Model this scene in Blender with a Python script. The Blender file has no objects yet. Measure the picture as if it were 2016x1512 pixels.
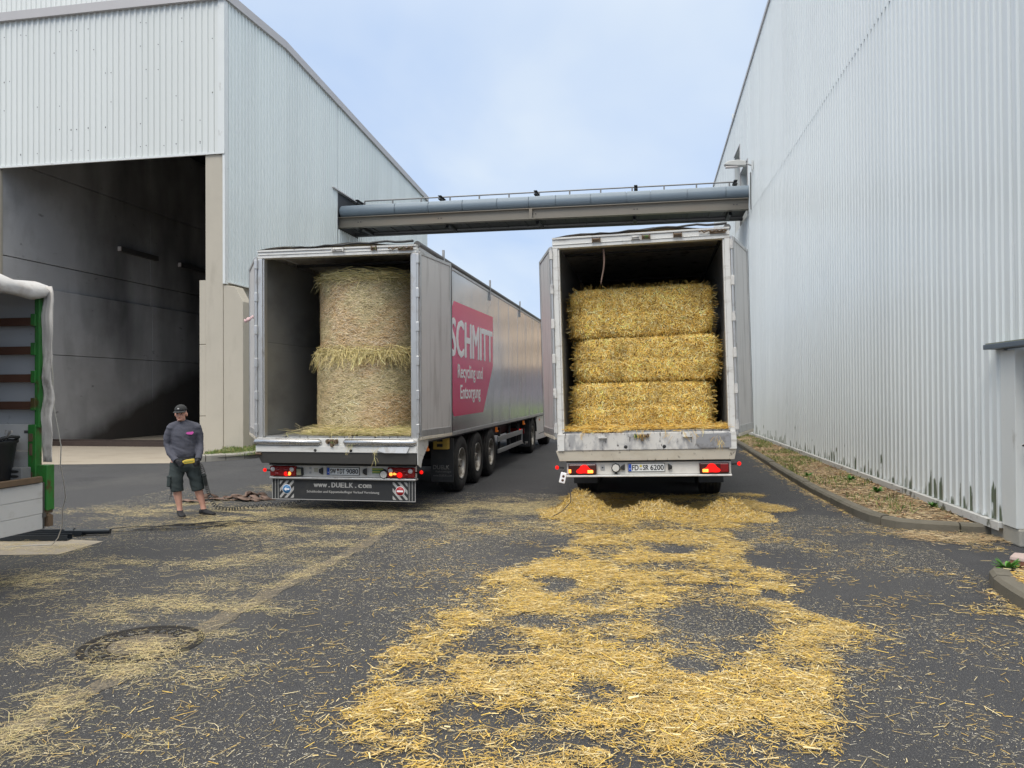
import bpy, bmesh, math, random
import numpy as np
from mathutils import Vector, Matrix, Euler
from math import radians as R, sin, cos, pi, atan, atan2, sqrt

random.seed(7)
rng = np.random.default_rng(11)
SC = bpy.context.scene
COL = SC.collection

# ------------------------------------------------------------------ camera
CAM_H = 1.85
cam = bpy.data.cameras.new('camera')
cam.sensor_width = 36.0
cam.lens = 1500.0 / 2016.0 * 36.0
cam.clip_start = 0.05
cam.clip_end = 3000.0
cam_o = bpy.data.objects.new('camera', cam)
COL.objects.link(cam_o)
_a, _p, _r = atan(273 / 1500), atan(13 / 1500), R(0.28)
_f = Vector((-sin(_a) * cos(_p), cos(_a) * cos(_p), sin(_p)))
_r0 = Vector((cos(_a), sin(_a), 0))
_u0 = _r0.cross(_f)
_rt = _r0 * cos(_r) - _u0 * sin(_r)
_up = _rt.cross(_f)
cam_o.matrix_world = Matrix(((_rt.x, _up.x, -_f.x, 0), (_rt.y, _up.y, -_f.y, 0), (_rt.z, _up.z, -_f.z, CAM_H), (0, 0, 0, 1)))
SC.camera = cam_o

# ------------------------------------------------------------------ world, sun, exposure
SUN_EL, SUN_AZ = R(52), R(192)          # azimuth clockwise from +Y: the sun stands behind and a little left of the camera
w = bpy.data.worlds.new('World')
SC.world = w
w.use_nodes = True
nt = w.node_tree
for n in list(nt.nodes):
    nt.nodes.remove(n)
N = nt.nodes.new
out = N('ShaderNodeOutputWorld')
bg = N('ShaderNodeBackground')
bg.inputs['Strength'].default_value = 0.12
sky = N('ShaderNodeTexSky')
sky.sky_type = 'NISHITA'
sky.sun_disc = False
sky.sun_elevation = SUN_EL
sky.sun_rotation = SUN_AZ
sky.air_density = 1.0
sky.dust_density = 1.5
tc = N('ShaderNodeTexCoord')
sep = N('ShaderNodeSeparateXYZ')
nt.links.new(tc.outputs['Generated'], sep.inputs[0])
zc = N('ShaderNodeMath'); zc.operation = 'MAXIMUM'; zc.inputs[1].default_value = 0.0
nt.links.new(sep.outputs['Z'], zc.inputs[0])
za = N('ShaderNodeMath'); za.operation = 'ADD'; za.inputs[1].default_value = 0.35
nt.links.new(zc.outputs[0], za.inputs[0])
dx = N('ShaderNodeMath'); dx.operation = 'DIVIDE'
dy = N('ShaderNodeMath'); dy.operation = 'DIVIDE'
nt.links.new(sep.outputs['X'], dx.inputs[0]); nt.links.new(za.outputs[0], dx.inputs[1])
nt.links.new(sep.outputs['Y'], dy.inputs[0]); nt.links.new(za.outputs[0], dy.inputs[1])
cmb = N('ShaderNodeCombineXYZ')
nt.links.new(dx.outputs[0], cmb.inputs[0]); nt.links.new(dy.outputs[0], cmb.inputs[1])
nz = N('ShaderNodeTexNoise')
nz.inputs['Scale'].default_value = 1.35
nz.inputs['Detail'].default_value = 5.0
nz.inputs['Roughness'].default_value = 0.5
nz.inputs['Distortion'].default_value = 0.3
nt.links.new(cmb.outputs[0], nz.inputs['Vector'])
rp = N('ShaderNodeValToRGB')
rp.color_ramp.elements[0].position = 0.40; rp.color_ramp.elements[0].color = (3.9, 4.95, 6.75, 1)
rp.color_ramp.elements[1].position = 0.60; rp.color_ramp.elements[1].color = (5.2, 5.95, 6.9, 1)
nt.links.new(nz.outputs['Fac'], rp.inputs[0])
# the closed cloud overhead is thicker, whiter and brighter than the thin bluish cloud low down
zen = N('ShaderNodeMapRange')
zen.interpolation_type = 'SMOOTHSTEP'
zen.inputs['From Min'].default_value = 0.42; zen.inputs['From Max'].default_value = 0.95
nt.links.new(zc.outputs[0], zen.inputs['Value'])
mulc = N('ShaderNodeMixRGB')
mulc.inputs[2].default_value = (18.3, 17.7, 16.2, 1)
nt.links.new(zen.outputs[0], mulc.inputs[0]); nt.links.new(rp.outputs[0], mulc.inputs[1])
mx = N('ShaderNodeMixRGB')
mx.inputs[0].default_value = 0.9
nt.links.new(sky.outputs[0], mx.inputs[1]); nt.links.new(mulc.outputs[0], mx.inputs[2])
nt.links.new(mx.outputs[0], bg.inputs['Color'])
nt.links.new(bg.outputs[0], out.inputs['Surface'])

sun = bpy.data.lights.new('sun', 'SUN')
sun.energy = 1.5
sun.angle = R(28)
sun.color = (1.0, 0.96, 0.90)
sun_o = bpy.data.objects.new('sun', sun)
COL.objects.link(sun_o)
_sd = Vector((sin(SUN_AZ) * cos(SUN_EL), cos(SUN_AZ) * cos(SUN_EL), sin(SUN_EL)))
sun_o.rotation_euler = _sd.to_track_quat('Z', 'Y').to_euler()
sun_o.location = (0, -10, 40)

SC.view_settings.view_transform = 'Standard'
SC.view_settings.look = 'None'
SC.view_settings.gamma = 1.0
SC.view_settings.use_curve_mapping = False
SC.view_settings.exposure = 0.28
SC.render.engine = 'CYCLES'
SC.cycles.max_bounces = 8
SC.cycles.use_denoising = True

# ------------------------------------------------------------------ helpers: materials
def M(name, col, rough=0.6, metal=0.0, var=0.12, vscale=2.0, bump=0.0, bscale=60.0, dirt=(), spec=0.5, emit=None, estr=1.0, bvec=None, speck=None):
    """procedural material: base colour with noise variation, layers of stains, fine bump"""
    m = bpy.data.materials.new(name)
    m.use_nodes = True
    t = m.node_tree
    b = t.nodes['Principled BSDF']
    b.inputs['Roughness'].default_value = rough
    b.inputs['Metallic'].default_value = metal
    b.inputs['Specular IOR Level'].default_value = spec
    tcn = t.nodes.new('ShaderNodeTexCoord')
    def noise(scale, vec=(1, 1, 1), detail=6.0, rg=0.6):
        mp = t.nodes.new('ShaderNodeMapping')
        mp.inputs['Scale'].default_value = vec
        t.links.new(tcn.outputs['Object'], mp.inputs['Vector'])
        n = t.nodes.new('ShaderNodeTexNoise')
        n.inputs['Scale'].default_value = scale
        n.inputs['Detail'].default_value = detail
        n.inputs['Roughness'].default_value = rg
        t.links.new(mp.outputs[0], n.inputs['Vector'])
        return n.outputs['Fac']
    def mixc(fac, c1, c2):
        x = t.nodes.new('ShaderNodeMixRGB')
        if hasattr(fac, 'links') or hasattr(fac, 'is_output'):
            t.links.new(fac, x.inputs[0])
        else:
            x.inputs[0].default_value = fac
        for s, c in ((1, c1), (2, c2)):
            if isinstance(c, tuple):
                x.inputs[s].default_value = (c[0], c[1], c[2], 1)
            else:
                t.links.new(c, x.inputs[s])
        return x.outputs[0]
    lo = tuple(c * (1 - var) for c in col)
    hi = tuple(min(1, c * (1 + var)) for c in col)
    c = mixc(noise(vscale), lo, hi)
    if speck:
        sc_, col_, lo_, hi_ = speck
        v = noise(sc_, detail=2.0)
        r = t.nodes.new('ShaderNodeMapRange')
        r.inputs['From Min'].default_value = lo_; r.inputs['From Max'].default_value = hi_
        t.links.new(v, r.inputs['Value'])
        c = mixc(r.outputs[0], c, col_)
    rsock = None
    for d in dirt:
        dcol, lo_, hi_, scale, vec = d[:5]
        r = t.nodes.new('ShaderNodeMapRange')
        r.inputs['From Min'].default_value = lo_; r.inputs['From Max'].default_value = hi_
        r.inputs['To Max'].default_value = d[5] if len(d) > 5 else 0.8
        t.links.new(noise(scale, vec), r.inputs['Value'])
        c = mixc(r.outputs[0], c, dcol)
        rsock = r.outputs[0]
    if isinstance(c, tuple):
        b.inputs['Base Color'].default_value = (*c, 1)
    else:
        t.links.new(c, b.inputs['Base Color'])
    if rsock is not None and rough < 0.5:
        rr = t.nodes.new('ShaderNodeMapRange')
        rr.inputs['To Min'].default_value = rough; rr.inputs['To Max'].default_value = min(0.9, rough + 0.4)
        t.links.new(rsock, rr.inputs['Value'])
        t.links.new(rr.outputs[0], b.inputs['Roughness'])
    if bump:
        bn = t.nodes.new('ShaderNodeBump')
        bn.inputs['Strength'].default_value = bump
        bn.inputs['Distance'].default_value = 0.02
        t.links.new(noise(bscale, bvec or (1, 1, 1), 5.0), bn.inputs['Height'])
        t.links.new(bn.outputs[0], b.inputs['Normal'])
    if emit:
        b.inputs['Emission Color'].default_value = (*emit, 1)
        b.inputs['Emission Strength'].default_value = estr
    return m

def sheet_tone(m, axis, width=1.035, amp=0.035):
    """neighbouring cladding sheets differ a little in tone"""
    t = m.node_tree; b = t.nodes['Principled BSDF']
    src = b.inputs['Base Color'].links[0].from_socket
    tcn = t.nodes.new('ShaderNodeTexCoord'); sp = t.nodes.new('ShaderNodeSeparateXYZ'); t.links.new(tcn.outputs['Object'], sp.inputs[0])
    dv = t.nodes.new('ShaderNodeMath'); dv.operation = 'DIVIDE'; dv.inputs[1].default_value = width; t.links.new(sp.outputs[axis], dv.inputs[0])
    fl = t.nodes.new('ShaderNodeMath'); fl.operation = 'FLOOR'; t.links.new(dv.outputs[0], fl.inputs[0])
    wn = t.nodes.new('ShaderNodeTexWhiteNoise'); wn.noise_dimensions = '1D'; t.links.new(fl.outputs[0], wn.inputs['W'])
    mr = t.nodes.new('ShaderNodeMapRange'); mr.inputs['To Min'].default_value = 1 - amp; mr.inputs['To Max'].default_value = 1 + amp; t.links.new(wn.outputs['Value'], mr.inputs['Value'])
    sc = t.nodes.new('ShaderNodeVectorMath'); sc.operation = 'SCALE'; t.links.new(src, sc.inputs[0]); t.links.new(mr.outputs[0], sc.inputs['Scale'])
    t.links.new(sc.outputs[0], b.inputs['Base Color'])

def tint_mat(name, rough=0.6, spec=0.25, trans=0.0):
    m = bpy.data.materials.new(name)
    m.use_nodes = True
    t = m.node_tree
    b = t.nodes['Principled BSDF']
    at = t.nodes.new('ShaderNodeAttribute')
    at.attribute_name = 'tint'
    t.links.new(at.outputs['Color'], b.inputs['Base Color'])
    b.inputs['Roughness'].default_value = rough
    b.inputs['Specular IOR Level'].default_value = spec
    return m

# ------------------------------------------------------------------ helpers: meshes
class MB:
    def __init__(s):
        s.v, s.f, s.sm, s.mi = [], [], [], []
        s.cur = 0
    def add(s, vs, fs, smooth=False):
        o = len(s.v)
        s.v += [tuple(v) for v in vs]
        for f in fs:
            s.f.append(tuple(i + o for i in f)); s.sm.append(smooth); s.mi.append(s.cur)
        return s
    def box(s, x0, x1, y0, y1, z0, z1, m=None):
        vs = [Vector(p) for p in ((x0, y0, z0), (x1, y0, z0), (x1, y1, z0), (x0, y1, z0), (x0, y0, z1), (x1, y0, z1), (x1, y1, z1), (x0, y1, z1))]
        if m is not None:
            vs = [m @ p for p in vs]
        return s.add(vs, [(0, 3, 2, 1), (4, 5, 6, 7), (0, 1, 5, 4), (1, 2, 6, 5), (2, 3, 7, 6), (3, 0, 4, 7)])
    def bar(s, p0, p1, wx, wz, up=(0, 0, 1)):
        """a rectangular bar from p0 to p1"""
        p0, p1 = Vector(p0), Vector(p1)
        d = (p1 - p0).normalized()
        sd = d.cross(Vector(up))
        if sd.length < 1e-4:
            sd = d.cross(Vector((1, 0, 0)))
        sd.normalize()
        u = sd.cross(d)
        a, b = sd * wx / 2, u * wz / 2
        vs = [p0 - a - b, p0 + a - b, p0 + a + b, p0 - a + b, p1 - a - b, p1 + a - b, p1 + a + b, p1 - a + b]
        return s.add(vs, [(0, 3, 2, 1), (4, 5, 6, 7), (0, 1, 5, 4), (1, 2, 6, 5), (2, 3, 7, 6), (3, 0, 4, 7)][::1])
    def cyl(s, p0, p1, r, seg=12, r1=None, caps=True):
        p0, p1 = Vector(p0), Vector(p1)
        r1 = r if r1 is None else r1
        d = (p1 - p0).normalized()
        a = d.cross(Vector((0, 0, 1)))
        if a.length < 1e-3:
            a = d.cross(Vector((1, 0, 0)))
        a.normalize(); b = d.cross(a)
        vs = []
        for p, q in ((p0, r), (p1, r1)):
            for k in range(seg):
                t = 2 * pi * k / seg
                vs.append(p + (a * cos(t) + b * sin(t)) * q)
        s.add(vs, [(k, (k + 1) % seg, seg + (k + 1) % seg, seg + k) for k in range(seg)], True)
        if caps:
            s.add(vs[:seg], [tuple(range(seg))[::-1]]); s.add(vs[seg:], [tuple(range(seg))])
        return s
    def tube(s, pts, r, seg=8, closed=False):
        pts = [Vector(p) for p in pts]
        rings = []
        prev = None
        n = len(pts)
        for i, p in enumerate(pts):
            d = (pts[min(i + 1, n - 1)] - pts[max(i - 1, 0)])
            if d.length < 1e-9: d = Vector((0, 0, 1))
            d.normalize()
            if prev is None:
                a = d.cross(Vector((0, 0, 1)))
                if a.length < 1e-3: a = d.cross(Vector((1, 0, 0)))
            else:
                a = prev - d * prev.dot(d)
                if a.length < 1e-4: a = d.cross(Vector((0, 0, 1)))
            a.normalize(); prev = a
            b = d.cross(a)
            q = r[i] if isinstance(r, (list, tuple)) else r
            rings.append([p + (a * cos(2 * pi * k / seg) + b * sin(2 * pi * k / seg)) * q for k in range(seg)])
        vs = [v for rg in rings for v in rg]
        fs = []
        for i in range(n - 1):
            for k in range(seg):
                fs.append((i * seg + k, i * seg + (k + 1) % seg, (i + 1) * seg + (k + 1) % seg, (i + 1) * seg + k))
        s.add(vs, fs, True)
        s.add(rings[0], [tuple(range(seg))[::-1]]); s.add(rings[-1], [tuple(range(seg))])
        return s
    def lathe(s, prof, o=(0, 0, 0), ax=(1, 0, 0), seg=32, smooth=True):
        """profile [(a, r)] turned about the axis"""
        o, d = Vector(o), Vector(ax).normalized()
        a = d.cross(Vector((0, 0, 1)))
        if a.length < 1e-3: a = Vector((1, 0, 0))
        a.normalize(); b = d.cross(a)
        vs = []
        for (h, r) in prof:
            for k in range(seg):
                t = 2 * pi * k / seg
                vs.append(o + d * h + (a * cos(t) + b * sin(t)) * r)
        fs = []
        for i in range(len(prof) - 1):
            for k in range(seg):
                fs.append((i * seg + k, i * seg + (k + 1) % seg, (i + 1) * seg + (k + 1) % seg, (i + 1) * seg + k))
        return s.add(vs, fs, smooth)
    def prism(s, poly, f0, f1):
        """poly: 2D points; f0/f1 map a 2D point to 3D at both ends"""
        n = len(poly)
        vs = [Vector(f0(*p)) for p in poly] + [Vector(f1(*p)) for p in poly]
        fs = [tuple(range(n))[::-1], tuple(range(n, 2 * n))] + [(k, (k + 1) % n, n + (k + 1) % n, n + k) for k in range(n)]
        return s.add(vs, fs)
    def ellipsoid(s, c, rx, ry, rz, seg=14, ring=9):
        c = Vector(c)
        vs = [c + Vector((0, 0, -rz))]
        for i in range(1, ring):
            ph = -pi / 2 + pi * i / ring
            for k in range(seg):
                t = 2 * pi * k / seg
                vs.append(c + Vector((rx * cos(ph) * cos(t), ry * cos(ph) * sin(t), rz * sin(ph))))
        vs.append(c + Vector((0, 0, rz)))
        fs = [(0, 1 + (k + 1) % seg, 1 + k) for k in range(seg)]
        for i in range(ring - 2):
            for k in range(seg):
                a = 1 + i * seg
                fs.append((a + k, a + (k + 1) % seg, a + seg + (k + 1) % seg, a + seg + k))
        l = len(vs) - 1; a = 1 + (ring - 2) * seg
        fs += [(l, a + k, a + (k + 1) % seg) for k in range(seg)]
        return s.add(vs, fs, True)
    def mesh(s, name, mats, fix=True):
        me = bpy.data.meshes.new(name)
        me.from_pydata([tuple(v) for v in s.v], [], s.f)
        mats = mats if isinstance(mats, (list, tuple)) else [mats]
        for m in mats: me.materials.append(m)
        me.polygons.foreach_set('use_smooth', s.sm)
        me.polygons.foreach_set('material_index', s.mi)
        if fix:
            bm = bmesh.new(); bm.from_mesh(me)
            bmesh.ops.recalc_face_normals(bm, faces=bm.faces)
            bm.to_mesh(me); bm.free()
        me.update()
        return me

def ob(name, data, parent=None, loc=(0, 0, 0), rot=(0, 0, 0), bevel=0.0, kind=None):
    o = bpy.data.objects.new(name, data)
    COL.objects.link(o)
    if parent is not None: o.parent = parent
    o.location = loc; o.rotation_euler = rot
    if bevel:
        bv = o.modifiers.new('bevel', 'BEVEL')
        bv.width = bevel; bv.segments = 2; bv.limit_method = 'ANGLE'; bv.angle_limit = R(40)
    if kind: o['kind'] = kind
    return o

def part(name, mb, mats, parent=None, loc=(0, 0, 0), rot=(0, 0, 0), bevel=0.0, kind=None):
    return ob(name, mb.mesh(name, mats), parent, loc, rot, bevel, kind)

def tag(o, label, cat=None, group=None, kind=None):
    o['label'] = label
    if cat: o['category'] = cat
    if group: o['group'] = group
    if kind: o['kind'] = kind
    return o

def thing(name, label, cat, loc=(0, 0, 0), rot=(0, 0, 0), group=None, kind=None):
    o = bpy.data.objects.new(name, None)
    COL.objects.link(o)
    o.empty_display_size = 0.2
    o.location = loc; o.rotation_euler = rot
    return tag(o, label, cat, group, kind)

def clone(o, parent, loc=None, rot=None):
    c = o.copy(); COL.objects.link(c); c.parent = parent
    if loc is not None: c.location = loc
    if rot is not None: c.rotation_euler = rot
    return c

def clone_tree(o, parent, loc=None, rot=None):
    c = clone(o, parent, loc, rot)
    for ch in list(o.children):
        clone_tree(ch, c)
    return c

_DG = None
def text(name, body, m, parent, loc, rot, w_=None, h_=None, depth=0.0015, bold=0.0, font_space=1.0, heavy=0.0):
    cu = bpy.data.curves.new(name, 'FONT')
    cu.body = body; cu.size = 1.0; cu.offset = bold; cu.space_character = font_space
    cu.resolution_u = 3
    t = bpy.data.objects.new(name, cu); COL.objects.link(t)
    dg = bpy.context.evaluated_depsgraph_get(); dg.update()
    me = bpy.data.meshes.new_from_object(t.evaluated_get(dg))
    bpy.data.objects.remove(t); bpy.data.curves.remove(cu)
    co = np.empty(len(me.vertices) * 3); me.vertices.foreach_get('co', co); co = co.reshape(-1, 3)
    mn, mxx = co.min(0), co.max(0)
    sx = (w_ / (mxx[0] - mn[0])) if w_ else None
    sy = (h_ / (mxx[1] - mn[1])) if h_ else None
    sx = sx or sy; sy = sy or sx
    co[:, 0] = (co[:, 0] - mn[0]) * sx; co[:, 1] = (co[:, 1] - mn[1]) * sy; co[:, 2] = 0
    me.vertices.foreach_set('co', co.ravel())
    bm = bmesh.new(); bm.from_mesh(me)
    g = bmesh.ops.extrude_face_region(bm, geom=list(bm.faces))
    bmesh.ops.translate(bm, verts=[v for v in g['geom'] if isinstance(v, bmesh.types.BMVert)], vec=(0, 0, depth))
    bmesh.ops.recalc_face_normals(bm, faces=bm.faces)
    bm.to_mesh(me); bm.free()
    if heavy:       # a heavier cut: the same letter shifted sideways and up a touch, each copy a hair prouder
        bm = bmesh.new()
        n0 = len(me.vertices)
        for k, (ax, ay) in enumerate(((0, 0), (heavy, 0), (-heavy, 0), (heavy * 0.5, heavy * 0.4), (-heavy * 0.5, -heavy * 0.4))):
            bm.from_mesh(me)
            bm.verts.ensure_lookup_table()
            for v in bm.verts[-n0:]:
                v.co.x += ax; v.co.y += ay; v.co.z += 0.0006 * k
        bm.to_mesh(me); bm.free()
    me.materials.clear(); me.materials.append(m); me.name = name
    return ob(name, me, parent, loc, rot)

def np_mesh(name, V, Q, mats, tint=None, smooth=False):
    me = bpy.data.meshes.new(name)
    V = np.ascontiguousarray(V, dtype=np.float32).reshape(-1, 3); Q = np.ascontiguousarray(Q, dtype=np.int32).reshape(-1, 4)
    me.vertices.add(len(V)); me.vertices.foreach_set('co', V.ravel())
    me.loops.add(len(Q) * 4); me.loops.foreach_set('vertex_index', Q.ravel())
    me.polygons.add(len(Q)); me.polygons.foreach_set('loop_start', np.arange(0, len(Q) * 4, 4, dtype=np.int32))
    me.update(calc_edges=True)
    if smooth: me.polygons.foreach_set('use_smooth', np.ones(len(Q), dtype=bool))
    for m in (mats if isinstance(mats, (list, tuple)) else [mats]): me.materials.append(m)
    if tint is not None:
        ca = me.color_attributes.new('tint', 'FLOAT_COLOR', 'POINT')
        c = np.ones((len(V), 4), dtype=np.float32); c[:, :3] = tint
        ca.data.foreach_set('color', c.ravel())
    return me

def unit(a):
    return a / np.maximum(np.linalg.norm(a, axis=-1, keepdims=True), 1e-9)

def ribbons(P, T, Nn, L, W, bend=0.0, curl=0.0, nseg=1, ridge=0.35):
    """folded strips: P centre, T direction, Nn up; returns verts, quads, verts per strip"""
    n = len(P)
    T = unit(T); S = unit(np.cross(T, Nn)); U = unit(np.cross(S, T))
    L = np.broadcast_to(np.asarray(L, float), (n,)); W = np.broadcast_to(np.asarray(W, float), (n,))
    bend = np.broadcast_to(np.asarray(bend, float), (n,)); curl = np.broadcast_to(np.asarray(curl, float), (n,))
    st = np.linspace(-0.5, 0.5, nseg + 1)
    V = np.empty((n, nseg + 1, 3, 3))
    for j, s_ in enumerate(st):
        c = P + T * (L * s_)[:, None] + U * (bend * L * (0.25 - s_ * s_))[:, None] + S * (curl * L * (0.25 - s_ * s_))[:, None]
        V[:, j, 0] = c - S * (W / 2)[:, None]
        V[:, j, 1] = c + U * (W * ridge)[:, None]
        V[:, j, 2] = c + S * (W / 2)[:, None]
    k = (nseg + 1) * 3
    q = []
    for j in range(nseg):
        a = j * 3
        q += [(a, a + 1, a + 4, a + 3), (a + 1, a + 2, a + 5, a + 4)]
    Q = (np.array(q)[None] + (np.arange(n) * k)[:, None, None]).reshape(-1, 4)
    return V.reshape(-1, 3), Q, k

def pick(cols, n, jit=0.14, weights=None):
    cols = np.array(cols, float)
    i = rng.choice(len(cols), n, p=weights)
    return np.clip(cols[i] * (1 + rng.normal(0, jit, (n, 1))), 0.01, 1)

def strand_obj(name, sets, m, parent=None, kind='stuff'):
    """sets: list of (V, Q, k, tint per strip) joined into one stuff object"""
    Vs, Qs, Ts, o = [], [], [], 0
    for V, Q, k, c in sets:
        Vs.append(V); Qs.append(Q + o); Ts.append(np.repeat(c, k, axis=0)); o += len(V)
    me = np_mesh(name, np.concatenate(Vs), np.concatenate(Qs), m, np.concatenate(Ts))
    return ob(name, me, parent, kind=kind)

_PERM = rng.random((256, 256))
def vnoise(x, y):
    x = np.asarray(x) + 1000.0; y = np.asarray(y) + 1000.0
    xi = np.floor(x).astype(int); yi = np.floor(y).astype(int)
    fx = x - xi; fy = y - yi
    fx = fx * fx * (3 - 2 * fx); fy = fy * fy * (3 - 2 * fy)
    g = lambda a, b: _PERM[a % 256, b % 256]
    return (g(xi, yi) * (1 - fx) + g(xi + 1, yi) * fx) * (1 - fy) + (g(xi, yi + 1) * (1 - fx) + g(xi + 1, yi + 1) * fx) * fy

def fbm(x, y, oct_=4):
    s, a, t = 0, 0.5, 0
    for i in range(oct_):
        s = s + a * vnoise(x * 2 ** i + 17.3 * i, y * 2 ** i - 9.1 * i); t += a; a *= 0.55
    return s / t

def smooth(a, b, x):
    t = np.clip((x - a) / (b - a), 0, 1)
    return t * t * (3 - 2 * t)

# ------------------------------------------------------------------ materials
mt = {}
mt['asphalt'] = M('asphalt', (0.056, 0.056, 0.060), 0.82, var=0.25, vscale=0.7, bump=0.9, bscale=120, spec=0.35,
                  dirt=[((0.030, 0.030, 0.033), 0.55, 0.75, 0.45, (1, 1, 1), 0.7), ((0.125, 0.12, 0.112), 0.50, 0.80, 0.6, (1, 0.5, 1), 0.55), ((0.02, 0.02, 0.022), 0.70, 0.76, 1.9, (1, 1, 1), 0.6)], speck=(115.0, (0.24, 0.235, 0.22), 0.56, 0.76))
mt['asphalt_seam'] = M('worn_asphalt_strip', (0.175, 0.148, 0.11), 0.95, spec=0.15, var=0.3, vscale=6, bump=0.4, bscale=160, speck=(60.0, (0.07, 0.068, 0.065), 0.45, 0.65), dirt=[((0.06,0.06,0.062), 0.50, 0.66, 3.5, (1, 0.5, 1), 0.6)])
mt['apron'] = M('apron_concrete', (0.34, 0.295, 0.235), 0.85, var=0.15, vscale=1.5, bump=0.2, bscale=90, dirt=[((0.2, 0.16, 0.11), 0.55, 0.8, 0.8, (1, 1, 1), 0.6)])
mt['concrete'] = M('concrete', (0.45, 0.41, 0.34), 0.85, var=0.1, vscale=1.2, bump=0.25, bscale=50,
                   dirt=[((0.22, 0.19, 0.145), 0.55, 0.8, 1.1, (1.6, 1.6, 0.35), 0.55), ((0.15, 0.12, 0.07), 0.68, 0.8, 3.0, (2, 2, 0.5), 0.4)])
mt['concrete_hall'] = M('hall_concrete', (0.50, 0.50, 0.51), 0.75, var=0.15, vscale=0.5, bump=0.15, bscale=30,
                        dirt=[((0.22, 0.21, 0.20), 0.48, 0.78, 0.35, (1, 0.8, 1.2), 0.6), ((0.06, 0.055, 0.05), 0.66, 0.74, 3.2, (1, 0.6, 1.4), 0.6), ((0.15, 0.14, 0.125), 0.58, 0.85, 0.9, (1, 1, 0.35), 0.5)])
mt['hall_soot_gloom'] = M('soot_gloom_concrete', (0.20, 0.20, 0.205), 0.8, var=0.25, vscale=0.5, bump=0.1, bscale=30, dirt=[((0.05, 0.048, 0.046), 0.42, 0.7, 0.4, (1, 0.5, 0.8), 0.8)])  # soot plus the dimness deep in the hall, painted into the colour
mt['cladding'] = M('white_cladding', (0.665, 0.685, 0.665), 0.36, var=0.03, vscale=0.35, spec=0.5, bump=0.02, bscale=3,
                   dirt=[((0.52, 0.54, 0.52), 0.55, 0.9, 0.7, (3, 3, 0.12), 0.35)])
mt['cladding_side'] = M('pale_cladding', (0.72, 0.765, 0.755), 0.34, var=0.03, vscale=0.35, spec=0.5,
                        dirt=[((0.50, 0.53, 0.52), 0.55, 0.9, 0.7, (3, 3, 0.12), 0.3)])
mt['trim'] = M('trim_metal', (0.46, 0.44, 0.435), 0.5, 0.2, var=0.06)
mt['flash'] = M('flashing', (0.66, 0.68, 0.67), 0.45, var=0.05, vscale=2, dirt=[((0.25, 0.23, 0.19), 0.62, 0.75, 4.0, (1, 1, 0.4), 0.6)])
mt['grey_edge'] = M('grey_edge', (0.10, 0.125, 0.155), 0.45, 0.1)
mt['dark'] = M('dark_steel', (0.03, 0.031, 0.034), 0.6, 0.2, var=0.2)
mt['black'] = M('black_rubber', (0.018, 0.018, 0.019), 0.7, var=0.2, vscale=6, bump=0.1, bscale=80)
mt['tyre'] = M('tyre_rubber', (0.022, 0.021, 0.02), 0.8, var=0.3, vscale=5, bump=0.2, bscale=60, dirt=[((0.08, 0.07, 0.055), 0.5, 0.8, 5.0, (1, 1, 1), 0.5)])
mt['rim'] = M('rim_steel', (0.42, 0.40, 0.36), 0.45, 0.7, var=0.2, dirt=[((0.10, 0.07, 0.045), 0.45, 0.7, 6.0, (1, 1, 1), 0.8)])
mt['steel_blue'] = M('galvanised_pipe', (0.17, 0.215, 0.26), 0.5, 0.0, var=0.08, vscale=1.5)
mt['galv'] = M('galvanised_steel', (0.43, 0.43, 0.43), 0.45, 0.7, var=0.12, vscale=4)
mt['grey_rail'] = M('grey_rail', (0.22, 0.22, 0.22), 0.5, 0.3)
mt['beam'] = M('painted_beam', (0.20, 0.18, 0.15), 0.5, 0.3, var=0.08, dirt=[((0.22, 0.15, 0.09), 0.5, 0.8, 1.0, (0.4, 1, 1), 0.5)])
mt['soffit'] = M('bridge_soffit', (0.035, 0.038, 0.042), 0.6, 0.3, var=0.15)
mt['alu'] = M('aluminium_panel', (0.62, 0.62, 0.625), 0.20, 0.92, var=0.05, vscale=0.8, bump=0.16, bscale=1.0, bvec=(1, 9.0, 0.12),
              dirt=[((0.34, 0.33, 0.32), 0.5, 0.85, 1.6, (1, 1.2, 0.4), 0.45)])
mt['alu_door'] = M('door_panel', (0.68, 0.655, 0.635), 0.5, 0.45, var=0.08, vscale=1.5, bump=0.05, bscale=20,
                   dirt=[((0.22, 0.19, 0.165), 0.52, 0.8, 2.2, (2.5, 2.5, 0.35), 0.55), ((0.62, 0.58, 0.52), 0.70, 0.78, 7, (1, 1, 0.5), 0.6)])
mt['alu_in'] = M('inner_lining', (0.34, 0.345, 0.345), 0.42, 0.4, var=0.12, vscale=1.2, bump=0.12, bscale=18, bvec=(1, 0.15, 1.5),
                 dirt=[((0.09, 0.09, 0.088), 0.45, 0.75, 1.1, (1, 0.5, 1), 0.7), ((0.5, 0.5, 0.48), 0.68, 0.74, 5, (1, 0.12, 3.0), 0.5)])
mt['alu_frame'] = M('frame_aluminium', (0.55, 0.545, 0.535), 0.38, 0.65, var=0.08, vscale=5,
                    dirt=[((0.20, 0.17, 0.14), 0.55, 0.75, 7.0, (1, 1, 0.5), 0.65)])
mt['white_dirty'] = M('dirty_white_paint', (0.66, 0.65, 0.62), 0.5, 0.0, var=0.06, vscale=4,
                      dirt=[((0.30, 0.26, 0.21), 0.54, 0.72, 5.5, (0.7, 1, 2.2), 0.6), ((0.12, 0.10, 0.085), 0.66, 0.74, 11, (1, 1, 0.6), 0.8)])
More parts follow.
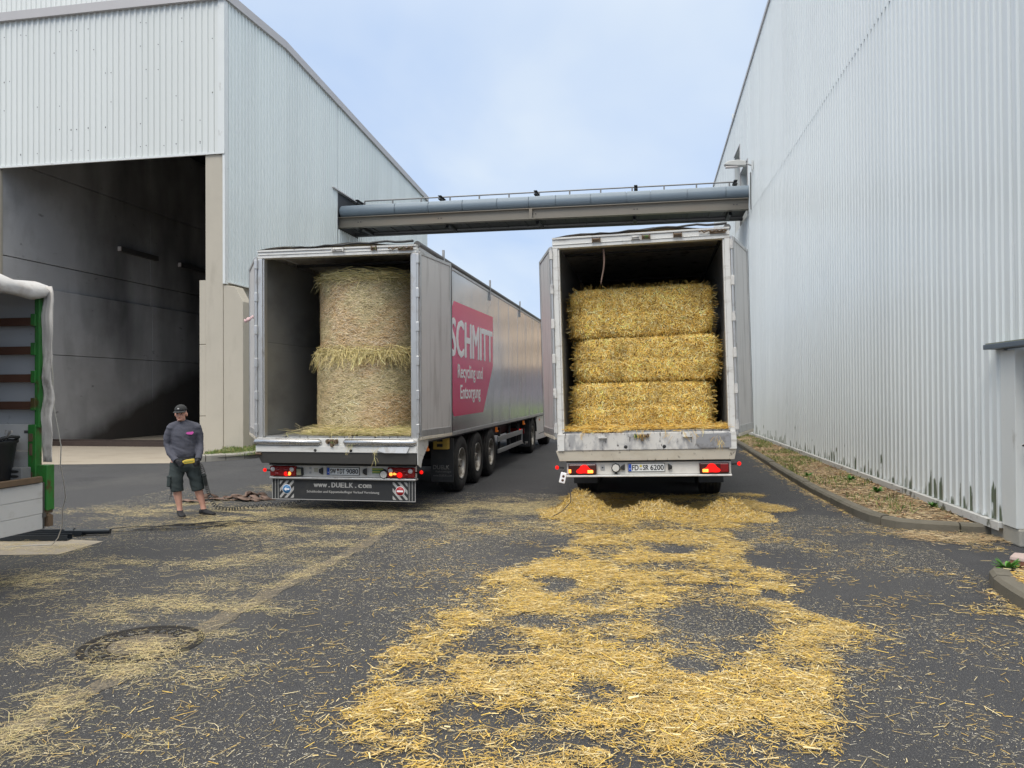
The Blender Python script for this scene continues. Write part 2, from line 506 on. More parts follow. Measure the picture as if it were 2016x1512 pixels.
mt['white_worn'] = M('worn_white_paint', (0.60, 0.58, 0.545), 0.55, 0.0, var=0.1, vscale=5,
                     dirt=[((0.25, 0.25, 0.26), 0.47, 0.62, 6.0, (1.2, 1, 0.6), 0.75), ((0.07, 0.06, 0.055), 0.60, 0.66, 16, (1.6, 1, 0.5), 0.9)])
mt['beige_worn'] = M('worn_beige_paint', (0.58, 0.53, 0.44), 0.55, 0.0, var=0.08, vscale=5,
                     dirt=[((0.36, 0.30, 0.22), 0.5, 0.75, 4.0, (0.7, 1, 1), 0.5), ((0.10, 0.08, 0.065), 0.63, 0.70, 13, (1.4, 1, 0.8), 0.8)])
mt['bar_white'] = M('lamp_bar_white', (0.62, 0.59, 0.54), 0.5, 0.0, var=0.06, vscale=4, dirt=[((0.33, 0.29, 0.24), 0.56, 0.8, 4.0, (1, 1, 1), 0.5)])
mt['grey_steel'] = M('grey_tail_beam', (0.105, 0.102, 0.098), 0.5, 0.35, var=0.12, dirt=[((0.2, 0.19, 0.17), 0.6, 0.8, 5, (0.5, 1, 2), 0.4)])
mt['chrome'] = M('scuffed_bumper', (0.58, 0.57, 0.56), 0.27, 0.85, var=0.08, dirt=[((0.22, 0.2, 0.18), 0.58, 0.75, 9, (1, 1, 1), 0.6)])
mt['flap'] = M('banner_black', (0.028, 0.029, 0.031), 0.5, var=0.15, dirt=[((0.11, 0.10, 0.085), 0.52, 0.85, 4, (1, 1, 1), 0.45)])
mt['print_grey'] = M('print_grey', (0.40, 0.39, 0.37), 0.6)
mt['print_dim'] = M('faded_print', (0.16, 0.155, 0.145), 0.7)
mt['print_white'] = M('print_white', (0.92, 0.91, 0.92), 0.4, var=0.03)
mt['magenta'] = M('magenta_film', (0.70, 0.022, 0.13), 0.25, 0.15, var=0.06, vscale=1.0, bump=0.12, bscale=1.0, bvec=(1, 9.0, 0.12))
mt['plate'] = M('plate_white', (0.72, 0.72, 0.70), 0.4, var=0.04, dirt=[((0.4, 0.37, 0.32), 0.6, 0.8, 12, (1, 1, 1), 0.4)])
mt['plate_blue'] = M('plate_blue', (0.01, 0.07, 0.42), 0.4)
mt['ink'] = M('black_print', (0.02, 0.02, 0.02), 0.5)
mt['sign_blue'] = M('sign_blue', (0.06, 0.22, 0.45), 0.4)
mt['sign_red'] = M('sign_red', (0.45, 0.03, 0.035), 0.4)
mt['lens'] = M('tail_lens_red', (0.22, 0.008, 0.010), 0.18, var=0.1, spec=0.6)
mt['lens_smoke'] = M('tail_lens_smoked', (0.055, 0.012, 0.012), 0.18, var=0.1, spec=0.6)
mt['lens_clear'] = M('lens_clear', (0.72, 0.66, 0.64), 0.2, var=0.1)
mt['glow_red'] = M('lit_red_lamp', (0.5, 0.01, 0.01), 0.6, emit=(1.0, 0.008, 0.004), estr=0.8, spec=0.2)
mt['glow_amber'] = M('lit_amber_lamp', (0.9, 0.3, 0.05), 0.3, emit=(1.0, 0.28, 0.04), estr=2.0)
mt['amber'] = M('amber_lens', (0.5, 0.14, 0.02), 0.3, emit=(1.0, 0.25, 0.03), estr=0.12)
mt['lamp_led'] = M('led_lens', (0.62, 0.60, 0.56), 0.25, var=0.2, vscale=40)
mt['sticker_green'] = M('sticker_green', (0.10, 0.22, 0.07), 0.5)
mt['sticker_yellow'] = M('sticker_yellow', (0.6, 0.5, 0.08), 0.5)
mt['chock'] = M('yellow_chock', (0.50, 0.33, 0.06), 0.55, var=0.1, dirt=[((0.15, 0.1, 0.04), 0.55, 0.75, 6, (1, 1, 1), 0.6)])
mt['cab'] = M('cab_paint', (0.86, 0.81, 0.78), 0.28, var=0.03)
mt['glass'] = M('dark_glass', (0.02, 0.025, 0.03), 0.06, spec=0.7)
mt['tarp'] = M('white_tarp', (0.46, 0.45, 0.44), 0.5, var=0.08, vscale=2, bump=0.5, bscale=7, dirt=[((0.22, 0.15, 0.105), 0.50, 0.72, 3.5, (1, 1, 1), 0.75)])
mt['tarp_flap'] = M('grubby_tarp', (0.55, 0.52, 0.48), 0.6, var=0.1, vscale=3, bump=0.3, bscale=9, dirt=[((0.13, 0.11, 0.095), 0.53, 0.70, 5.5, (1, 1, 0.5), 0.85)])
mt['tarp_in'] = M('tarp_inside', (0.44, 0.45, 0.46), 0.6, var=0.08, vscale=1.5, bump=0.2, bscale=5, dirt=[((0.12, 0.11, 0.10), 0.66, 0.72, 7, (1, 1, 1.4), 0.6)])
mt['green'] = M('green_paint', (0.028, 0.17, 0.03), 0.45, var=0.12, vscale=4, dirt=[((0.09, 0.035, 0.015), 0.54, 0.64, 9, (1, 1, 0.6), 0.85), ((0.02, 0.06, 0.02), 0.5, 0.7, 4, (1, 1, 0.5), 0.6)])
mt['wood_brown'] = M('brown_board', (0.085, 0.036, 0.02), 0.65, var=0.25, vscale=3, bump=0.2, bscale=30, bvec=(0.15, 1, 1.5))
mt['board_white'] = M('white_dropside', (0.56, 0.55, 0.53), 0.5, var=0.06, vscale=3, dirt=[((0.27, 0.22, 0.16), 0.57, 0.8, 3.5, (1, 1, 1.8), 0.55), ((0.10, 0.07, 0.05), 0.68, 0.72, 10, (0.5, 0.5, 1.4), 0.8)])
mt['rusty'] = M('rusty_deck', (0.13, 0.085, 0.05), 0.75, var=0.4, vscale=6, bump=0.2, bscale=30, dirt=[((0.05, 0.20, 0.03), 0.60, 0.66, 5, (1, 1, 1), 0.7)])
mt['straw'] = tint_mat('straw', 0.55, 0.3)
mt['hay'] = tint_mat('hay', 0.65, 0.2)
mt['leaf'] = tint_mat('leaf', 0.5, 0.3)
mt['skin'] = M('skin', (0.64, 0.34, 0.25), 0.5, var=0.08, vscale=12)
mt['sweat'] = M('grey_sweatshirt', (0.088, 0.090, 0.112), 0.9, var=0.1, vscale=8, bump=0.2, bscale=35, spec=0.15)
mt['shorts'] = M('cargo_cloth', (0.052, 0.064, 0.064), 0.9, var=0.2, vscale=9, bump=0.2, bscale=35, spec=0.15)
mt['glove'] = M('black_glove', (0.012, 0.012, 0.014), 0.7)
mt['cap'] = M('black_cap', (0.026, 0.027, 0.028), 0.85, var=0.2, vscale=20)
mt['pink'] = M('pink_print', (0.65, 0.10, 0.42), 0.7)
mt['stubble'] = M('beard', (0.10, 0.05, 0.035), 0.8)
mt['yellow'] = M('yellow_plastic', (0.62, 0.45, 0.06), 0.45, var=0.1, dirt=[((0.2, 0.15, 0.05), 0.6, 0.8, 20, (1, 1, 1), 0.5)])
mt['mulch'] = M('planting_soil', (0.13, 0.09, 0.05), 0.95, var=0.4, vscale=5, bump=0.6, bscale=30, dirt=[((0.06, 0.085, 0.025), 0.55, 0.72, 1.2, (1, 1, 1), 0.7)])
mt['kerb'] = M('kerb_concrete', (0.145, 0.13, 0.10), 0.9, var=0.2, vscale=4, bump=0.35, bscale=45, dirt=[((0.06, 0.06, 0.035), 0.5, 0.75, 2.5, (1, 1, 1), 0.65)])
mt['kerb_pale'] = M('pale_kerb', (0.30, 0.285, 0.25), 0.9, var=0.15, vscale=4, bump=0.35, bscale=45)
mt['plinth'] = M('plinth_concrete', (0.36, 0.345, 0.30), 0.9, var=0.15, vscale=3, bump=0.3, bscale=40, dirt=[((0.16, 0.15, 0.12), 0.55, 0.75, 3, (1, 1, 1), 0.6)])
mt['iron'] = M('cast_iron', (0.022, 0.02, 0.019), 0.75, 0.0, spec=0.2, var=0.3, vscale=10, bump=0.2, bscale=60)
mt['strap'] = M('brown_webbing', (0.19, 0.125, 0.095), 0.85, var=0.25, vscale=5, bump=0.2, bscale=60)
mt['strap_dark'] = M('brown_webbing_dark', (0.085, 0.05, 0.035), 0.85, var=0.25, vscale=5)
mt['rope'] = M('white_cord', (0.62, 0.60, 0.56), 0.8)
mt['bin'] = M('black_bin', (0.014, 0.016, 0.018), 0.5, var=0.2)
mt['block'] = M('grey_block', (0.16, 0.165, 0.165), 0.85, var=0.15, vscale=12, bump=0.2, bscale=40)
mt['channel'] = M('black_channel', (0.035, 0.042, 0.05), 0.4, 0.4, var=0.2)
mt['stone'] = M('pinkish_slab', (0.48, 0.37, 0.33), 0.8, var=0.12, vscale=8, bump=0.3, bscale=30)
mt['stone_edge'] = M('slab_edge', (0.20, 0.09, 0.055), 0.8, var=0.3, vscale=12)
mt['red_tape'] = M('red_white_tape', (0.62, 0.42, 0.42), 0.5, var=0.35, vscale=22)
# ================================================================== SETTING
def shifted(mb, o):
    o = Vector(o)
    mb.v = [tuple(Vector(v) - o) for v in mb.v]
    return mb

def wpart(name, mb, mats, parent, **k):
    """part whose builder is in world coordinates, under an unrotated thing"""
    return part(name, shifted(mb, parent.matrix_basis.translation), mats, parent, **k)

def sheet(name, pts, z, m, kind='structure'):
    mb = MB(); mb.add([(p[0], p[1], z) for p in pts], [tuple(range(len(pts)))])
    o = part(name, mb, m)
    o['kind'] = kind
    return o

g = MB(); g.add([(-700, -300, 0), (700, -300, 0), (700, 1200, 0), (-700, 1200, 0)], [(0, 1, 2, 3)])
ground = part('asphalt_yard', g, mt['asphalt']); tag(ground, 'dark grey asphalt yard strewn with straw', kind='structure')

# pale worn strip in the asphalt running towards the left trailer (ragged edges)
l, r_ = [], []
yy = np.linspace(2.6, 10.5, 60)
for i, y in enumerate(yy):
    c = -3.44 + 0.015 * sin(y * 1.7)
    l.append((c - 0.06 - 0.07 * random.random(), y)); r_.append((c + 0.06 + 0.07 * random.random(), y))
o = sheet('worn_asphalt_strip', l + r_[::-1], 0.004, mt['asphalt_seam'])
tag(o, 'pale worn strip along a joint in the asphalt')

ap = [(-15.1, 17.2), (-12.07, 18.0), (-11.9, 18.35), (-12.3, 19.4), (-12.9, 21.3), (-13.5, 21.9), (-14.0, 45), (-20.9, 45), (-20.93, 21), (-45, 21), (-45, 14), (-22, 16.1)]
o = sheet('concrete_apron', ap, 0.004, mt['apron'])
tag(o, 'tan concrete apron in front of the open hall')
o = sheet('concrete_patch', [(-8.6, 7.35), (-7.6, 7.45), (-6.66, 7.66), (-6.7, 8.42), (-7.8, 8.5), (-8.8, 8.3)], 0.004, mt['apron'])
tag(o, 'tan concrete patch under the black channels')

def corr(name, mat, parent, o, A, Nv, L, z0, z1, pitch=0.207, depth=0.038, loc=None, pan=0.105, sl=0.022, crown=0.055):
    """trapezoidal sheet: A along the wall, Nv outward, z0(t)/z1(t) bottom and top"""
    A, Nv = Vector(A), Vector(Nv)
    pr = []
    t = 0.0
    k = pitch / (pan + 2 * sl + crown)
    while t < L:
        for dt, d in ((0, 0), (pan * k, 0), ((pan + sl) * k, depth), ((pan + sl + crown) * k, depth)):
            if t + dt <= L: pr.append((t + dt, d))
        t += pitch
    pr.append((L, 0))
    mb = MB()
    vs, fs = [], []
    for (t, d) in pr:
        p = Vector(o) + A * t + Nv * d
        vs += [p + Vector((0, 0, z0(t))), p + Vector((0, 0, z1(t)))]
    for i in range(len(pr) - 1):
        fs.append((2 * i, 2 * i + 2, 2 * i + 3, 2 * i + 1))
    mb.add(vs, fs)
    me = mb.mesh(name, mat, fix=False)
    return ob(name, me, parent, loc or (0, 0, 0))

# ------------------------------------------------------------------ left warehouse (origin at the front corner of the hall)
WX, WY = -12.93, 21.5
wh = thing('warehouse', 'white corrugated warehouse on the left with a dark open bay on concrete columns', 'warehouse', (WX, WY, 0))
def lz(y):      # eaves height of the long side
    return 14.0 + (y - 21.5) * 0.05 if y < 25.4 else 14.2 - (y - 25.4) * 0.0655
corr('front_cladding', mt['cladding'], wh, (-33, 0, 0), (1, 0, 0), (0, -1, 0), 32.93, lambda t: 9.25, lambda t: 14.02)
S = mt['cladding_side']; sheet_tone(S, 'Y'); sheet_tone(mt['cladding'], 'X')
corr('side_cladding', S, wh, (0.0, 0.12, 0), (0, 1, 0), (1, 0, 0), 8.56, lambda t: 5.28, lambda t: lz(21.62 + t))
corr('side_cladding', S, wh, (0.0, 8.70, 0), (0, 1, 0), (1, 0, 0), 2.3, lambda t: 10.26, lambda t: lz(30.2 + t))
corr('side_cladding', S, wh, (0.0, 8.70, 0), (0, 1, 0), (1, 0, 0), 2.3, lambda t: 5.28, lambda t: 8.7)
corr('side_cladding', S, wh, (0.0, 11.02, 0), (0, 1, 0), (1, 0, 0), 10.7, lambda t: 5.28, lambda t: lz(32.52 + t))
mb = MB(); mb.box(-0.55, 0.06, -0.062, -0.04, 9.2, 9.26).box(-33, -0.55, -0.062, 0.0, 9.2, 9.262)
part('lower_drip_edge', mb, mt['flash'], wh)
mb = MB(); mb.box(-0.16, 0.055, -0.055, 0.0, 9.262, 13.98).box(0.038, 0.056, 0.0, 0.16, 5.2, 13.98).box(-0.02, 0.057, -0.032, 0.165, 5.19, 9.2)
part('corner_flashing', mb, mt['flash'], wh)
mb = MB(); mb.bar((0.03, 0.1, 5.25), (0.03, 21.7, 5.25), 0.09, 0.03)
part('lower_drip_edge', mb, mt['flash'], wh)
mb = MB()
mb.box(-33, 0.12, -0.14, 0.05, 13.98, 14.26)
ys = [0.05, 3.9, 8, 12, 16, 21.75]
for a, b in zip(ys[:-1], ys[1:]):
    mb.bar((0.03, a, lz(WY + a) + 0.13), (0.03, b, lz(WY + b) + 0.13), 0.18, 0.28)
part('roof_trim', mb, mt['trim'], wh)
mb = MB()
for a, b in zip(ys[:-1], ys[1:]):
    mb.add([(-33, a, lz(WY + a) + 0.05), (0, a, lz(WY + a) + 0.05), (0, b, lz(WY + b) + 0.05), (-33, b, lz(WY + b) + 0.05)], [(0, 1, 2, 3)])
part('roof', mb, mt['trim'], wh)
corr('upper_cladding', mt['cladding'], wh, (-33, 2.6, 0), (1, 0, 0), (0, -1, 0), 28.5, lambda t: 14.2, lambda t: 19.5)
mb = MB(); mb.box(-33, -4.5, 2.66, 3.0, 14.2, 19.6)
part('upper_wall', mb, mt['flash'], wh)
# concrete frame
mb = MB()
mb.box(-0.62, -0.03, 0.0, 0.55, 0, 9.2)
part('concrete_column', mb, mt['concrete'], wh, bevel=0.015)
mb = MB()
mb.prism([(-0.027, 0), (0.63, 0), (0.63, 4.62), (0.36, 5.10), (-0.027, 5.15)], lambda x, z: (x, 0.02, z), lambda x, z: (x, 0.5, z))
part('column_buttress', mb, mt['concrete'], wh, bevel=0.015)
for z0, z1 in ((0, 1.1), (1.115, 3.32), (3.335, 5.32)):
    mb = MB(); mb.box(-0.84, -0.624, 0.02, 0.4, z0, z1)
    part('concrete_jamb_block', mb, mt['concrete'], wh, bevel=0.01)
mb = MB(); mb.box(-9.2, -8.0, 0.0, 0.12, 0, 9.2)
part('concrete_column', mb, mt['concrete'], wh, bevel=0.015)
mb = MB(); mb.box(-33, -9.2, 0.1, 0.5, 0, 9.2)
part('front_wall', mb, mt['concrete'], wh)
for k in range(4):          # low concrete wall behind the trailer, with joints
    for z0, z1 in ((0, 3.0), (3.02, 5.4)):
        mb = MB(); mb.box(-0.35, -0.08, 0.56 + k * 5.3, 5.84 + k * 5.3, z0, z1)
        part('concrete_wall_panel', mb, mt['concrete'], wh, bevel=0.01)
    if k:
        mb = MB(); mb.prism([(-0.078, 0), (0.5, 0), (0.5, 4.62), (0.25, 5.1), (-0.078, 5.15)], lambda x, z, k=k: (x, 0.3 + k * 5.3, z), lambda x, z, k=k: (x, 0.8 + k * 5.3, z))
        part('column_buttress', mb, mt['concrete'], wh, bevel=0.015)
# inside of the bay
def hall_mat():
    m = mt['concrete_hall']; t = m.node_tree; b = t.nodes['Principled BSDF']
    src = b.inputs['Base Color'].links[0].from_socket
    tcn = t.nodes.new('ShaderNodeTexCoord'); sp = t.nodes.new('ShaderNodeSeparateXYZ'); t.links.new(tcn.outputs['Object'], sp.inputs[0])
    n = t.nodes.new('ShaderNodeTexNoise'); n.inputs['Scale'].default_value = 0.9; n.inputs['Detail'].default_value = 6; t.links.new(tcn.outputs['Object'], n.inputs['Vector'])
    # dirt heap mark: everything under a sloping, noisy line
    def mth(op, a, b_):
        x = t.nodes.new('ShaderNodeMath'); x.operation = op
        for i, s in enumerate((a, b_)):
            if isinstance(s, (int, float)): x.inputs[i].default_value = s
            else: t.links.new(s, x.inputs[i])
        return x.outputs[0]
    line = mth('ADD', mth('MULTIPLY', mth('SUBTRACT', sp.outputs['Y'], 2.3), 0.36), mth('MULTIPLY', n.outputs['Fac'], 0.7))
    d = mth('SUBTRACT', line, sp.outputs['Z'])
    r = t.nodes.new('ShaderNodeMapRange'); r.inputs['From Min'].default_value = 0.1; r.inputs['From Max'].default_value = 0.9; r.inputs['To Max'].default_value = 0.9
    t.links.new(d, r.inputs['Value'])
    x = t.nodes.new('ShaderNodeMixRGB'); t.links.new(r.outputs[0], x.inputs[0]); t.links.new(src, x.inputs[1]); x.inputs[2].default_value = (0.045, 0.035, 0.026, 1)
    # soot and painted light falloff: darker towards roof and back, with a streaky edge
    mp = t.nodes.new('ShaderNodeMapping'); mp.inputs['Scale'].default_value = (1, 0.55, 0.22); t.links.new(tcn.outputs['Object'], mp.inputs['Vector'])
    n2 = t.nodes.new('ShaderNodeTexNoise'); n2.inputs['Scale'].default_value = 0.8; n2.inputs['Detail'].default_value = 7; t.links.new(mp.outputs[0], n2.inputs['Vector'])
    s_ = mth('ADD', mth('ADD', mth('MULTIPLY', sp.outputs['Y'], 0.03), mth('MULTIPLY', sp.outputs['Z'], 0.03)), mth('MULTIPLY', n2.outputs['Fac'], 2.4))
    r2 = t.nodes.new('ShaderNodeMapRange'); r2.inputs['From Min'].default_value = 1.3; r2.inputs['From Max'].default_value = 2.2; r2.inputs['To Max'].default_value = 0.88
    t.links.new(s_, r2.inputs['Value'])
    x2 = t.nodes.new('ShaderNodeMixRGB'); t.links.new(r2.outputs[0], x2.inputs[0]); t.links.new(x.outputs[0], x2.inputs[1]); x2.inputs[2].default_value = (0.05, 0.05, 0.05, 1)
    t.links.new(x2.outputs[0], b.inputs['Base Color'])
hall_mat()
HX = -8.0
jy = [0.125, 7.65, 15.2, 21.4]
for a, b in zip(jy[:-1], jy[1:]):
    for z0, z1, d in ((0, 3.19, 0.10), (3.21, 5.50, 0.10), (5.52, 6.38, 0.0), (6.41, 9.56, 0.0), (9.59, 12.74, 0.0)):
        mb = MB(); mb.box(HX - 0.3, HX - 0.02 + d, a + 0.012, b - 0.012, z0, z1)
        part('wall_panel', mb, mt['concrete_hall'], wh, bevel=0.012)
mb = MB(); mb.box(HX - 0.5, HX - 0.31, 0.13, 21.6, 0, 12.9)
part('outer_wall', mb, mt['dark'], wh)
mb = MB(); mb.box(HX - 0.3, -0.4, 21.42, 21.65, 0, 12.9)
part('back_wall', mb, mt['hall_soot_gloom'], wh)
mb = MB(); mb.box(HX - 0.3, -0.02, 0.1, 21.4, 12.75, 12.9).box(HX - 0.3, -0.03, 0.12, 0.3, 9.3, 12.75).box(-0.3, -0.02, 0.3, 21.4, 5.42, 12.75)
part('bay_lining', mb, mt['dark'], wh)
mb = MB(); mb.cyl((HX - 0.0, 15.3, 10.9), (-0.32, 15.3, 10.9), 0.42, 20)
part('ventilation_duct', mb, mt['dark'], wh)
for (ya, yb) in ((5.65, 8.0), (9.6, 12.0)):
    mb = MB(); mb.box(HX - 0.018, HX + 0.14, ya, yb, 7.50, 7.70)
    f = part('strip_light', mb, mt['grey_steel'], wh, bevel=0.01)
    mb = MB(); mb.box(HX - 0.0, HX + 0.13, ya - 0.05, ya, 7.51, 7.69)
    part('end_cap', mb, mt['lens_clear'], f)
mb = MB(); mb.box(HX + 0.09, -0.85, 1.75, 1.95, 0.0, 0.16).box(HX + 0.09, -0.85, 1.95, 2.0, 0.0, 0.22)
part('threshold_beam', mb, M('rusty_threshold', (0.045, 0.03, 0.024), 0.8, var=0.4, vscale=5), wh)
mb = MB()
mb.box(-1.2, 0.0, 8.72, 8.74, 8.7, 10.26).box(-1.2, 0.0, 11.0, 11.02, 8.7, 10.26).box(-1.2, -1.15, 8.74, 11.0, 8.7, 10.26).box(-1.2, 0.0, 8.72, 11.02, 10.262, 10.28).box(-1.2, 0.0, 8.72, 11.02, 8.66, 8.69)
part('opening_reveal', mb, mt['flash'], wh)
mb = MB(); mb.bar((0.05, 8.1, 10.29), (0.05, 11.3, 10.29), 0.12, 0.05)
part('head_flashing', mb, mt['trim'], wh)
# screw heads on the front cladding
mb = MB()
for k in range(110):
    x = -0.15 - 0.207 * 3 * random.randint(0, 22) - random.choice((0, 0.2)); z = random.choice((9.6, 10.3, 11.1, 12.0, 12.8, 13.5)) + random.uniform(-.03, .03)
    mb.box(x - 0.012, x + 0.012, -0.045, -0.038, z - 0.012, z + 0.012)
part('screw_heads', mb, mt['grey_steel'], wh, kind='stuff')

# ------------------------------------------------------------------ right warehouse (local x = 0 is the yard wall, y runs along it)
rw = thing('factory_hall', 'tall pale grey ribbed hall along the right side of the yard', 'hall', (4.22, 10.16, 0), (0, 0, atan(0.022)))
def right_mat():
    m = M('ribbed_wall', (0.695, 0.73, 0.735), 0.27, 0.0, var=0.03, vscale=0.3, spec=0.5, dirt=[((0.55, 0.57, 0.58), 0.55, 0.9, 0.6, (3, 3, 0.1), 0.3)])
    t = m.node_tree; b = t.nodes['Principled BSDF']
    src = b.inputs['Base Color'].links[0].from_socket
    tcn = t.nodes.new('ShaderNodeTexCoord'); sp = t.nodes.new('ShaderNodeSeparateXYZ'); t.links.new(tcn.outputs['Object'], sp.inputs[0])
    mp = t.nodes.new('ShaderNodeMapping'); mp.inputs['Scale'].default_value = (0.01, 5.0, 1.4); t.links.new(tcn.outputs['Object'], mp.inputs['Vector'])
    n = t.nodes.new('ShaderNodeTexNoise'); n.inputs['Scale'].default_value = 1.0; n.inputs['Detail'].default_value = 4; t.links.new(mp.outputs[0], n.inputs['Vector'])
    def mth(op, a, b_):
        x = t.nodes.new('ShaderNodeMath'); x.operation = op
        for i, s in enumerate((a, b_)):
            if isinstance(s, (int, float)): x.inputs[i].default_value = s
            else: t.links.new(s, x.inputs[i])
        return x.outputs[0]
    hgt = mth('MULTIPLY', mth('POWER', n.outputs['Fac'], 5.0), 4.0)      # algae tongues of different height
    pan = mth('LESS_THAN', mth('ABSOLUTE', sp.outputs['X'], 0), 0.012)   # only in the troughs
    d = mth('SUBTRACT', hgt, mth('SUBTRACT', sp.outputs['Z'], 0.2))
    r = t.nodes.new('ShaderNodeMapRange'); r.inputs['From Min'].default_value = 0.0; r.inputs['From Max'].default_value = 0.12; r.inputs['To Max'].default_value = 0.9
    t.links.new(d, r.inputs['Value'])
    f = mth('MULTIPLY', r.outputs[0], mth('MAXIMUM', pan, 0.12))
    x = t.nodes.new('ShaderNodeMixRGB'); t.links.new(f, x.inputs[0]); t.links.new(src, x.inputs[1]); x.inputs[2].default_value = (0.055, 0.075, 0.028, 1)
    t.links.new(x.outputs[0], b.inputs['Base Color'])
    return m
RM = right_mat(); sheet_tone(RM, 'Y', amp=0.025)
def rz(y): return 14.35 - (y - 15.6) * 0.078 if y > 12 else 14.63
RL = 33.0
KW = dict(pan=0.127, sl=0.019, crown=0.042, depth=0.022)
for (a, b, z0, z1) in ((0.0, 20.4, 0.22, 8.62), (20.4, 22.5, 0.22, 8.62), (22.5, RL, 0.22, 8.62)):
    corr('lower_wall_sheet', RM, rw, (0, a, 0), (0, 1, 0), (-1, 0, 0), b - a, lambda t, z0=z0: z0, lambda t, z1=z1: z1, pitch=0.207, **KW)
def upper(a, b, z0):
    corr('upper_wall_sheet', RM, rw, (-0.006, a, 0), (0, 1, 0), (-1, 0, 0), b - a, lambda t: z0, lambda t: rz(a + t), pitch=0.207, **KW)
upper(-4.5, 20.4, 8.56); upper(20.4, 22.5, 10.72); upper(22.5, 24.3, 11.95); upper(24.3, RL, 8.56)
corr('lower_wall_sheet', RM, rw, (0, -4.5, 0), (0, 1, 0), (-1, 0, 0), 4.5, lambda t: 2.36, lambda t: 8.62, pitch=0.207, **KW)
mb = MB(); mb.box(0.06, 0.3, 0.05, RL, 0.25, 8.6).box(0.06, 0.3, -4.5, 20.4, 8.6, 12.5).box(0.06, 0.3, 24.3, RL, 8.6, 12.4).box(0.06, 20, RL - 0.1, RL, 0, 12.7).box(0.06, 0.3, -4.5, 0.0, 2.4, 8.6)
part('wall_core', mb, mt['flash'], rw)
for (a, b, z1) in ((20.4, 22.5, 10.72), (22.5, 24.3, 11.95)):
    mb = MB(); mb.box(0, 1.2, b - 0.03, b, 8.62, z1).box(0, 1.2, a, a + 0.025, 8.62, z1).box(0, 1.2, a, b, z1, z1 + 0.02).box(1.15, 1.2, a + 0.03, b - 0.04, 8.65, z1).box(0, 1.2, a, b, 8.58, 8.60)
    part('opening_reveal', mb, mt['flash'], rw)
    mb = MB(); mb.box(-0.05, 0.0, a - 0.04, a, 8.62, z1 + 0.05).box(-0.05, 0.0, a - 0.04, b, z1 + 0.022, z1 + 0.06)
    part('opening_trim', mb, mt['trim'], rw)
mb = MB()
mb.bar((0.0, -4.5, rz(0) + 0.06), (0.0, 12, rz(12) + 0.06), 0.12, 0.14)
mb.bar((0.0, 12, rz(12) + 0.06), (0.0, RL + 0.05, rz(RL) + 0.06), 0.12, 0.14)
part('roof_trim', mb, mt['trim'], rw)
mb = MB(); mb.add([(0, -4.5, rz(0)), (20, -4.5, rz(0) + 1), (20, 12, rz(12) + 1), (0, 12, rz(12)), (0, RL, rz(RL)), (20, RL, rz(RL) + 1)], [(0, 1, 2, 3), (3, 2, 5, 4)])
part('roof', mb, mt['trim'], rw)
mb = MB(); mb.box(-0.06, 0.03, -0.02, 0.06, 0, 1.0).box(-0.05, 0.0, 28, 28.6, 0, 0) if False else mb.box(-0.01, 0.05, 25.0, 25.12, rz(25), rz(25) + 0.55)
part('roof_vent_stub', mb, mt['flash'], rw)
mb = MB(); mb.box(-0.075, 0.02, 0.03, RL, 0.15, 0.215).box(-0.075, -0.065, 0.03, RL, 0.12, 0.15)
part('base_sill', mb, M('mossy_sill', (0.56, 0.555, 0.53), 0.7, var=0.1, dirt=[((0.07, 0.075, 0.045), 0.56, 0.66, 5.0, (1, 1.2, 1), 0.85)]), rw)
mb = MB(); mb.box(0.0, 0.25, 0.05, RL, 0, 0.15)
part('concrete_plinth', mb, mt['plinth'], rw)
mb = MB(); mb.box(-0.03, 0.3, -0.40, 0.02, 0, 0.205)
part('corner_footing', mb, mt['plinth'], rw, bevel=0.02)
mb = MB(); mb.box(-0.045, 0.06, -0.36, -0.012, 0.208, 2.30)
part('door_post', mb, mt['flash'], rw, bevel=0.006)
mb = MB(); mb.box(0.05, 0.11, -1.5, -0.37, 0.2, 2.28)
d = part('side_door', mb, M('door_cream', (0.68, 0.66, 0.61), 0.45, var=0.03), rw, bevel=0.004)
mb = MB(); mb.tube([(0.05, -0.48, 1.19), (-0.02, -0.48, 1.19), (-0.03, -0.50, 1.19), (-0.03, -0.62, 1.19)], 0.011, 8).cyl((0.049, -0.48, 1.19), (0.04, -0.48, 1.19), 0.028, 14)
part('door_handle', mb, mt['ink'], d)
mb = MB(); mb.box(-0.17, 0.05, -4.5, 0.16, 2.325, 2.385)
c = part('door_canopy', mb, mt['grey_edge'], rw, bevel=0.006)
mb = MB(); mb.box(-0.15, 0.0, -4.5, 0.14, 2.388, 2.40)
part('mossy_top', mb, M('moss_top', (0.20, 0.21, 0.15), 0.9, var=0.3, vscale=9, bump=0.3), c)
mb = MB()
mb.tube([(-0.05, 19.55, 10.0), (-0.05, 19.55, 8.9), (-0.05, 19.5, 8.6)], 0.02, 6)
part('cable_conduit', mb, mt['grey_steel'], rw)

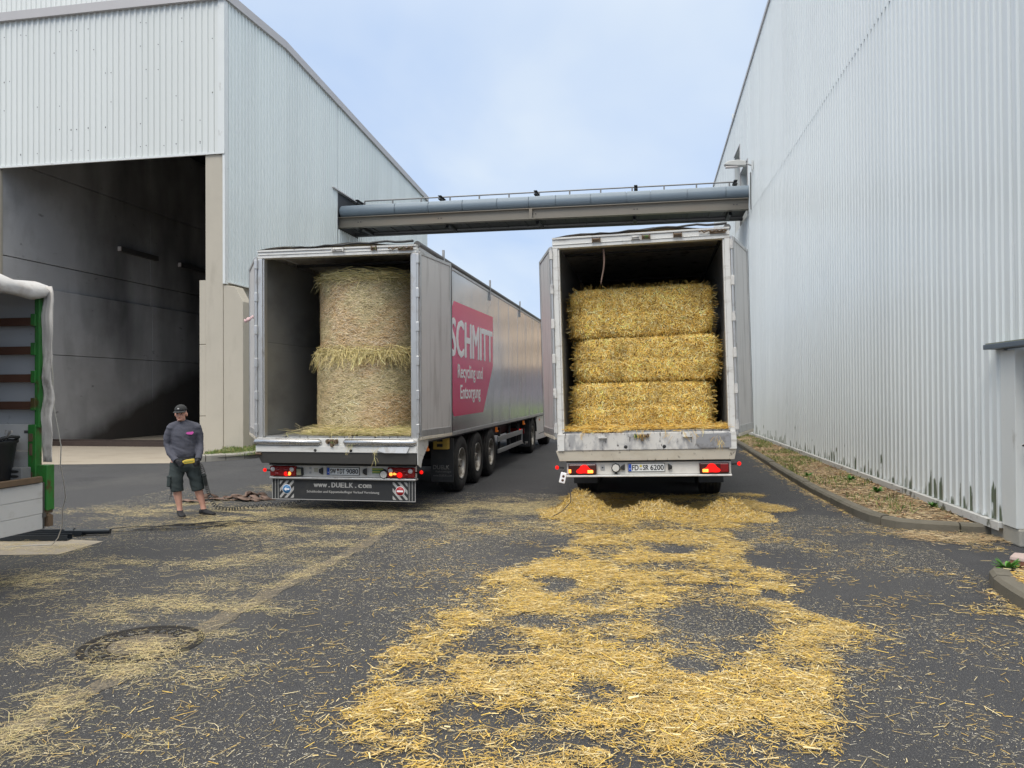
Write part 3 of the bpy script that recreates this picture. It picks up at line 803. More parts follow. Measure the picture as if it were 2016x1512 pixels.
# wall lamp on an arm
wl = thing('wall_lamp', 'grey street lamp head on a short arm high on the right hall', 'lamp', (3.73, 29.2, 10.17))
mb = MB(); mb.box(-0.02, 0.03, -0.06, 0.06, -0.22, 0.14)
part('wall_plate', mb, mt['flash'], wl)
mb = MB(); mb.tube([(0, 0, -0.05), (-0.12, 0, 0.0), (-0.26, 0, 0.03)], 0.03, 8)
part('lamp_arm', mb, mt['galv'], wl)
mb = MB()
mb.prism([(-0.22, -0.07), (-0.22, 0.10), (-0.5, 0.16), (-0.85, 0.13), (-1.0, 0.04), (-0.98, -0.01), (-0.5, -0.06)], lambda x, z: (x, -0.14, z), lambda x, z: (x, 0.14, z))
part('lamp_housing', mb, M('lamp_shell', (0.52, 0.52, 0.50), 0.5), wl, bevel=0.03)
mb = MB(); mb.box(-0.95, -0.5, -0.11, 0.11, -0.10, -0.045)
part('lamp_lens', mb, mt['lens_clear'], wl, bevel=0.02)

# ------------------------------------------------------------------ pipe bridge
BY = 30.3
br = thing('pipe_bridge', 'steel pipe bridge with a handrail crossing between the two halls', 'bridge', (-12.9, BY, 8.75))
BL = 16.66
def ibeam(mb, y, x0, x1, z0, z1, fl=0.14, tf=0.03, tw=0.02):
    mb.box(x0, x1, y - fl, y + fl, z0, z0 + tf).box(x0, x1, y - fl, y + fl, z1 - tf, z1).box(x0, x1, y - tw, y + tw, z0 + tf, z1 - tf)
mb = MB(); ibeam(mb, 0.14, -0.05, BL - 0.02, 0.02, 0.46)
part('front_beam', mb, mt['beam'], br)
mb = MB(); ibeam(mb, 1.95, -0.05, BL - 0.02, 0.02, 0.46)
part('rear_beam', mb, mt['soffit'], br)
mb = MB()
for x in (8.18,):
    mb.box(x - 0.06, x + 0.06, 0.0, 0.115, 0.052, 0.428)
part('beam_splice', mb, mt['beam'], br)
for x in (0.8, 4.3, 8.25, 12.3, 16.1):
    mb = MB()
    for k in range(2):
        mb.cyl((x + k * 0.12, 0.12, 0.24), (x + k * 0.12, 0.10, 0.24), 0.022, 8)
    part('bolt_pair', mb, mt['dark'], br)
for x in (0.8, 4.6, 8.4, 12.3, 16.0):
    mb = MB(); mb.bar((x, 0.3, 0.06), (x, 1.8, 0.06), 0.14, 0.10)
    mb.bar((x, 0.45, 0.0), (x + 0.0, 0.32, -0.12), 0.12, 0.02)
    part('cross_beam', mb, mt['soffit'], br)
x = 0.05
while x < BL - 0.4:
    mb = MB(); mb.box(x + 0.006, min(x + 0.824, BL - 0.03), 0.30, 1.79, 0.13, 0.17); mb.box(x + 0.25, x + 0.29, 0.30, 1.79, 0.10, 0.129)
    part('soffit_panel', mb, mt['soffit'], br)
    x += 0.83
cuts = [0.05, 2.45, 3.9, 5.35, 6.8, 8.1, 9.2, 10.6, 12.0, 12.95, 14.35, 15.8, BL + 0.02]
for i, (a, b) in enumerate(zip(cuts[:-1], cuts[1:])):
    mb = MB()
    mb.cyl((a + 0.012, 0.20, 0.72), (b - 0.012, 0.20, 0.72), 0.25, 32); mb.cyl((b - 0.05, 0.20, 0.72), (b - 0.035, 0.20, 0.72), 0.253, 32)
    part('pipe_jacket', mb, mt['steel_blue'], br)
mb = MB(); mb.cyl((0.0, 0.20, 0.72), (BL, 0.20, 0.72), 0.205, 20)
part('inner_pipe', mb, mt['steel_blue'], br)
mb = MB(); mb.cyl((0.0, 0.85, 0.75), (BL, 0.85, 0.75), 0.22, 20)
part('rear_pipe', mb, mt['steel_blue'], br)
mb = MB(); mb.cyl((0.4, 1.9, 1.58), (BL - 0.25, 1.9, 1.58), 0.03, 8)
part('handrail', mb, mt['grey_rail'], br)
for k in range(13):
    x = 0.4 + k * 1.31
    mb = MB(); mb.box(x - 0.03, x + 0.03, 1.87, 1.93, 0.46, 1.56)
    part('handrail_post', mb, mt['grey_rail'], br)
for x in (0.3, 4.05, 8.2, 12.35, 16.3):
    mb = MB(); mb.bar((x, 1.2, 1.34), (x, 2.0, 1.34), 0.14, 0.03).bar((x, 1.2, 1.47), (x, 2.0, 1.47), 0.14, 0.03).bar((x, 1.25, 1.405), (x, 1.95, 1.405), 0.03, 0.1)
    mb.box(x - 0.03, x + 0.03, 1.94, 2.0, 0.46, 1.32)
    part('cross_bracket', mb, mt['dark'], br)

# ------------------------------------------------------------------ kerbs and planting bed on the right
def kerb_run(name, label, pts, w_=0.15, h_=0.13, stone=1.0, m='kerb', side=1):
    k = thing(name, label, 'kerb', (pts[0][0], pts[0][1], 0), kind='structure')
    del k['category']
    P = [Vector((p[0], p[1], 0)) for p in pts]
    d = [0]
    for a, b in zip(P[:-1], P[1:]): d.append(d[-1] + (b - a).length)
    def at(s):
        for i in range(len(P) - 1):
            if s <= d[i + 1] + 1e-6:
                f = (s - d[i]) / max(1e-6, d[i + 1] - d[i])
                return P[i].lerp(P[i + 1], f)
        return P[-1]
    def nrm(s):
        t = at(min(s + 0.15, d[-1])) - at(max(s - 0.15, 0)); t.normalize()
        return Vector((t.y, -t.x, 0)) * side
    s = 0
    while s < d[-1] - 0.05:
        e = min(s + stone, d[-1])
        n = 4
        mb = MB(); vs = []
        jz = random.uniform(-0.010, 0.010)
        prof = ((0, -0.05), (0, h_ - 0.03), (0.03, h_), (w_, h_), (w_, -0.05))
        for i in range(n + 1):
            u = s + 0.010 + (e - s - 0.020) * i / n
            p, q = at(u), nrm(u)
            for (a, z) in prof:
                vs.append(p + q * a + Vector((0, 0, z + jz)) - k.location)
        L = len(prof)
        fs = [(i * L + j, i * L + (j + 1) % L, (i + 1) * L + (j + 1) % L, (i + 1) * L + j) for i in range(n) for j in range(L)]
        fs += [tuple(range(L))[::-1], tuple(range(n * L, n * L + L))]
        mb.add(vs, fs)
        part('kerb_stone', mb, mt[m], k)
        s = e
    return k
kr = [(2.80, 44), (2.80, 26), (2.76, 20), (2.75, 16.2), (2.78, 14.2), (2.84, 12.6), (2.90, 11.6), (2.98, 11.15), (3.14, 10.83), (3.42, 10.66), (3.8, 10.58), (4.23, 10.54)]
kerb_run('kerb', 'long grey kerb curving round the planting bed by the right hall', kr, side=-1)
kr2 = [(4.6, 8.75), (3.7, 8.50), (3.36, 8.28), (3.16, 7.98), (3.06, 7.6), (3.03, 7.1), (3.03, 6.2), (3.03, 5.0)]
kerb_run('kerb', 'rounded kerb corner at the right edge below the stone slab', kr2, w_=0.16, h_=0.14, side=-1)
kl = [(-12.05, 18.1), (-11.55, 18.55), (-11.05, 19.35), (-10.6, 20.6), (-10.2, 22.5), (-9.9, 26), (-9.8, 34)]
kerb_run('kerb', 'pale stone kerb beside the concrete column behind the left trailer', kl, w_=0.22, h_=0.17, stone=0.55, m='kerb_pale', side=-1)

def fill(name, label, outline, z, m, bumpy=0.03, step=0.22):
    """a soft bed of soil inside an outline"""
    pts = np.array(outline)
    x0, y0 = pts.min(0); x1, y1 = pts.max(0)
    bm = bmesh.new()
    vs = [bm.verts.new((p[0], p[1], z)) for p in outline]
    f = bm.faces.new(vs)
    bmesh.ops.triangulate(bm, faces=[f])
    bmesh.ops.subdivide_edges(bm, edges=bm.edges[:], cuts=5, use_grid_fill=True)
    for v in bm.verts:
        v.co.z += bumpy * (fbm(np.array([v.co.x * 1.7]), np.array([v.co.y * 1.7]))[0] - 0.5)
    me = bpy.data.meshes.new(name); bm.to_mesh(me); bm.free(); me.materials.append(m)
    return tag(ob(name, me), label, kind='structure')
BED = [(p[0] + 0.14, p[1] + (0.14 if p[1] < 11 else 0)) for p in kr] + [(4.27, 10.68), (4.24, 11.5)] + [(4.24 - 0.022 * (y - 10.2), y) for y in (14, 18, 24, 32, 43)]
fill('planting_bed', 'mulched planting bed between the kerb and the right hall', BED, 0.09, mt['mulch'])
BED2 = [(4.6, 8.62), (3.75, 8.37), (3.45, 8.18), (3.28, 7.92), (3.20, 7.6), (3.18, 7.1), (3.18, 5.0), (4.6, 5.0)]
fill('planting_bed', 'small planting bed at the right edge with a pinkish slab', BED2, 0.10, mt['mulch'])
BED3 = [(-11.9, 18.35), (-11.4, 18.75), (-10.9, 19.5), (-10.4, 20.7), (-10.0, 22.6), (-9.7, 26), (-9.6, 34), (-12.2, 34), (-12.6, 22.2), (-13.0, 21.6), (-12.6, 20.2)]
fill('grass_verge', 'patchy grass verge at the foot of the concrete column', BED3, 0.10, M('verge_soil', (0.13, 0.11, 0.06), 0.95, var=0.4, vscale=4, dirt=[((0.10, 0.14, 0.035), 0.45, 0.6, 2.0, (1, 1, 1), 0.9)]))
# ================================================================== VEHICLES
def wheel_meshes(width=0.385, r=0.52):
    h = width / 2
    t = MB()
    prof = [(-h + 0.03, 0.285), (-h + 0.005, 0.33), (-h, 0.42), (-h + 0.02, 0.485), (-h + 0.05, r - 0.004)]
    for k in range(5):
        a = -h + 0.05 + (width - 0.1) * k / 5; b = -h + 0.05 + (width - 0.1) * (k + 1) / 5
        prof += [(a + 0.006, r), (b - 0.012, r), (b - 0.006, r - 0.014), (b - 0.001, r - 0.014)]
    prof += [(h - 0.05, r - 0.004), (h - 0.02, 0.485), (h, 0.42), (h - 0.005, 0.33), (h - 0.03, 0.285)]
    t.lathe(prof, seg=40)
    tm = t.mesh('tyre', mt['tyre'])
    q = MB()
    q.lathe([(h - 0.05, 0.27), (h - 0.012, 0.29), (h - 0.018, 0.275), (h - 0.06, 0.262), (h - 0.12, 0.25), (h - 0.17, 0.245)], seg=36)
    q.lathe([(h - 0.12, 0.001), (h - 0.03, 0.05), (h - 0.03, 0.075), (h - 0.085, 0.085), (h - 0.095, 0.16), (h - 0.125, 0.17), (h - 0.15, 0.165)], seg=24)
    for k in range(10):
        a = 2 * pi * k / 10
        c = Vector((0, cos(a), sin(a))); s_ = Vector((0, -sin(a), cos(a)))
        q.bar(c * 0.15 + Vector((h - 0.12, 0, 0)), c * 0.255 + Vector((h - 0.145, 0, 0)), 0.055, 0.022, up=(1, 0, 0))
        n = c * 0.125
        q.cyl(n + Vector((h - 0.095, 0, 0)), n + Vector((h - 0.07, 0, 0)), 0.013, 6)
    rm = q.mesh('rim', mt['rim'])
    b = MB(); b.cyl((-h + 0.04, 0, 0), (h - 0.185, 0, 0), 0.28, 28)
    bm_ = b.mesh('brake_drum', mt['dark'])
    return tm, rm, bm_
TYRE, RIM, DRUM = wheel_meshes()
def wheel(parent, x, y, z=0.52):
    rot = (0, 0, 0) if x > 0 else (0, 0, pi)
    t = ob('wheel', TYRE, parent, (x, y, z), rot)
    ob('rim', RIM, t); ob('brake_drum', DRUM, t)
    return t

def tail_lights(parent, x0, x1, y, z0, z1, style, sgn):
    """one combination lamp: lens body with lit and unlit chambers"""
    w_, h_ = x1 - x0, z1 - z0
    mb = MB(); mb.box(x0, x1, y - 0.07, y, z0, z1)
    t = part('tail_light', mb, mt['lens'] if style == 'L' else mt['lens_smoke'], parent, bevel=0.018)
    yy_ = y - 0.071
    def disc(name, fx, fz, r, m, lx=1.0):
        mb = MB(); c = Vector((x0 + w_ * fx, yy_, z0 + h_ * fz))
        mb.lathe([(0, r), (0.008, r * 0.9), (0.012, 0.001)], c, (0, -1, 0), 16)
        part(name, mb, m, t)
    if style == 'L':
        disc('reversing_lamp', 0.12 if sgn < 0 else 0.12, 0.68, 0.036, mt['lens_clear'])
        disc('fog_lamp', 0.85, 0.66, 0.036, mt['lens_clear'])
        for fx, fz in ((0.32, .62), (0.28, .25), (.62, .62), (.7, .3)):
            disc('reflector', fx, fz, 0.030, mt['lens'])
        if sgn < 0:
            disc('lit_bulb', 0.76, 0.27, 0.030, mt['glow_amber']); disc('lit_chamber', 0.64, 0.25, 0.040, mt['glow_red'])
        else:
            disc('lit_bulb', 0.14, 0.36, 0.028, mt['glow_amber']); disc('lit_bulb', 0.28, 0.34, 0.028, mt['glow_amber']); disc('lit_chamber', 0.46, 0.28, 0.045, mt['glow_red'])
    else:
        # triangular lit brake chamber with a bright bulb, dark outer reflectors
        a, b, c = ((0.30, 0.08), (0.80, 0.08), (0.60, 0.88)) if sgn < 0 else ((0.18, 0.08), (0.66, 0.08), (0.40, 0.88))
        cen = (sum(p[0] for p in (a, b, c)) / 3, sum(p[1] for p in (a, b, c)) / 3)
        rnd = []
        for q in range(18):         # a soft-cornered triangle
            an = 2 * pi * q / 18; k3 = 0.5 + 0.12 * cos(3 * (an - pi / 2))
            rnd.append((cen[0] + 0.52 * k3 * cos(an), cen[1] + 0.10 + 0.92 * k3 * sin(an) * 0.9))
        mb = MB(); mb.prism([(x0 + w_ * p[0], z0 + h_ * min(0.93, max(0.07, p[1]))) for p in rnd], lambda px, pz: (px, yy_ + 0.002, pz), lambda px, pz: (px, yy_ - 0.006, pz))
        part('lit_chamber', mb, mt['glow_red'], t)
        mb = MB(); f0 = 0.68 if sgn < 0 else 0.10
        mb.box(x0 + w_ * f0, x0 + w_ * (f0 + 0.20), yy_ - 0.012, yy_ + 0.002, z0 + h_ * 0.12, z0 + h_ * 0.42)
        part('lit_bulb', mb, mt['glow_amber'], t, bevel=0.008)
        if sgn < 0:
            mb = MB(); mb.box(x0 + w_ * 0.01, x0 + w_ * 0.10, yy_ - 0.01, yy_ + 0.002, z0 + h_ * 0.15, z0 + h_ * 0.5)
            part('lit_bulb', mb, mt['glow_amber'], t, bevel=0.006)
        else:
            mb = MB(); mb.box(x0 + w_ * 0.70, x0 + w_ * 0.97, yy_ - 0.008, yy_ + 0.002, z0 + h_ * 0.12, z0 + h_ * 0.88)
            part('reflector', mb, mt['lens'], t, bevel=0.006)
    return t

def number_plate(parent, x0, x1, y, z0, z1, left, right):
    mb = MB(); mb.box(x0 - 0.008, x1 + 0.008, y - 0.012, y, z0 - 0.008, z1 + 0.008)
    f = part('plate_holder', mb, mt['ink'], parent, bevel=0.004)
    mb = MB(); mb.box(x0, x1, y - 0.016, y - 0.0125, z0, z1)
    part('number_plate', mb, mt['plate'], f)
    mb = MB(); mb.box(x0 + 0.003, x0 + 0.045, y - 0.018, y - 0.0165, z0 + 0.003, z1 - 0.003)
    part('country_band', mb, mt['plate_blue'], f)
    mb = MB(); mb.lathe([(0, 0.009), (0.0012, 0.006)], (x0 + 0.024, y - 0.0185, z0 + 0.035), (0, -1, 0), 10)
    part('country_mark', mb, mt['print_white'], f)
    hz = (z1 - z0) * 0.68; zz = z0 + (z1 - z0) * 0.16
    W = x1 - x0
    rr = (pi / 2, 0, 0)
    text('plate_lettering', left, mt['ink'], f, (x0 + 0.056, y - 0.0165, zz), rr, W * 0.175, hz, heavy=0.0022)
    for zq, m in ((z0 + (z1 - z0) * 0.70, mt['wood_brown'] if left == 'SW' else mt['sticker_yellow']), (z0 + (z1 - z0) * 0.30, mt['galv'])):
        mb = MB(); mb.lathe([(0, 0.019), (0.0015, 0.017), (0.0016, 0.001)], (x0 + 0.056 + W * 0.175 + 0.034, y - 0.0165, zq), (0, -1, 0), 14)
        part('seal', mb, m, f)
    s1, s2 = right.split(' ')
    xa = x0 + 0.056 + W * 0.175 + 0.066
    text('plate_lettering', s1, mt['ink'], f, (xa, y - 0.0165, zz), rr, W * 0.15, hz, heavy=0.0022)
    text('plate_lettering', s2, mt['ink'], f, (xa + W * 0.15 + 0.028, y - 0.0165, zz), rr, x1 - 0.012 - (xa + W * 0.15 + 0.028), hz, heavy=0.0022)

def marker_lamp(parent, sgn, x, y, z):
    mb = MB(); mb.tube([(x - sgn * 0.10, y, z - 0.01), (x - sgn * 0.03, y - 0.02, z)], 0.013, 6)
    s = part('marker_arm', mb, mt['black'], parent)
    mb = MB(); mb.ellipsoid((x, y - 0.03, z), 0.028, 0.026, 0.030)
    part('marker_lamp', mb, mt['glow_red'], s)

def trailer(name, label, loc, roty, P):
    t = thing(name, label, 'trailer', loc, (0, roty, 0), 'walking floor trailers parked with open rear doors')
    fl, h0, h1, top = P['floor'], P['h0'], P['h1'], P['top']
    W = 1.275; LEN = 13.6
    st = P['style']
    FR = mt['alu_frame'] if st == 'L' else mt['white_dirty']
    # frame
    for s in (-1, 1):
        mb = MB(); mb.box(min(s * (W - 0.075), s * W), max(s * (W - 0.075), s * W), 0, 0.12, fl - 0.16, h0)
        mb.box(min(s * (W - 0.098), s * (W - 0.075)), max(s * (W - 0.098), s * (W - 0.075)), 0.02, 0.12, fl - 0.01, h0)
        part('frame_post', mb, FR, t, bevel=0.006)
    mb = MB(); mb.box(-W, W, 0, 0.13, h0 + 0.002, h1 - 0.03)
    mb.box(-W, W, -0.012, 0.0, h0 + 0.05, h0 + 0.06); mb.box(-W, W, -0.018, 0.13, h1 - 0.028, h1)
    hd = part('header_beam', mb, mt['white_dirty'], t, bevel=0.006)
    for (xx, w_) in P['brackets']:
        mb = MB(); mb.box(xx - w_ / 2, xx + w_ / 2, -0.035, -0.001, h0 + 0.065, h0 + 0.075).cyl((xx - w_ / 2, -0.03, h0 + 0.095), (xx + w_ / 2, -0.03, h0 + 0.095), 0.018, 10).box(xx - w_ / 2 - 0.012, xx - w_ / 2, -0.05, 0.0, h0 + 0.055, h0 + 0.12).box(xx + w_ / 2, xx + w_ / 2 + 0.012, -0.05, 0, h0 + 0.055, h0 + 0.12)
        part('latch_bracket', mb, mt['rusty'] if random.random() < 0.4 else mt['white_worn'], hd)
    mb = MB(); mb.tube([(0.85 + 0.035 * k, -0.03 - 0.01 * (k % 2), h1 - 0.05 + 0.015 * sin(k * 2.1)) for k in range(12)], 0.012, 6).box(1.0, 1.22, -0.03, -0.002, h1 - 0.085, h1 - 0.055)
    part('tarp_ratchet', mb, mt['rusty'], hd)
    # roof: sagging tarp over the top rails with a dark folded hem at the back
    nx, ny = 12, 24
    vs = []
    for j in range(ny + 1):
        for i in range(nx + 1):
            x = -W + 2 * W * i / nx; y = -0.02 + (LEN + 0.02) * j / ny
            z = top - 0.03 + 0.05 * (1 - (x / W) ** 2) + 0.02 * sin(x * 5 + j) * (1 if j == 0 else 0.4)
            vs.append((x, y, z))
    mb = MB(); mb.add(vs, [(j * (nx + 1) + i, j * (nx + 1) + i + 1, (j + 1) * (nx + 1) + i + 1, (j + 1) * (nx + 1) + i) for j in range(ny) for i in range(nx)], True)
    part('roof_tarp', mb, mt['tarp_flap'], t)
    mb = MB(); mb.tube([(-W * 0.55 + W * 1.52 * k / 14, -0.025, h1 + 0.02 + 0.045 * (1 - ((k - 8) / 8) ** 2) * (k / 14) + 0.01 * sin(k * 1.9)) for k in range(15)], [0.008 + 0.012 * (k / 14) for k in range(15)], 6)
    part('tarp_hem', mb, mt['flap'], t)
    mb = MB(); mb.cyl((W - 0.02, 0.1, top - 0.01), (W - 0.02, LEN, top - 0.01), 0.052, 14)
    part('tarp_roller', mb, mt['grey_steel'], t)
    # body
    for s in (-1, 1):
        mb = MB(); mb.box(min(s * (W - 0.028), s * W), max(s * (W - 0.028), s * W), 0.122, LEN, fl - 0.03, top - 0.10)
        part('side_wall', mb, mt['alu'], t)
        mb = MB(); mb.box(min(s * (W - 0.03), s * (W + 0.012)), max(s * (W - 0.03), s * (W + 0.012)), 0.122, LEN, top - 0.098, top - 0.03)
        part('top_rail', mb, mt['alu_frame'], t, bevel=0.006)
        mb = MB(); mb.box(min(s * (W - 0.06), s * (W + 0.010)), max(s * (W - 0.06), s * (W + 0.010)), 0.122, LEN, fl - 0.10, fl - 0.032)
        part('bottom_rail', mb, mt['alu_frame'], t, bevel=0.004)
        mb = MB(); mb.box(min(s * (W - 0.22), s * (W - 0.02)), max(s * (W - 0.22), s * (W - 0.02)), 0.3, LEN, fl - 0.13, fl - 0.102)
        part('side_rail', mb, mt['dark'], t)
        mb = MB(); mb.box(min(s * (W - 0.052), s * (W - 0.030)), max(s * (W - 0.052), s * (W - 0.030)), 0.122, LEN - 0.12, fl + 1.46, top - 0.11)
        part('upper_lining', mb, mt['alu_in'], t)
        mb = MB(); mb.box(min(s * (W - 0.066), s * (W - 0.030)), max(s * (W - 0.066), s * (W - 0.030)), 0.122, LEN - 0.12, fl + 0.002, fl + 1.455)
        part('lower_lining', mb, mt['alu_in'], t)
    for k in range(10):          # joints between the side planks, with cover strips
        y = 1.28 + k * 1.24
        mb = MB()
        for s in (-1, 1):
            mb.box(min(s * W, s * (W + 0.004)), max(s * W, s * (W + 0.004)), y - 0.02, y + 0.02, fl - 0.028, top - 0.102)
            if st == 'L' and s > 0 and 1.2 < y < 5.6: mb.v = mb.v[:-8]; mb.f = mb.f[:-6]; mb.sm = mb.sm[:-6]; mb.mi = mb.mi[:-6]
        part('joint_strip', mb, mt['alu'], t)
    mb = MB(); mb.box(-W, W, LEN - 0.10, LEN, fl - 0.03, top - 0.1)
    part('front_wall', mb, mt['alu_in'], t)
    for k in range(4):
        y = 1.2 + k * 3.1
        mb = MB(); mb.box(-W + 0.06, W - 0.06, y, y + 0.05, top - 0.10, top - 0.06)
        part('roof_bow', mb, mt['dark'], t)
    n = 20; sw = (2 * W - 0.15) / n
    mesh_slat = None
    for k in range(n):
        x = -W + 0.075 + sw * (k + 0.5)
        if mesh_slat is None:
            mb = MB(); mb.box(-sw / 2 + 0.004, sw / 2 - 0.004, 0, LEN - 0.15, -0.028, 0.0)
            mesh_slat = mb.mesh('floor_slat', mt['alu_in'])
        ob('floor_slat', mesh_slat, t, (x, 0.02 + (0.035 if k % 3 == 0 else 0.0) + (0.02 if k % 2 else 0), fl))
    mb = MB(); mb.box(-W + 0.06, W - 0.06, 0.06, LEN - 0.12, fl - 0.07, fl - 0.03)
    part('floor_frame', mb, mt['dark'], t)
    # doors swung right round towards the sides
    for s, ph in ((-1, P['doorL']), (1, P['doorR'])):
        z0, z1 = P['dz0'], h0 + 0.03
        x = s * (W + 0.02)
        d = MB(); d.box(-0.016, 0.016, 0.03, 1.25, z0, z1)
        do = part('rear_door', d, mt['alu_door'], t, (x, 0.0, 0), (0, 0, -s * ph))
        for sd in (-1, 1):
            f = MB(); xa, xb = (0.0165, 0.028) if sd > 0 else (-0.028, -0.0165)
            f.box(xa, xb, 0.03, 0.075, z0, z1).box(xa, xb, 1.205, 1.25, z0, z1).box(xa, xb, 0.075, 1.205, z1 - 0.05, z1).box(xa, xb, 0.075, 1.205, z0, z0 + 0.10)
            part('door_frame', f, mt['alu_frame'], do, bevel=0.004)
        f = MB(); f.box(-0.03, 0.032, 0.03, 1.25, z0 - 0.05, z0 - 0.002)
        part('door_foot', f, mt['beige_worn'], do, bevel=0.006)
        sl_ = MB(); sl_.box(-0.03, 0.03, 1.251, 1.268, z0, z1)
        part('rubber_seal', sl_, mt['black'], do)
        for yb in (0.35, 0.95):
            lb = MB(); xo = -s * 0.045
            lb.cyl((xo, yb, z0 + 0.02), (xo, yb, z1 - 0.02), 0.014, 8)
            part('locking_bar', lb, mt['galv'], do)
        hr = MB(); hr.cyl((s * (W + 0.02), -0.01, z0 - 0.02), (s * (W + 0.02), -0.01, z1), 0.017, 8)
        part('hinge_rod', hr, mt['alu_frame'], t)
        for k in range(6):
            zz = z0 + 0.12 + (z1 - z0 - 0.24) * k / 5
            hb = MB(); hb.box(s * (W + 0.02) - 0.024, s * (W + 0.02) + 0.024, -0.036, 0.02, zz - 0.07, zz + 0.07)
            part('hinge', hb, mt['alu_frame'] if st == 'L' else mt['white_worn'], t, bevel=0.006)
    # running gear
    mb = MB()
    for s in (-1, 1):
        mb.box(s * 0.65 - 0.06, s * 0.65 + 0.06, 0.5, LEN - 0.2, fl - 0.45, fl - 0.12)
    part('chassis_rail', mb, mt['dark'], t)
    for k in range(9):
        mb = MB(); mb.box(-W + 0.1, W - 0.1, 0.6 + k * 1.45, 0.68 + k * 1.45, fl - 0.17, fl - 0.072)
        part('cross_member', mb, mt['dark'], t)
    tilt = math.tan(-roty)
    for y in (2.81, 4.12, 5.43):
        mb = MB(); mb.cyl((-1.0, y, 0.52), (1.0, y, 0.52), 0.07, 12).box(-0.75, -0.55, y - 0.3, y + 0.3, 0.5, 0.62).box(0.55, 0.75, y - 0.3, y + 0.3, 0.5, 0.62)
        part('axle', mb, mt['dark'], t)
        for s in (-1, 1):
            x = s * (W - 0.20)
            wheel(t, x, y, 0.52 - tilt * x)
        for s in (-1, 1):
            mb = MB(); mb.box(min(s * 0.86, s * 1.26), max(s * 0.86, s * 1.26), y - 0.45, y + 0.45, 1.075, 1.085)
            part('wheel_arch', mb, mt['black'], t) if fl > 1.2 else None
    for s in (-1, 1):
        mb = MB()
        for k in range(2):
            mb.bar((s * 1.235, 6.25, 0.74 - k * 0.28), (s * 1.235, 9.55, 0.74 - k * 0.28), 0.03, 0.12 if k == 0 else 0.10)
        mb.box(min(s * 1.21, s * 1.25), max(s * 1.21, s * 1.25), 9.551, 9.60, 0.40, 0.81)
        part('side_guard', mb, mt['galv'], t, bevel=0.008)
        for y in (6.6, 7.9, 9.2):
            mb = MB(); mb.box(min(s * 1.17, s * 1.218), max(s * 1.17, s * 1.218), y - 0.03, y + 0.03, 0.45, fl - 0.19)
            part('guard_bracket', mb, mt['dark'], t)
        mb = MB(); mb.box(s * 0.85 - 0.07, s * 0.85 + 0.07, 10.4, 10.54, 0.35, fl - 0.15).box(s * 0.85 - 0.15, s * 0.85 + 0.15, 10.3, 10.64, 0.32, 0.35)
        part('landing_leg', mb, mt['dark'], t)
        mb = MB(); mb.box(min(s * 0.86, s * 1.27), max(s * 0.86, s * 1.27), 2.12, 2.15, 0.25, fl - 0.15)
        fp = part('mud_flap', mb, mt['flap'], t)
        if st == 'L' and s > 0:
            rr = (pi / 2, 0, 0)
            text('flap_lettering', 'DUELK', mt['print_dim'], fp, (0.90, 2.119, 0.47), rr, 0.30, 0.075, bold=0.02)
            text('flap_lettering', 'Fahrzeuge', mt['print_dim'], fp, (0.95, 2.119, 0.405), rr, 0.28, 0.045)
            text('flap_lettering', 'www.DUELK.com', mt['print_dim'], fp, (0.90, 2.119, 0.345), rr, 0.34, 0.035)
        for y in (0.65, 6.15, 9.9, 12.8):
            mb = MB(); mb.ellipsoid((s * 1.255, y, fl - 0.24), 0.016, 0.03, 0.022, 10, 6).box(min(s * 1.20, s * 1.245), max(s * 1.20, s * 1.245), y - 0.02, y + 0.02, fl - 0.26, fl - 0.15)
            part('side_marker', mb, mt['amber'], t)
    ch = MB(); ch.prism([(2.0, fl - 0.34), (2.0, fl - 0.12), (2.11, fl - 0.12), (2.11, fl - 0.34)], lambda y, z: (0.93, y, z), lambda y, z: (1.21, y, z))
    co = part('wheel_chock', ch, mt['chock'], t, bevel=0.015)
    hb = MB()
    for (zc_) in (fl - 0.18, fl - 0.27):
        hb.box(1.01, 1.11, 1.992, 1.999, zc_ - 0.025, zc_ + 0.025)
    part('chock_slot', hb, mt['ink'], co)
    return t

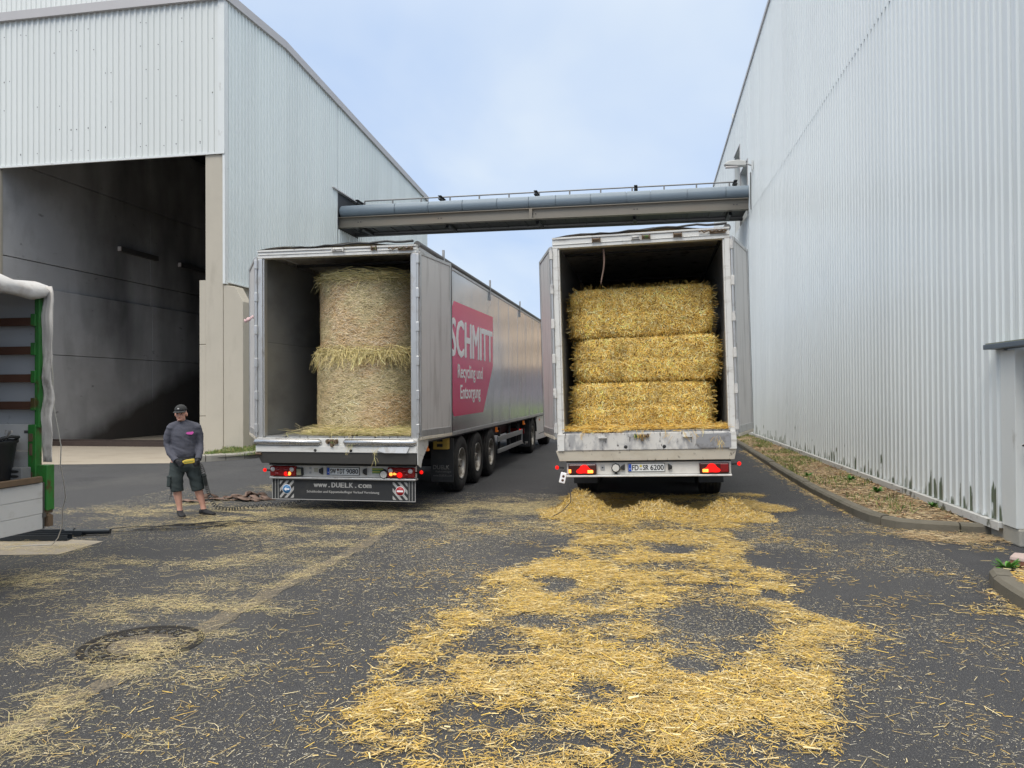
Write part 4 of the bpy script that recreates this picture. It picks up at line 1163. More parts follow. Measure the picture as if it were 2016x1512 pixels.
# -------- left trailer: hay bales, magenta company panel
TL = trailer('box_trailer', 'silver left trailer with a magenta side panel and two hay bales in its back', (-4.685, 10.86, 0), 0.0,
             dict(style='L', floor=1.17, h0=3.905, h1=4.03, top=4.06, doorL=R(33), doorR=R(7.4), dz0=1.17,
                  brackets=((0.05, 0.16), (0.62, 0.06))))
def rear_left(t):
    W = 1.275; rr = (pi / 2, 0, 0)
    mb = MB(); mb.box(-W - 0.01, W + 0.012, -0.055, 0.14, 0.932, 1.03).box(-W - 0.01, W + 0.012, -0.02, 0.14, 1.03, 1.142)
    sb = part('sill_beam', mb, mt['white_dirty'], t, bevel=0.006)
    for x in (-0.31, 0.26):
        mb = MB(); mb.lathe([(0, 0.024), (0.002, 0.022), (0.0021, 0.001)], (x, -0.0555, 0.962), (0, -1, 0), 14)
        part('drain_hole', mb, mt['ink'], sb)
    for a, b in ((-1.30, -0.235), (0.155, 1.255)):
        mb = MB(); mb.tube([(a, -0.03, 1.087), (a + 0.02, -0.055, 1.087), (b - 0.02, -0.055, 1.087), (b, -0.03, 1.087)], [0.03, 0.05, 0.05, 0.03], 16)
        part('rub_rail', mb, mt['chrome'], t)
    mb = MB(); mb.cyl((-0.14, -0.05, 1.10), (0.05, -0.05, 1.10), 0.022, 12).box(-0.06, -0.02, -0.085, -0.03, 1.02, 1.13).box(-0.12, -0.10, -0.08, -0.02, 1.06, 1.13).box(0.02, 0.04, -0.08, -0.02, 1.06, 1.13)
    part('lock_catch', mb, mt['rusty'], t)
    mb = MB(); mb.prism([(0.68, 0.965), (0.80, 0.935), (1.14, 0.935), (1.18, 1.03), (0.76, 1.02)], lambda x, z: (x, -0.058, z), lambda x, z: (x, -0.064 - (1.03 - z) * 0.25, z))
    part('patch_plate', mb, mt['alu_frame'], t)
    mb = MB(); mb.prism([(-W - 0.01, 0.929), (-W + 0.05, 0.755), (W - 0.01, 0.755), (W + 0.012, 0.929)], lambda x, z: (x, -0.04 + (0.929 - z) * 0.3, z), lambda x, z: (x, 0.30, z))
    part('tail_beam', mb, mt['grey_steel'], t, bevel=0.008)
    mb = MB(); mb.prism([(-0.05, 1.16), (0.5, 1.10), (0.5, 1.02), (0.16, 0.80), (0.12, 0.70), (-0.03, 0.76)], lambda y, z: (W + 0.014, y, z), lambda y, z: (W + 0.024, y, z))
    part('corner_gusset', mb, mt['white_dirty'], t)
    mb = MB(); mb.cyl((-W - 0.02, -0.03, 0.90), (-W + 0.08, -0.045, 0.90), 0.02, 8)
    part('pivot_pin', mb, mt['rusty'], t)
    y0 = 0.25; X = 1.17
    mb = MB(); mb.box(-X, X, y0, y0 + 0.08, 0.525, 0.705)
    lb = part('lamp_bar', mb, mt['bar_white'], t, bevel=0.008)
    mb = MB(); mb.box(-X - 0.03, X + 0.02, y0 - 0.05, y0 + 0.08, 0.706, 0.735)
    part('bar_cover', mb, mt['ink'], lb, bevel=0.01)
    mb = MB(); mb.box(-X - 0.02, X + 0.02, y0 - 0.06, y0 + 0.08, 0.492, 0.523)
    part('bar_lip', mb, mt['alu_frame'], lb, bevel=0.008)
    tail_lights(t, -1.175, -0.745, y0 - 0.003, 0.535, 0.695, 'L', -1)
    tail_lights(t, 0.745, 1.175, y0 - 0.003, 0.535, 0.695, 'L', 1)
    number_plate(t, -0.25, 0.27, y0 - 0.002, 0.565, 0.675, 'SW', 'DT 9080')
    for x, m in ((-0.69, 'sticker_yellow'), ):
        mb = MB(); mb.box(x - 0.052, x + 0.052, y0 - 0.06, y0 - 0.002, 0.545, 0.67)
        p_ = part('work_lamp', mb, mt['ink'], t, bevel=0.015)
        mb = MB(); mb.box(x - 0.042, x + 0.032, y0 - 0.066, y0 - 0.0605, 0.556, 0.652)
        part('lamp_glass', mb, M('fogged_lens', (0.33, 0.32, 0.22), 0.3), p_, bevel=0.004)
    mb = MB()
    for x, z in ((-0.53, 0.66), (-0.53, 0.59)):
        mb.box(x - 0.014, x + 0.014, y0 - 0.012, y0 - 0.001, z - 0.014, z + 0.014)
    part('bracket_stub', mb, mt['galv'], lb)
    mb = MB(); mb.box(-0.47, -0.405, y0 - 0.003, y0 - 0.001, 0.60, 0.665)
    part('small_sticker', mb, M('pale_sticker', (0.45, 0.42, 0.33), 0.5), lb)
    for x, s in ((-0.345, -1), (0.37, 1)):
        mb = MB(); mb.prism([(x - 0.03, 0.595), (x + 0.03, 0.565), (x + 0.03, 0.675), (x - 0.03, 0.65)], lambda a, z: (a, y0 - 0.001, z), lambda a, z: (a, y0 - 0.05, z))
        part('plate_lamp', mb, mt['ink'], lb, bevel=0.01)
    mb = MB(); mb.box(0.48, 0.66, y0 - 0.003, y0 - 0.001, 0.59, 0.675)
    stc = part('sticker', mb, mt['sticker_green'], lb)
    mb = MB(); mb.box(0.48, 0.66, y0 - 0.005, y0 - 0.0035, 0.612, 0.622).box(0.48, 0.66, y0 - 0.005, y0 - 0.0035, 0.655, 0.665)
    part('sticker_stripe', mb, mt['sticker_yellow'], stc) if False else part('sticker_stripe', mb, mt['sticker_yellow'], t)
    mb = MB(); mb.lathe([(0, 0.07), (0.04, 0.07), (0.05, 0.055)], (0.685, y0 - 0.02, 0.585), (0, -1, 0), 8, smooth=False); mb.tube([(0.685, y0, 0.65), (0.685, y0 - 0.05, 0.66)], 0.012, 6)
    p_ = part('work_lamp', mb, mt['ink'], t)
    mb = MB(); mb.lathe([(0, 0.056), (0.004, 0.054), (0.0041, 0.001)], (0.685, y0 - 0.07, 0.585), (0, -1, 0), 8, smooth=False)
    part('lamp_glass', mb, mt['lamp_led'], p_)
    marker_lamp(t, -1, -1.275, y0 - 0.01, 0.625); marker_lamp(t, 1, 1.275, y0 - 0.01, 0.625)
    # banner flap
    mb = MB(); mb.box(-X, X, y0 + 0.0, y0 + 0.012, 0.168, 0.485)
    fp = part('banner_flap', mb, mt['flap'], t)
    mb = MB(); mb.box(-X, X, y0 - 0.006, y0 - 0.001, 0.168, 0.177)
    for s in (-1, 1):
        for q in (1.166, 1.118, 1.07):
            mb.box(s * q - 0.004, s * q + 0.004, y0 - 0.006, y0 - 0.001, 0.18, 0.48)
    part('flap_edging', mb, mt['print_grey'], fp)
    s_ = 'www.DUELK.com'
    x0, x1 = -0.475, 0.465
    cw = (x1 - x0) / len(s_)
    hs = {'w': 0.052, 'c': 0.055, 'o': 0.055, 'm': 0.052, '.': 0.014}
    for i, chh in enumerate(s_):
        hgt = hs.get(chh, 0.074)
        wd = cw * (0.96 if chh in 'wm' else 0.25 if chh == '.' else 0.80)
        text('banner_lettering', chh, mt['print_grey'], fp, (x0 + i * cw + (cw - wd) / 2, y0 - 0.0005, 0.368), (pi / 2, 0, 0), wd, hgt, heavy=0.004)
    text('banner_lettering', 'Schubboden und Kippsattelauflieger Verkauf Vermietung', mt['print_grey'], fp, (-0.59, y0 - 0.0005, 0.270), (pi / 2, 0, 0), 1.18, 0.048, heavy=0.0012)
    for s, xc in ((-1, -0.925), (1, 0.925)):
        mb = MB()
        hh = 0.135; zc_ = 0.328; ww = 0.118
        # diagonal stripes clipped to the sign square
        for k in range(-2, 3):
            c0 = k * 0.115
            poly = []
            pts = []
            for (u0, u1) in ((c0 - 0.028, c0 + 0.028),):
                # stripe: z - zc = -s*(x - xc)*1.1 + u
                q = []
                for xx, u in ((-ww, u0), (ww, u0), (ww, u1), (-ww, u1)):
                    zz = -s * xx * 1.15 * 1.0 + u
                    q.append((xx, zz))
                # Sutherland-Hodgman against z limits
                def clip(pl, f):
                    o_ = []
                    for i in range(len(pl)):
                        a, b = pl[i], pl[(i + 1) % len(pl)]
                        fa, fb = f(a), f(b)
                        if fa >= 0: o_.append(a)
                        if fa * fb < 0:
                            tt = fa / (fa - fb); o_.append((a[0] + (b[0] - a[0]) * tt, a[1] + (b[1] - a[1]) * tt))
                    return o_
                q = clip(q, lambda p: hh - p[1]); q = clip(q, lambda p: p[1] + hh) if q else q
                if len(q) >= 3:
                    mb.add([(xc + p[0], y0 - 0.002, zc_ + p[1]) for p in q], [tuple(range(len(q)))])
        part('hazard_stripes', mb, mt['print_grey'], fp)
        mb = MB(); mb.lathe([(0, 0.074), (0.002, 0.073), (0.0021, 0.066)], (xc, y0 - 0.003, zc_), (0, -1, 0), 24)
        part('sign_ring', mb, mt['print_white'], fp)
        mb = MB(); mb.lathe([(0, 0.067), (0.0015, 0.067), (0.0016, 0.001)], (xc, y0 - 0.005, zc_), (0, -1, 0), 24)
        part('sign_disc', mb, mt['sign_blue'] if s < 0 else mt['sign_red'], fp)
        mb = MB()
        if s < 0:
            mb.prism([(-0.045, 0), (-0.008, 0.032), (-0.008, 0.012), (0.045, 0.012), (0.045, -0.012), (-0.008, -0.012), (-0.008, -0.032)], lambda a, b: (xc + a, y0 - 0.0072, zc_ + b), lambda a, b: (xc + a, y0 - 0.0085, zc_ + b))
            part('arrow', mb, mt['print_white'], fp)
        else:
            mb.box(xc - 0.05, xc + 0.05, y0 - 0.0085, y0 - 0.0072, zc_ - 0.013, zc_ + 0.013)
            part('no_entry_bar', mb, mt['print_white'], fp)
    # company panel on the right side
    xs = W + 0.0012
    pts = [(13.05, 3.44), (16.41, 3.47), (16.39, 2.39), (15.38, 1.41), (13.02, 1.40), (12.05, 2.30), (12.05, 2.55)]
    mb = MB(); mb.prism([(p[0] - 10.86, p[1]) for p in pts], lambda y, z: (xs - 0.0005, y, z), lambda y, z: (xs + 0.002, y, z))
    pn = part('company_panel', mb, mt['magenta'], t)
    rs = (pi / 2, 0, pi / 2)
    text('company_lettering', 'SCHMITT', mt['print_white'], pn, (xs + 0.004, 12.80 - 10.86, 2.47), rs, 16.29 - 12.80, 0.66, heavy=0.035)
    text('company_lettering', 'Recycling und', mt['print_white'], pn, (xs + 0.004, 13.28 - 10.86, 2.01), rs, 2.03, 0.32, heavy=0.010)
    text('company_lettering', 'Entsorgung', mt['print_white'], pn, (xs + 0.004, 13.465 - 10.86, 1.625), rs, 1.645, 0.33, heavy=0.010)
    for Y, ln in ((12.3, 0.30), (16.05, 0.33), (19.86, 0.31), (24.08, 0.3)):
        mb = MB(); mb.bar((W + 0.015, Y - 10.86 + 0.02, 3.86), (W + 0.02, Y - 10.86 - 0.01, 3.90 + ln), 0.03, 0.06, up=(0, 1, 0)); mb.box(W, W + 0.03, Y - 10.9, Y - 10.81, 3.80, 3.90)
        part('tarp_stop', mb, mt['galv'], t)
rear_left(TL)

# -------- right trailer: straw bales
TR = trailer('box_trailer', 'dirty white right trailer loaded with yellow straw bales, leaning slightly to the left', (-0.058, 11.24, 0), R(-1.35),
             dict(style='R', floor=1.255, h0=3.985, h1=4.145, top=4.17, doorL=R(15), doorR=R(16), dz0=1.20,
                  brackets=((-0.62, 0.10), (-0.05, 0.10), (0.10, 0.10), (0.55, 0.10))))
def rear_right(t):
    W = 1.275
    mb = MB(); mb.box(-W + 0.0, W, -0.05, 0.02, 0.985, 1.235)
    sp_ = part('sill_panel', mb, mt['white_worn'], t, bevel=0.008)
    for s in (-1, 1):
        mb = MB(); mb.box(s * (W - 0.05) - 0.05, s * (W - 0.05) + 0.05, -0.062, -0.051, 0.985, 1.22)
        part('corner_plate', mb, mt['white_dirty'], sp_)
    for x in (-0.28, 0.27):
        mb = MB(); mb.lathe([(0, 0.026), (0.002, 0.024), (0.0021, 0.001)], (x, -0.0505, 1.03), (0, -1, 0), 14)
        part('drain_hole', mb, mt['ink'], sp_)
    for xa, xb in ((-0.67, -0.55), (0.53, 0.66)):
        mb = MB(); mb.box(xa, xb, -0.10, -0.05, 1.165, 1.178).box(xa + 0.04, xb - 0.02, -0.095, -0.05, 1.18, 1.215)
        part('catch_plate', mb, mt['white_dirty'], t)
    mb = MB(); mb.cyl((-0.16, -0.075, 1.19), (0.06, -0.075, 1.19), 0.02, 10).box(-0.06, -0.02, -0.10, -0.05, 1.12, 1.21).box(-0.15, -0.13, -0.1, -0.05, 1.16, 1.22).box(0.03, 0.05, -0.1, -0.05, 1.16, 1.22)
    part('lock_catch', mb, mt['rusty'], t)
    mb = MB(); mb.prism([(0.72, 1.20), (0.72, 1.06), (0.78, 1.005), (1.20, 1.005), (1.20, 1.21)], lambda x, z: (x, -0.052, z), lambda x, z: (x, -0.066, z))
    part('repair_plate', mb, M('grey_plate', (0.30, 0.30, 0.31), 0.5, 0.2, var=0.12, dirt=[((0.12, 0.1, 0.09), 0.55, 0.7, 8, (1, 1, 1), 0.6)]), t)
    mb = MB(); mb.prism([(-W - 0.03, 0.982), (-W + 0.02, 0.83), (W - 0.03, 0.83), (W, 0.982)], lambda x, z: (x, -0.035 + (0.98 - z) * 0.15, z), lambda x, z: (x, 0.2, z))
    part('tail_beam', mb, mt['beige_worn'], t, bevel=0.006)
    y0 = 0.06; X = 1.18; o = 0.02
    mb = MB(); mb.box(-X + o, X + o, y0, y0 + 0.09, 0.622, 0.80)
    lb = part('lamp_bar', mb, mt['bar_white'], t, bevel=0.008)
    mb = MB(); mb.box(-X + o - 0.005, X + o + 0.005, y0 - 0.07, y0 + 0.09, 0.592, 0.62)
    part('bar_lip', mb, mt['white_dirty'], lb, bevel=0.008)
    mb = MB(); mb.box(-X + o, X + o, y0 + 0.0, y0 + 0.15, 0.801, 0.825)
    part('bar_cover', mb, mt['ink'], lb)
    tail_lights(t, -1.15 + o, -0.735 + o, y0 - 0.003, 0.632, 0.785, 'R', -1)
    tail_lights(t, 0.735 + o, 1.15 + o, y0 - 0.003, 0.632, 0.785, 'R', 1)
    number_plate(t, -0.255, 0.265, y0 - 0.002, 0.665, 0.775, 'FD', 'SR 6200')
    for x, s in ((-0.335, -1), (0.345, 1)):
        mb = MB(); mb.prism([(x - s * 0.03, 0.68), (x + s * 0.028, 0.70), (x + s * 0.028, 0.745), (x - s * 0.03, 0.775)], lambda a, z: (a, y0 - 0.001, z), lambda a, z: (a, y0 - 0.05, z))
        part('plate_lamp', mb, mt['ink'], lb, bevel=0.01)
    mb = MB(); mb.lathe([(0, 0.068), (0.04, 0.068), (0.05, 0.052)], (-0.435, y0 - 0.01, 0.72), (0, -1, 0), 8, smooth=False).box(-0.455, -0.415, y0 - 0.04, y0, 0.63, 0.66)
    p_ = part('work_lamp', mb, mt['ink'], t)
    mb = MB(); mb.lathe([(0, 0.054), (0.004, 0.052), (0.0041, 0.001)], (-0.435, y0 - 0.06, 0.72), (0, -1, 0), 8, smooth=False)
    part('lamp_glass', mb, mt['lamp_led'], p_)
    mb = MB(); mb.box(-0.66, -0.60, y0 - 0.012, y0 - 0.001, 0.69, 0.76)
    part('socket_plate', mb, mt['galv'], lb)
    mb = MB(); mb.box(-0.64, -0.62, y0 - 0.016, y0 - 0.0125, 0.715, 0.735)
    part('socket_hole', mb, mt['ink'], t)
    marker_lamp(t, -1, -1.30, y0 - 0.01, 0.735); marker_lamp(t, 1, 1.31, y0 - 0.01, 0.765)
    mb = MB(); mb.tube([(-1.19, y0 - 0.03, 0.70), (-1.21, y0 - 0.06, 0.66)], 0.006, 6)
    cb = part('lamp_cable', mb, mt['ink'], t)
    mb = MB(); mb.box(-0.045, 0.045, -0.02, 0.02, -0.08, 0.08)
    dl = part('hanging_socket', mb, mt['print_white'], t, (-1.215, y0 - 0.06, 0.585), (0, R(14), 0), bevel=0.012)
    mb = MB()
    for z in (-0.035, 0.025):
        mb.lathe([(0, 0.02), (0.003, 0.018), (0.0031, 0.001)], (0.005, -0.0205, z), (0, -1, 0), 12)
    part('socket_hole', mb, mt['wood_brown'], dl)
rear_right(TR)
tag(TL, TL['label']); tag(TR, TR['label'])

# -------- tractor units
def tractor(label, loc):
    t = thing('tractor_unit', label, 'lorry cab', loc, (0, 0, 0), 'tractor units coupled to the trailers')
    mb = MB(); mb.box(-0.45, -0.33, 0, 5.9, 0.6, 0.87).box(0.33, 0.45, 0, 5.9, 0.6, 0.87).box(-0.33, 0.33, 0.05, 0.15, 0.6, 0.85).box(-0.33, 0.33, 2.4, 2.55, 0.6, 0.85)
    part('chassis', mb, mt['dark'], t)
    mb = MB(); mb.lathe([(0.0, 0.5), (0.06, 0.48), (0.065, 0.06)], (0, 1.6, 0.92), (0, 0, 1), 24)
    part('fifth_wheel', mb, mt['dark'], t)
    for s in (-1, 1):
        wheel(t, s * 1.05, 1.4); wheel(t, s * 0.70, 1.4); wheel(t, s * 1.03, 5.15)
        pr = [(cos(a) * 0.62, sin(a) * 0.60) for a in np.linspace(R(8), R(172), 15)]
        pi_ = [(cos(a) * 0.585, sin(a) * 0.565) for a in np.linspace(R(172), R(8), 15)]
        mb = MB(); mb.prism([(1.4 + p[0], 0.53 + p[1]) for p in pr + pi_], lambda y, z: (s * 0.52, y, z), lambda y, z: (s * 1.26, y, z))
        part('fender', mb, mt['black'], t)
        mb = MB(); mb.box(min(s * 0.74, s * 1.25), max(s * 0.74, s * 1.25), 0.66, 0.70, 0.24, 1.0)
        fp = part('mud_flap', mb, mt['flap'], t)
        text('flap_lettering', 'DAF', mt['print_grey'], fp, (min(s * 0.80, s * 1.2), 0.659, 0.30), (pi / 2, 0, 0), 0.40, 0.09, bold=0.03)
        mb = MB(); mb.box(min(s * 0.70, s * 1.18), max(s * 0.70, s * 1.18), 0.12, 0.2, 0.64, 0.79)
        tl = part('tail_light', mb, mt['lens'], t, bevel=0.012)
        mb = MB(); mb.box(s * 1.0 - 0.06 + 0.06 * s, s * 1.0 + 0.06 + 0.06 * s, 0.112, 0.119, 0.66, 0.77)
        part('lit_chamber', mb, mt['glow_red'], tl, bevel=0.004)
        mb = MB(); mb.prism([(2.08, 0.34), (4.3, 0.30), (4.3, 1.10), (2.3, 1.10), (2.08, 0.95)], lambda y, z: (s * 1.10, y, z), lambda y, z: (s * 1.245, y, z))
        part('side_skirt', mb, mt['cab'], t, bevel=0.02)
        mb = MB(); mb.box(min(s * 1.247, s * 1.251), max(s * 1.247, s * 1.251), 2.5, 4.2, 0.50, 0.515)
        part('skirt_seam', mb, mt['dark'], t)
        mb = MB(); mb.box(min(s * 1.20, s * 1.24), max(s * 1.20, s * 1.24), 3.35, 3.95, 1.15, 3.55)
        part('side_deflector', mb, mt['cab'], t, bevel=0.015)
        mb = MB(); mb.box(min(s * 1.225, s * 1.232), max(s * 1.225, s * 1.232), 5.0, 5.85, 1.95, 2.65)
        part('side_window', mb, mt['glass'], t)
        mb = MB(); mb.box(min(s * 1.30, s * 1.52), max(s * 1.30, s * 1.52), 5.9, 6.0, 1.9, 2.7)
        part('wing_mirror', mb, mt['ink'], t, bevel=0.03)
        pr = [(cos(a) * 0.66, sin(a) * 0.62) for a in np.linspace(R(0), R(180), 15)]
        pi_ = [(cos(a) * 0.60, sin(a) * 0.57) for a in np.linspace(R(180), R(0), 15)]
        mb = MB(); mb.prism([(5.15 + p[0], 0.53 + p[1]) for p in pr + pi_], lambda y, z: (s * 0.80, y, z), lambda y, z: (s * 1.24, y, z))
        part('fender', mb, mt['cab'], t)
    mb = MB()
    mb.prism([(3.95, 1.15), (3.95, 3.35), (4.6, 3.75), (5.6, 3.6), (6.15, 2.7), (6.25, 1.9), (6.28, 0.45), (5.85, 0.42), (5.8, 1.15)], lambda y, z: (-1.222, y, z), lambda y, z: (1.222, y, z))
    part('cab', mb, mt['cab'], t, bevel=0.06)
    mb = MB(); mb.prism([(6.17, 2.72), (6.27, 1.92), (6.29, 1.92), (6.19, 2.72)], lambda y, z: (-1.05, y, z), lambda y, z: (1.05, y, z))
    part('windscreen', mb, mt['glass'], t)
    return t
tractor('white tractor unit at the far end of the silver left trailer', (-4.685, 21.0, 0))
tractor('white tractor unit in front of the dirty white right trailer, hidden behind its load', (-0.06, 21.4, 0))

# -------- curtain-sided trailer at the left edge of the picture: right rear corner with green posts
ct = thing('curtain_trailer', 'green framed trailer at the left edge with a white tarp roof and lowered white dropside', 'trailer', (-6.02, 6.83, 0))
mb = MB(); mb.box(-2.45, -0.026, -6.2, 0.0, 0.93, 0.985)
part('bed', mb, mt['rusty'], ct)
mb = MB(); mb.bar((0.0, -6.2, 0.985), (0.0, -0.16, 0.985), 0.05, 0.06)
part('side_rail', mb, mt['rusty'], ct, bevel=0.006)
mb = MB(); mb.box(-0.105, -0.055, -0.12, -0.05, 1.50, 2.86)
gp = part('corner_post', mb, mt['green'], ct, bevel=0.004)
mb = MB(); mb.box(-0.175, -0.085, -0.13, -0.045, 0.72, 1.53); mb.box(-0.10, 0.02, -0.10, 0.0, 0.66, 1.12)
part('lower_post', mb, mt['green'], ct, bevel=0.006)
mb = MB(); mb.box(-0.16, -0.115, -0.138, -0.131, 1.36, 1.44).box(-0.15, -0.12, -0.138, -0.131, 1.22, 1.34).box(-0.16, -0.12, -0.138, -0.131, 0.98, 1.05)
part('latch', mb, mt['rusty'], ct)
mb = MB(); mb.box(-0.12, 0.0, -0.1, 0.0, 0.63, 0.69).cyl((-0.06, -0.06, 0.60), (0.02, -0.06, 0.60), 0.03, 8).box(-0.02, 0.03, -0.09, -0.03, 0.50, 0.61)
part('hinge_hook', mb, mt['rusty'], ct)
for z in (2.614, 2.322, 2.04, 1.764):
    mb = MB(); mb.box(-2.4, -0.13, -0.12, -0.09, z - 0.082, z)
    part('side_board', mb, mt['wood_brown'], ct, bevel=0.003)
    mb = MB(); mb.box(-0.135, -0.085, -0.14, -0.06, z - 0.09, z + 0.035)
    part('board_bracket', mb, mt['green'], ct, bevel=0.004)
mb = MB()
n = 10; vs = []
for i in range(n + 1):
    for j in range(9):
        vs.append((-2.42 + 2.31 * i / n, -0.03 + 0.012 * sin(i * 2.3 + j), 1.50 + 1.42 * j / 8))
mb.add(vs, [(i * 9 + j, (i + 1) * 9 + j, (i + 1) * 9 + j + 1, i * 9 + j + 1) for i in range(n) for j in range(8)], True)
part('end_tarp', mb, mt['tarp_in'], ct)
for k in range(2):
    mb = MB(); mb.box(-2.42, -0.178, -0.10, -0.06, 0.99 + k * 0.272, 1.258 + k * 0.272)
    part('end_board', mb, mt['board_white'], ct, bevel=0.004)
mb = MB(); mb.box(-0.245, -0.19, -0.1015, -0.1003, 1.44, 1.47)
part('board_sticker', mb, mt['grey_steel'], ct)
for k in range(3):
    mb = MB(); mb.box(-0.03, 0.0, -6.0, -0.13, 0.485 + k * 0.155, 0.637 + k * 0.155)
    part('dropside_board', mb, mt['board_white'], ct, (0, 0, 0), (0, R(0.0), 0), bevel=0.004)
mb = MB(); mb.box(-0.028, 0.004, -0.129, -0.112, 0.485, 0.95).box(0.001, 0.02, -0.14, -0.11, 0.60, 0.64)
part('dropside_edge', mb, mt['grey_steel'], ct)
# tarp roof with a sagging hem and the tied back curtain
vs = []
ny, na = 26, 9
for j in range(ny + 1):
    y = -0.03 - 6.2 * j / ny
    sag = 0.03 * sin(y * 3.1) + 0.015 * sin(y * 7.7)
    sg2 = 0.02 * sin(y * 11 + 1); pr = [(-2.5, 3.10), (-1.2, 3.13), (-0.5, 3.07 + sag * .4), (-0.18, 3.02 + sag + sg2), (-0.03, 2.965 + sag), (0.025 + sg2 * .4, 2.90 + sag), (0.015 - sg2 * .5, 2.85 + sag * 1.2), (0.0 + sg2 * .3, 2.82 + sag * 1.4), (-0.05, 2.84 + sag)]
    f = 1.0 - 0.25 * math.exp(-((y + 0.03) / 0.12) ** 2)
    vs += [(p[0] * (1 if p[0] < -0.3 else 1), y, 2.9 + (p[1] - 2.9) * f) for p in pr]
mb = MB(); mb.add(vs, [(j * na + i, j * na + i + 1, (j + 1) * na + i + 1, (j + 1) * na + i) for j in range(ny) for i in range(na - 1)], True)
mb.add([vs[i] for i in range(na)], [tuple(range(na))])
part('roof_tarp', mb, mt['tarp'], ct)
vs = []
for i in range(7):
    for j in range(26):
        z = 2.93 - 1.78 * j / 25
        x = -0.052 + 0.115 * i / 6
        vs.append((x + 0.008 * sin(j * 1.3), -0.055 - 0.03 * abs(sin(i * 1.4 + 0.25 * j)) + 0.01 * sin(j * 0.9), z))
mb = MB(); mb.add(vs, [(i * 26 + j, (i + 1) * 26 + j, (i + 1) * 26 + j + 1, i * 26 + j + 1) for i in range(6) for j in range(25)], True)
fl_ = part('tied_curtain', mb, mt['tarp_flap'], ct)
sm_ = fl_.modifiers.new('thickness', 'SOLIDIFY'); sm_.thickness = 0.008
for s in (-2.3, -0.25):
    for y in (-4.2, -5.2):
        wheel(ct, s + (0.1 if s < -1 else -0.1), y)
mb = MB(); mb.box(-1.9, -1.75, -6.2, -0.2, 0.65, 0.9).box(-0.75, -0.6, -6.2, -0.2, 0.65, 0.9).box(-2.4, -0.1, -0.2, -0.05, 0.7, 0.9)
part('chassis', mb, mt['dark'], ct)
mb = MB(); mb.box(-2.48, -2.44, -6.2, -0.05, 0.9, 3.05)
part('far_curtain', mb, mt['tarp_in'], ct)
mb = MB(); mb.box(-2.45, 0.0, -6.25, -6.2, 0.9, 3.05)
part('front_wall', mb, mt['tarp_in'], ct)
# ================================================================== BALES
STRAW = [(0.84, 0.55, 0.13), (0.88, 0.64, 0.20), (0.74, 0.45, 0.08), (0.90, 0.73, 0.36), (0.50, 0.29, 0.05), (0.78, 0.52, 0.15)]
HAYC = [(0.62, 0.54, 0.25), (0.55, 0.52, 0.22), (0.70, 0.58, 0.31), (0.46, 0.42, 0.16), (0.74, 0.62, 0.38), (0.56, 0.44, 0.21)]
def basis(Nn):
    a = np.where(np.abs(Nn[:, 2:3]) > 0.9, np.array([[1.0, 0, 0]]), np.array([[0, 0, 1.0]]))
    U = unit(np.cross(a, Nn)); V = np.cross(Nn, U)
    return U, V

def sample(me, n, wf=None):
    me.calc_loop_triangles()
    nt_ = len(me.loop_triangles)
    tri = np.empty(nt_ * 3, dtype=np.int32); me.loop_triangles.foreach_get('vertices', tri); tri = tri.reshape(-1, 3)
    co = np.empty(len(me.vertices) * 3, dtype=np.float32); me.vertices.foreach_get('co', co); co = co.reshape(-1, 3).astype(float)
    A, B, C = co[tri[:, 0]], co[tri[:, 1]], co[tri[:, 2]]
    cr = np.cross(B - A, C - A); ar = np.linalg.norm(cr, axis=1) / 2
    Nn = unit(cr)
    wgt = ar * (wf((A + B + C) / 3, Nn) if wf else 1)
    i = rng.choice(nt_, n, p=wgt / wgt.sum())
    r1 = np.sqrt(rng.random(n))[:, None]; r2 = rng.random(n)[:, None]
    return A[i] * (1 - r1) + B[i] * (r1 * (1 - r2)) + C[i] * (r1 * r2), Nn[i]

def block_body(w_, d, h, seed, crease=True):
    bm = bmesh.new()
    bmesh.ops.create_cube(bm, size=2.0)
    bmesh.ops.subdivide_edges(bm, edges=bm.edges[:], cuts=15, use_grid_fill=True)
    for v in bm.verts:
        p = v.co
        n = (abs(p.x) ** 13 + abs(p.y) ** 13 + abs(p.z) ** 13) ** (1 / 13)
        q = p / n
        x, y, z = q.x * w_ / 2, q.y * d / 2, q.z * h / 2
        nx = fbm(np.array([x * 3 + seed * 7.7]), np.array([z * 4 + y * 2.3 + seed]))[0] - 0.5
        k = 1 + 0.07 * nx
        if crease:
            c = math.exp(-((z - 0.02 * sin(x * 4 + seed)) / 0.035) ** 2)
            y *= 1 - 0.022 * c; x *= 1 - 0.012 * c
        bul = 1 - 0.03 * (z / (h / 2)) ** 2
        v.co = (x * k * bul, y * k * bul, z * (1 + 0.05 * nx) + h / 2)
    me = bpy.data.meshes.new('bale_body'); bm.to_mesh(me); bm.free()
    return me
BALE_CORE = M('bale_core', (0.22, 0.125, 0.03), 0.9, var=0.35, vscale=14, bump=0.5, bscale=70)
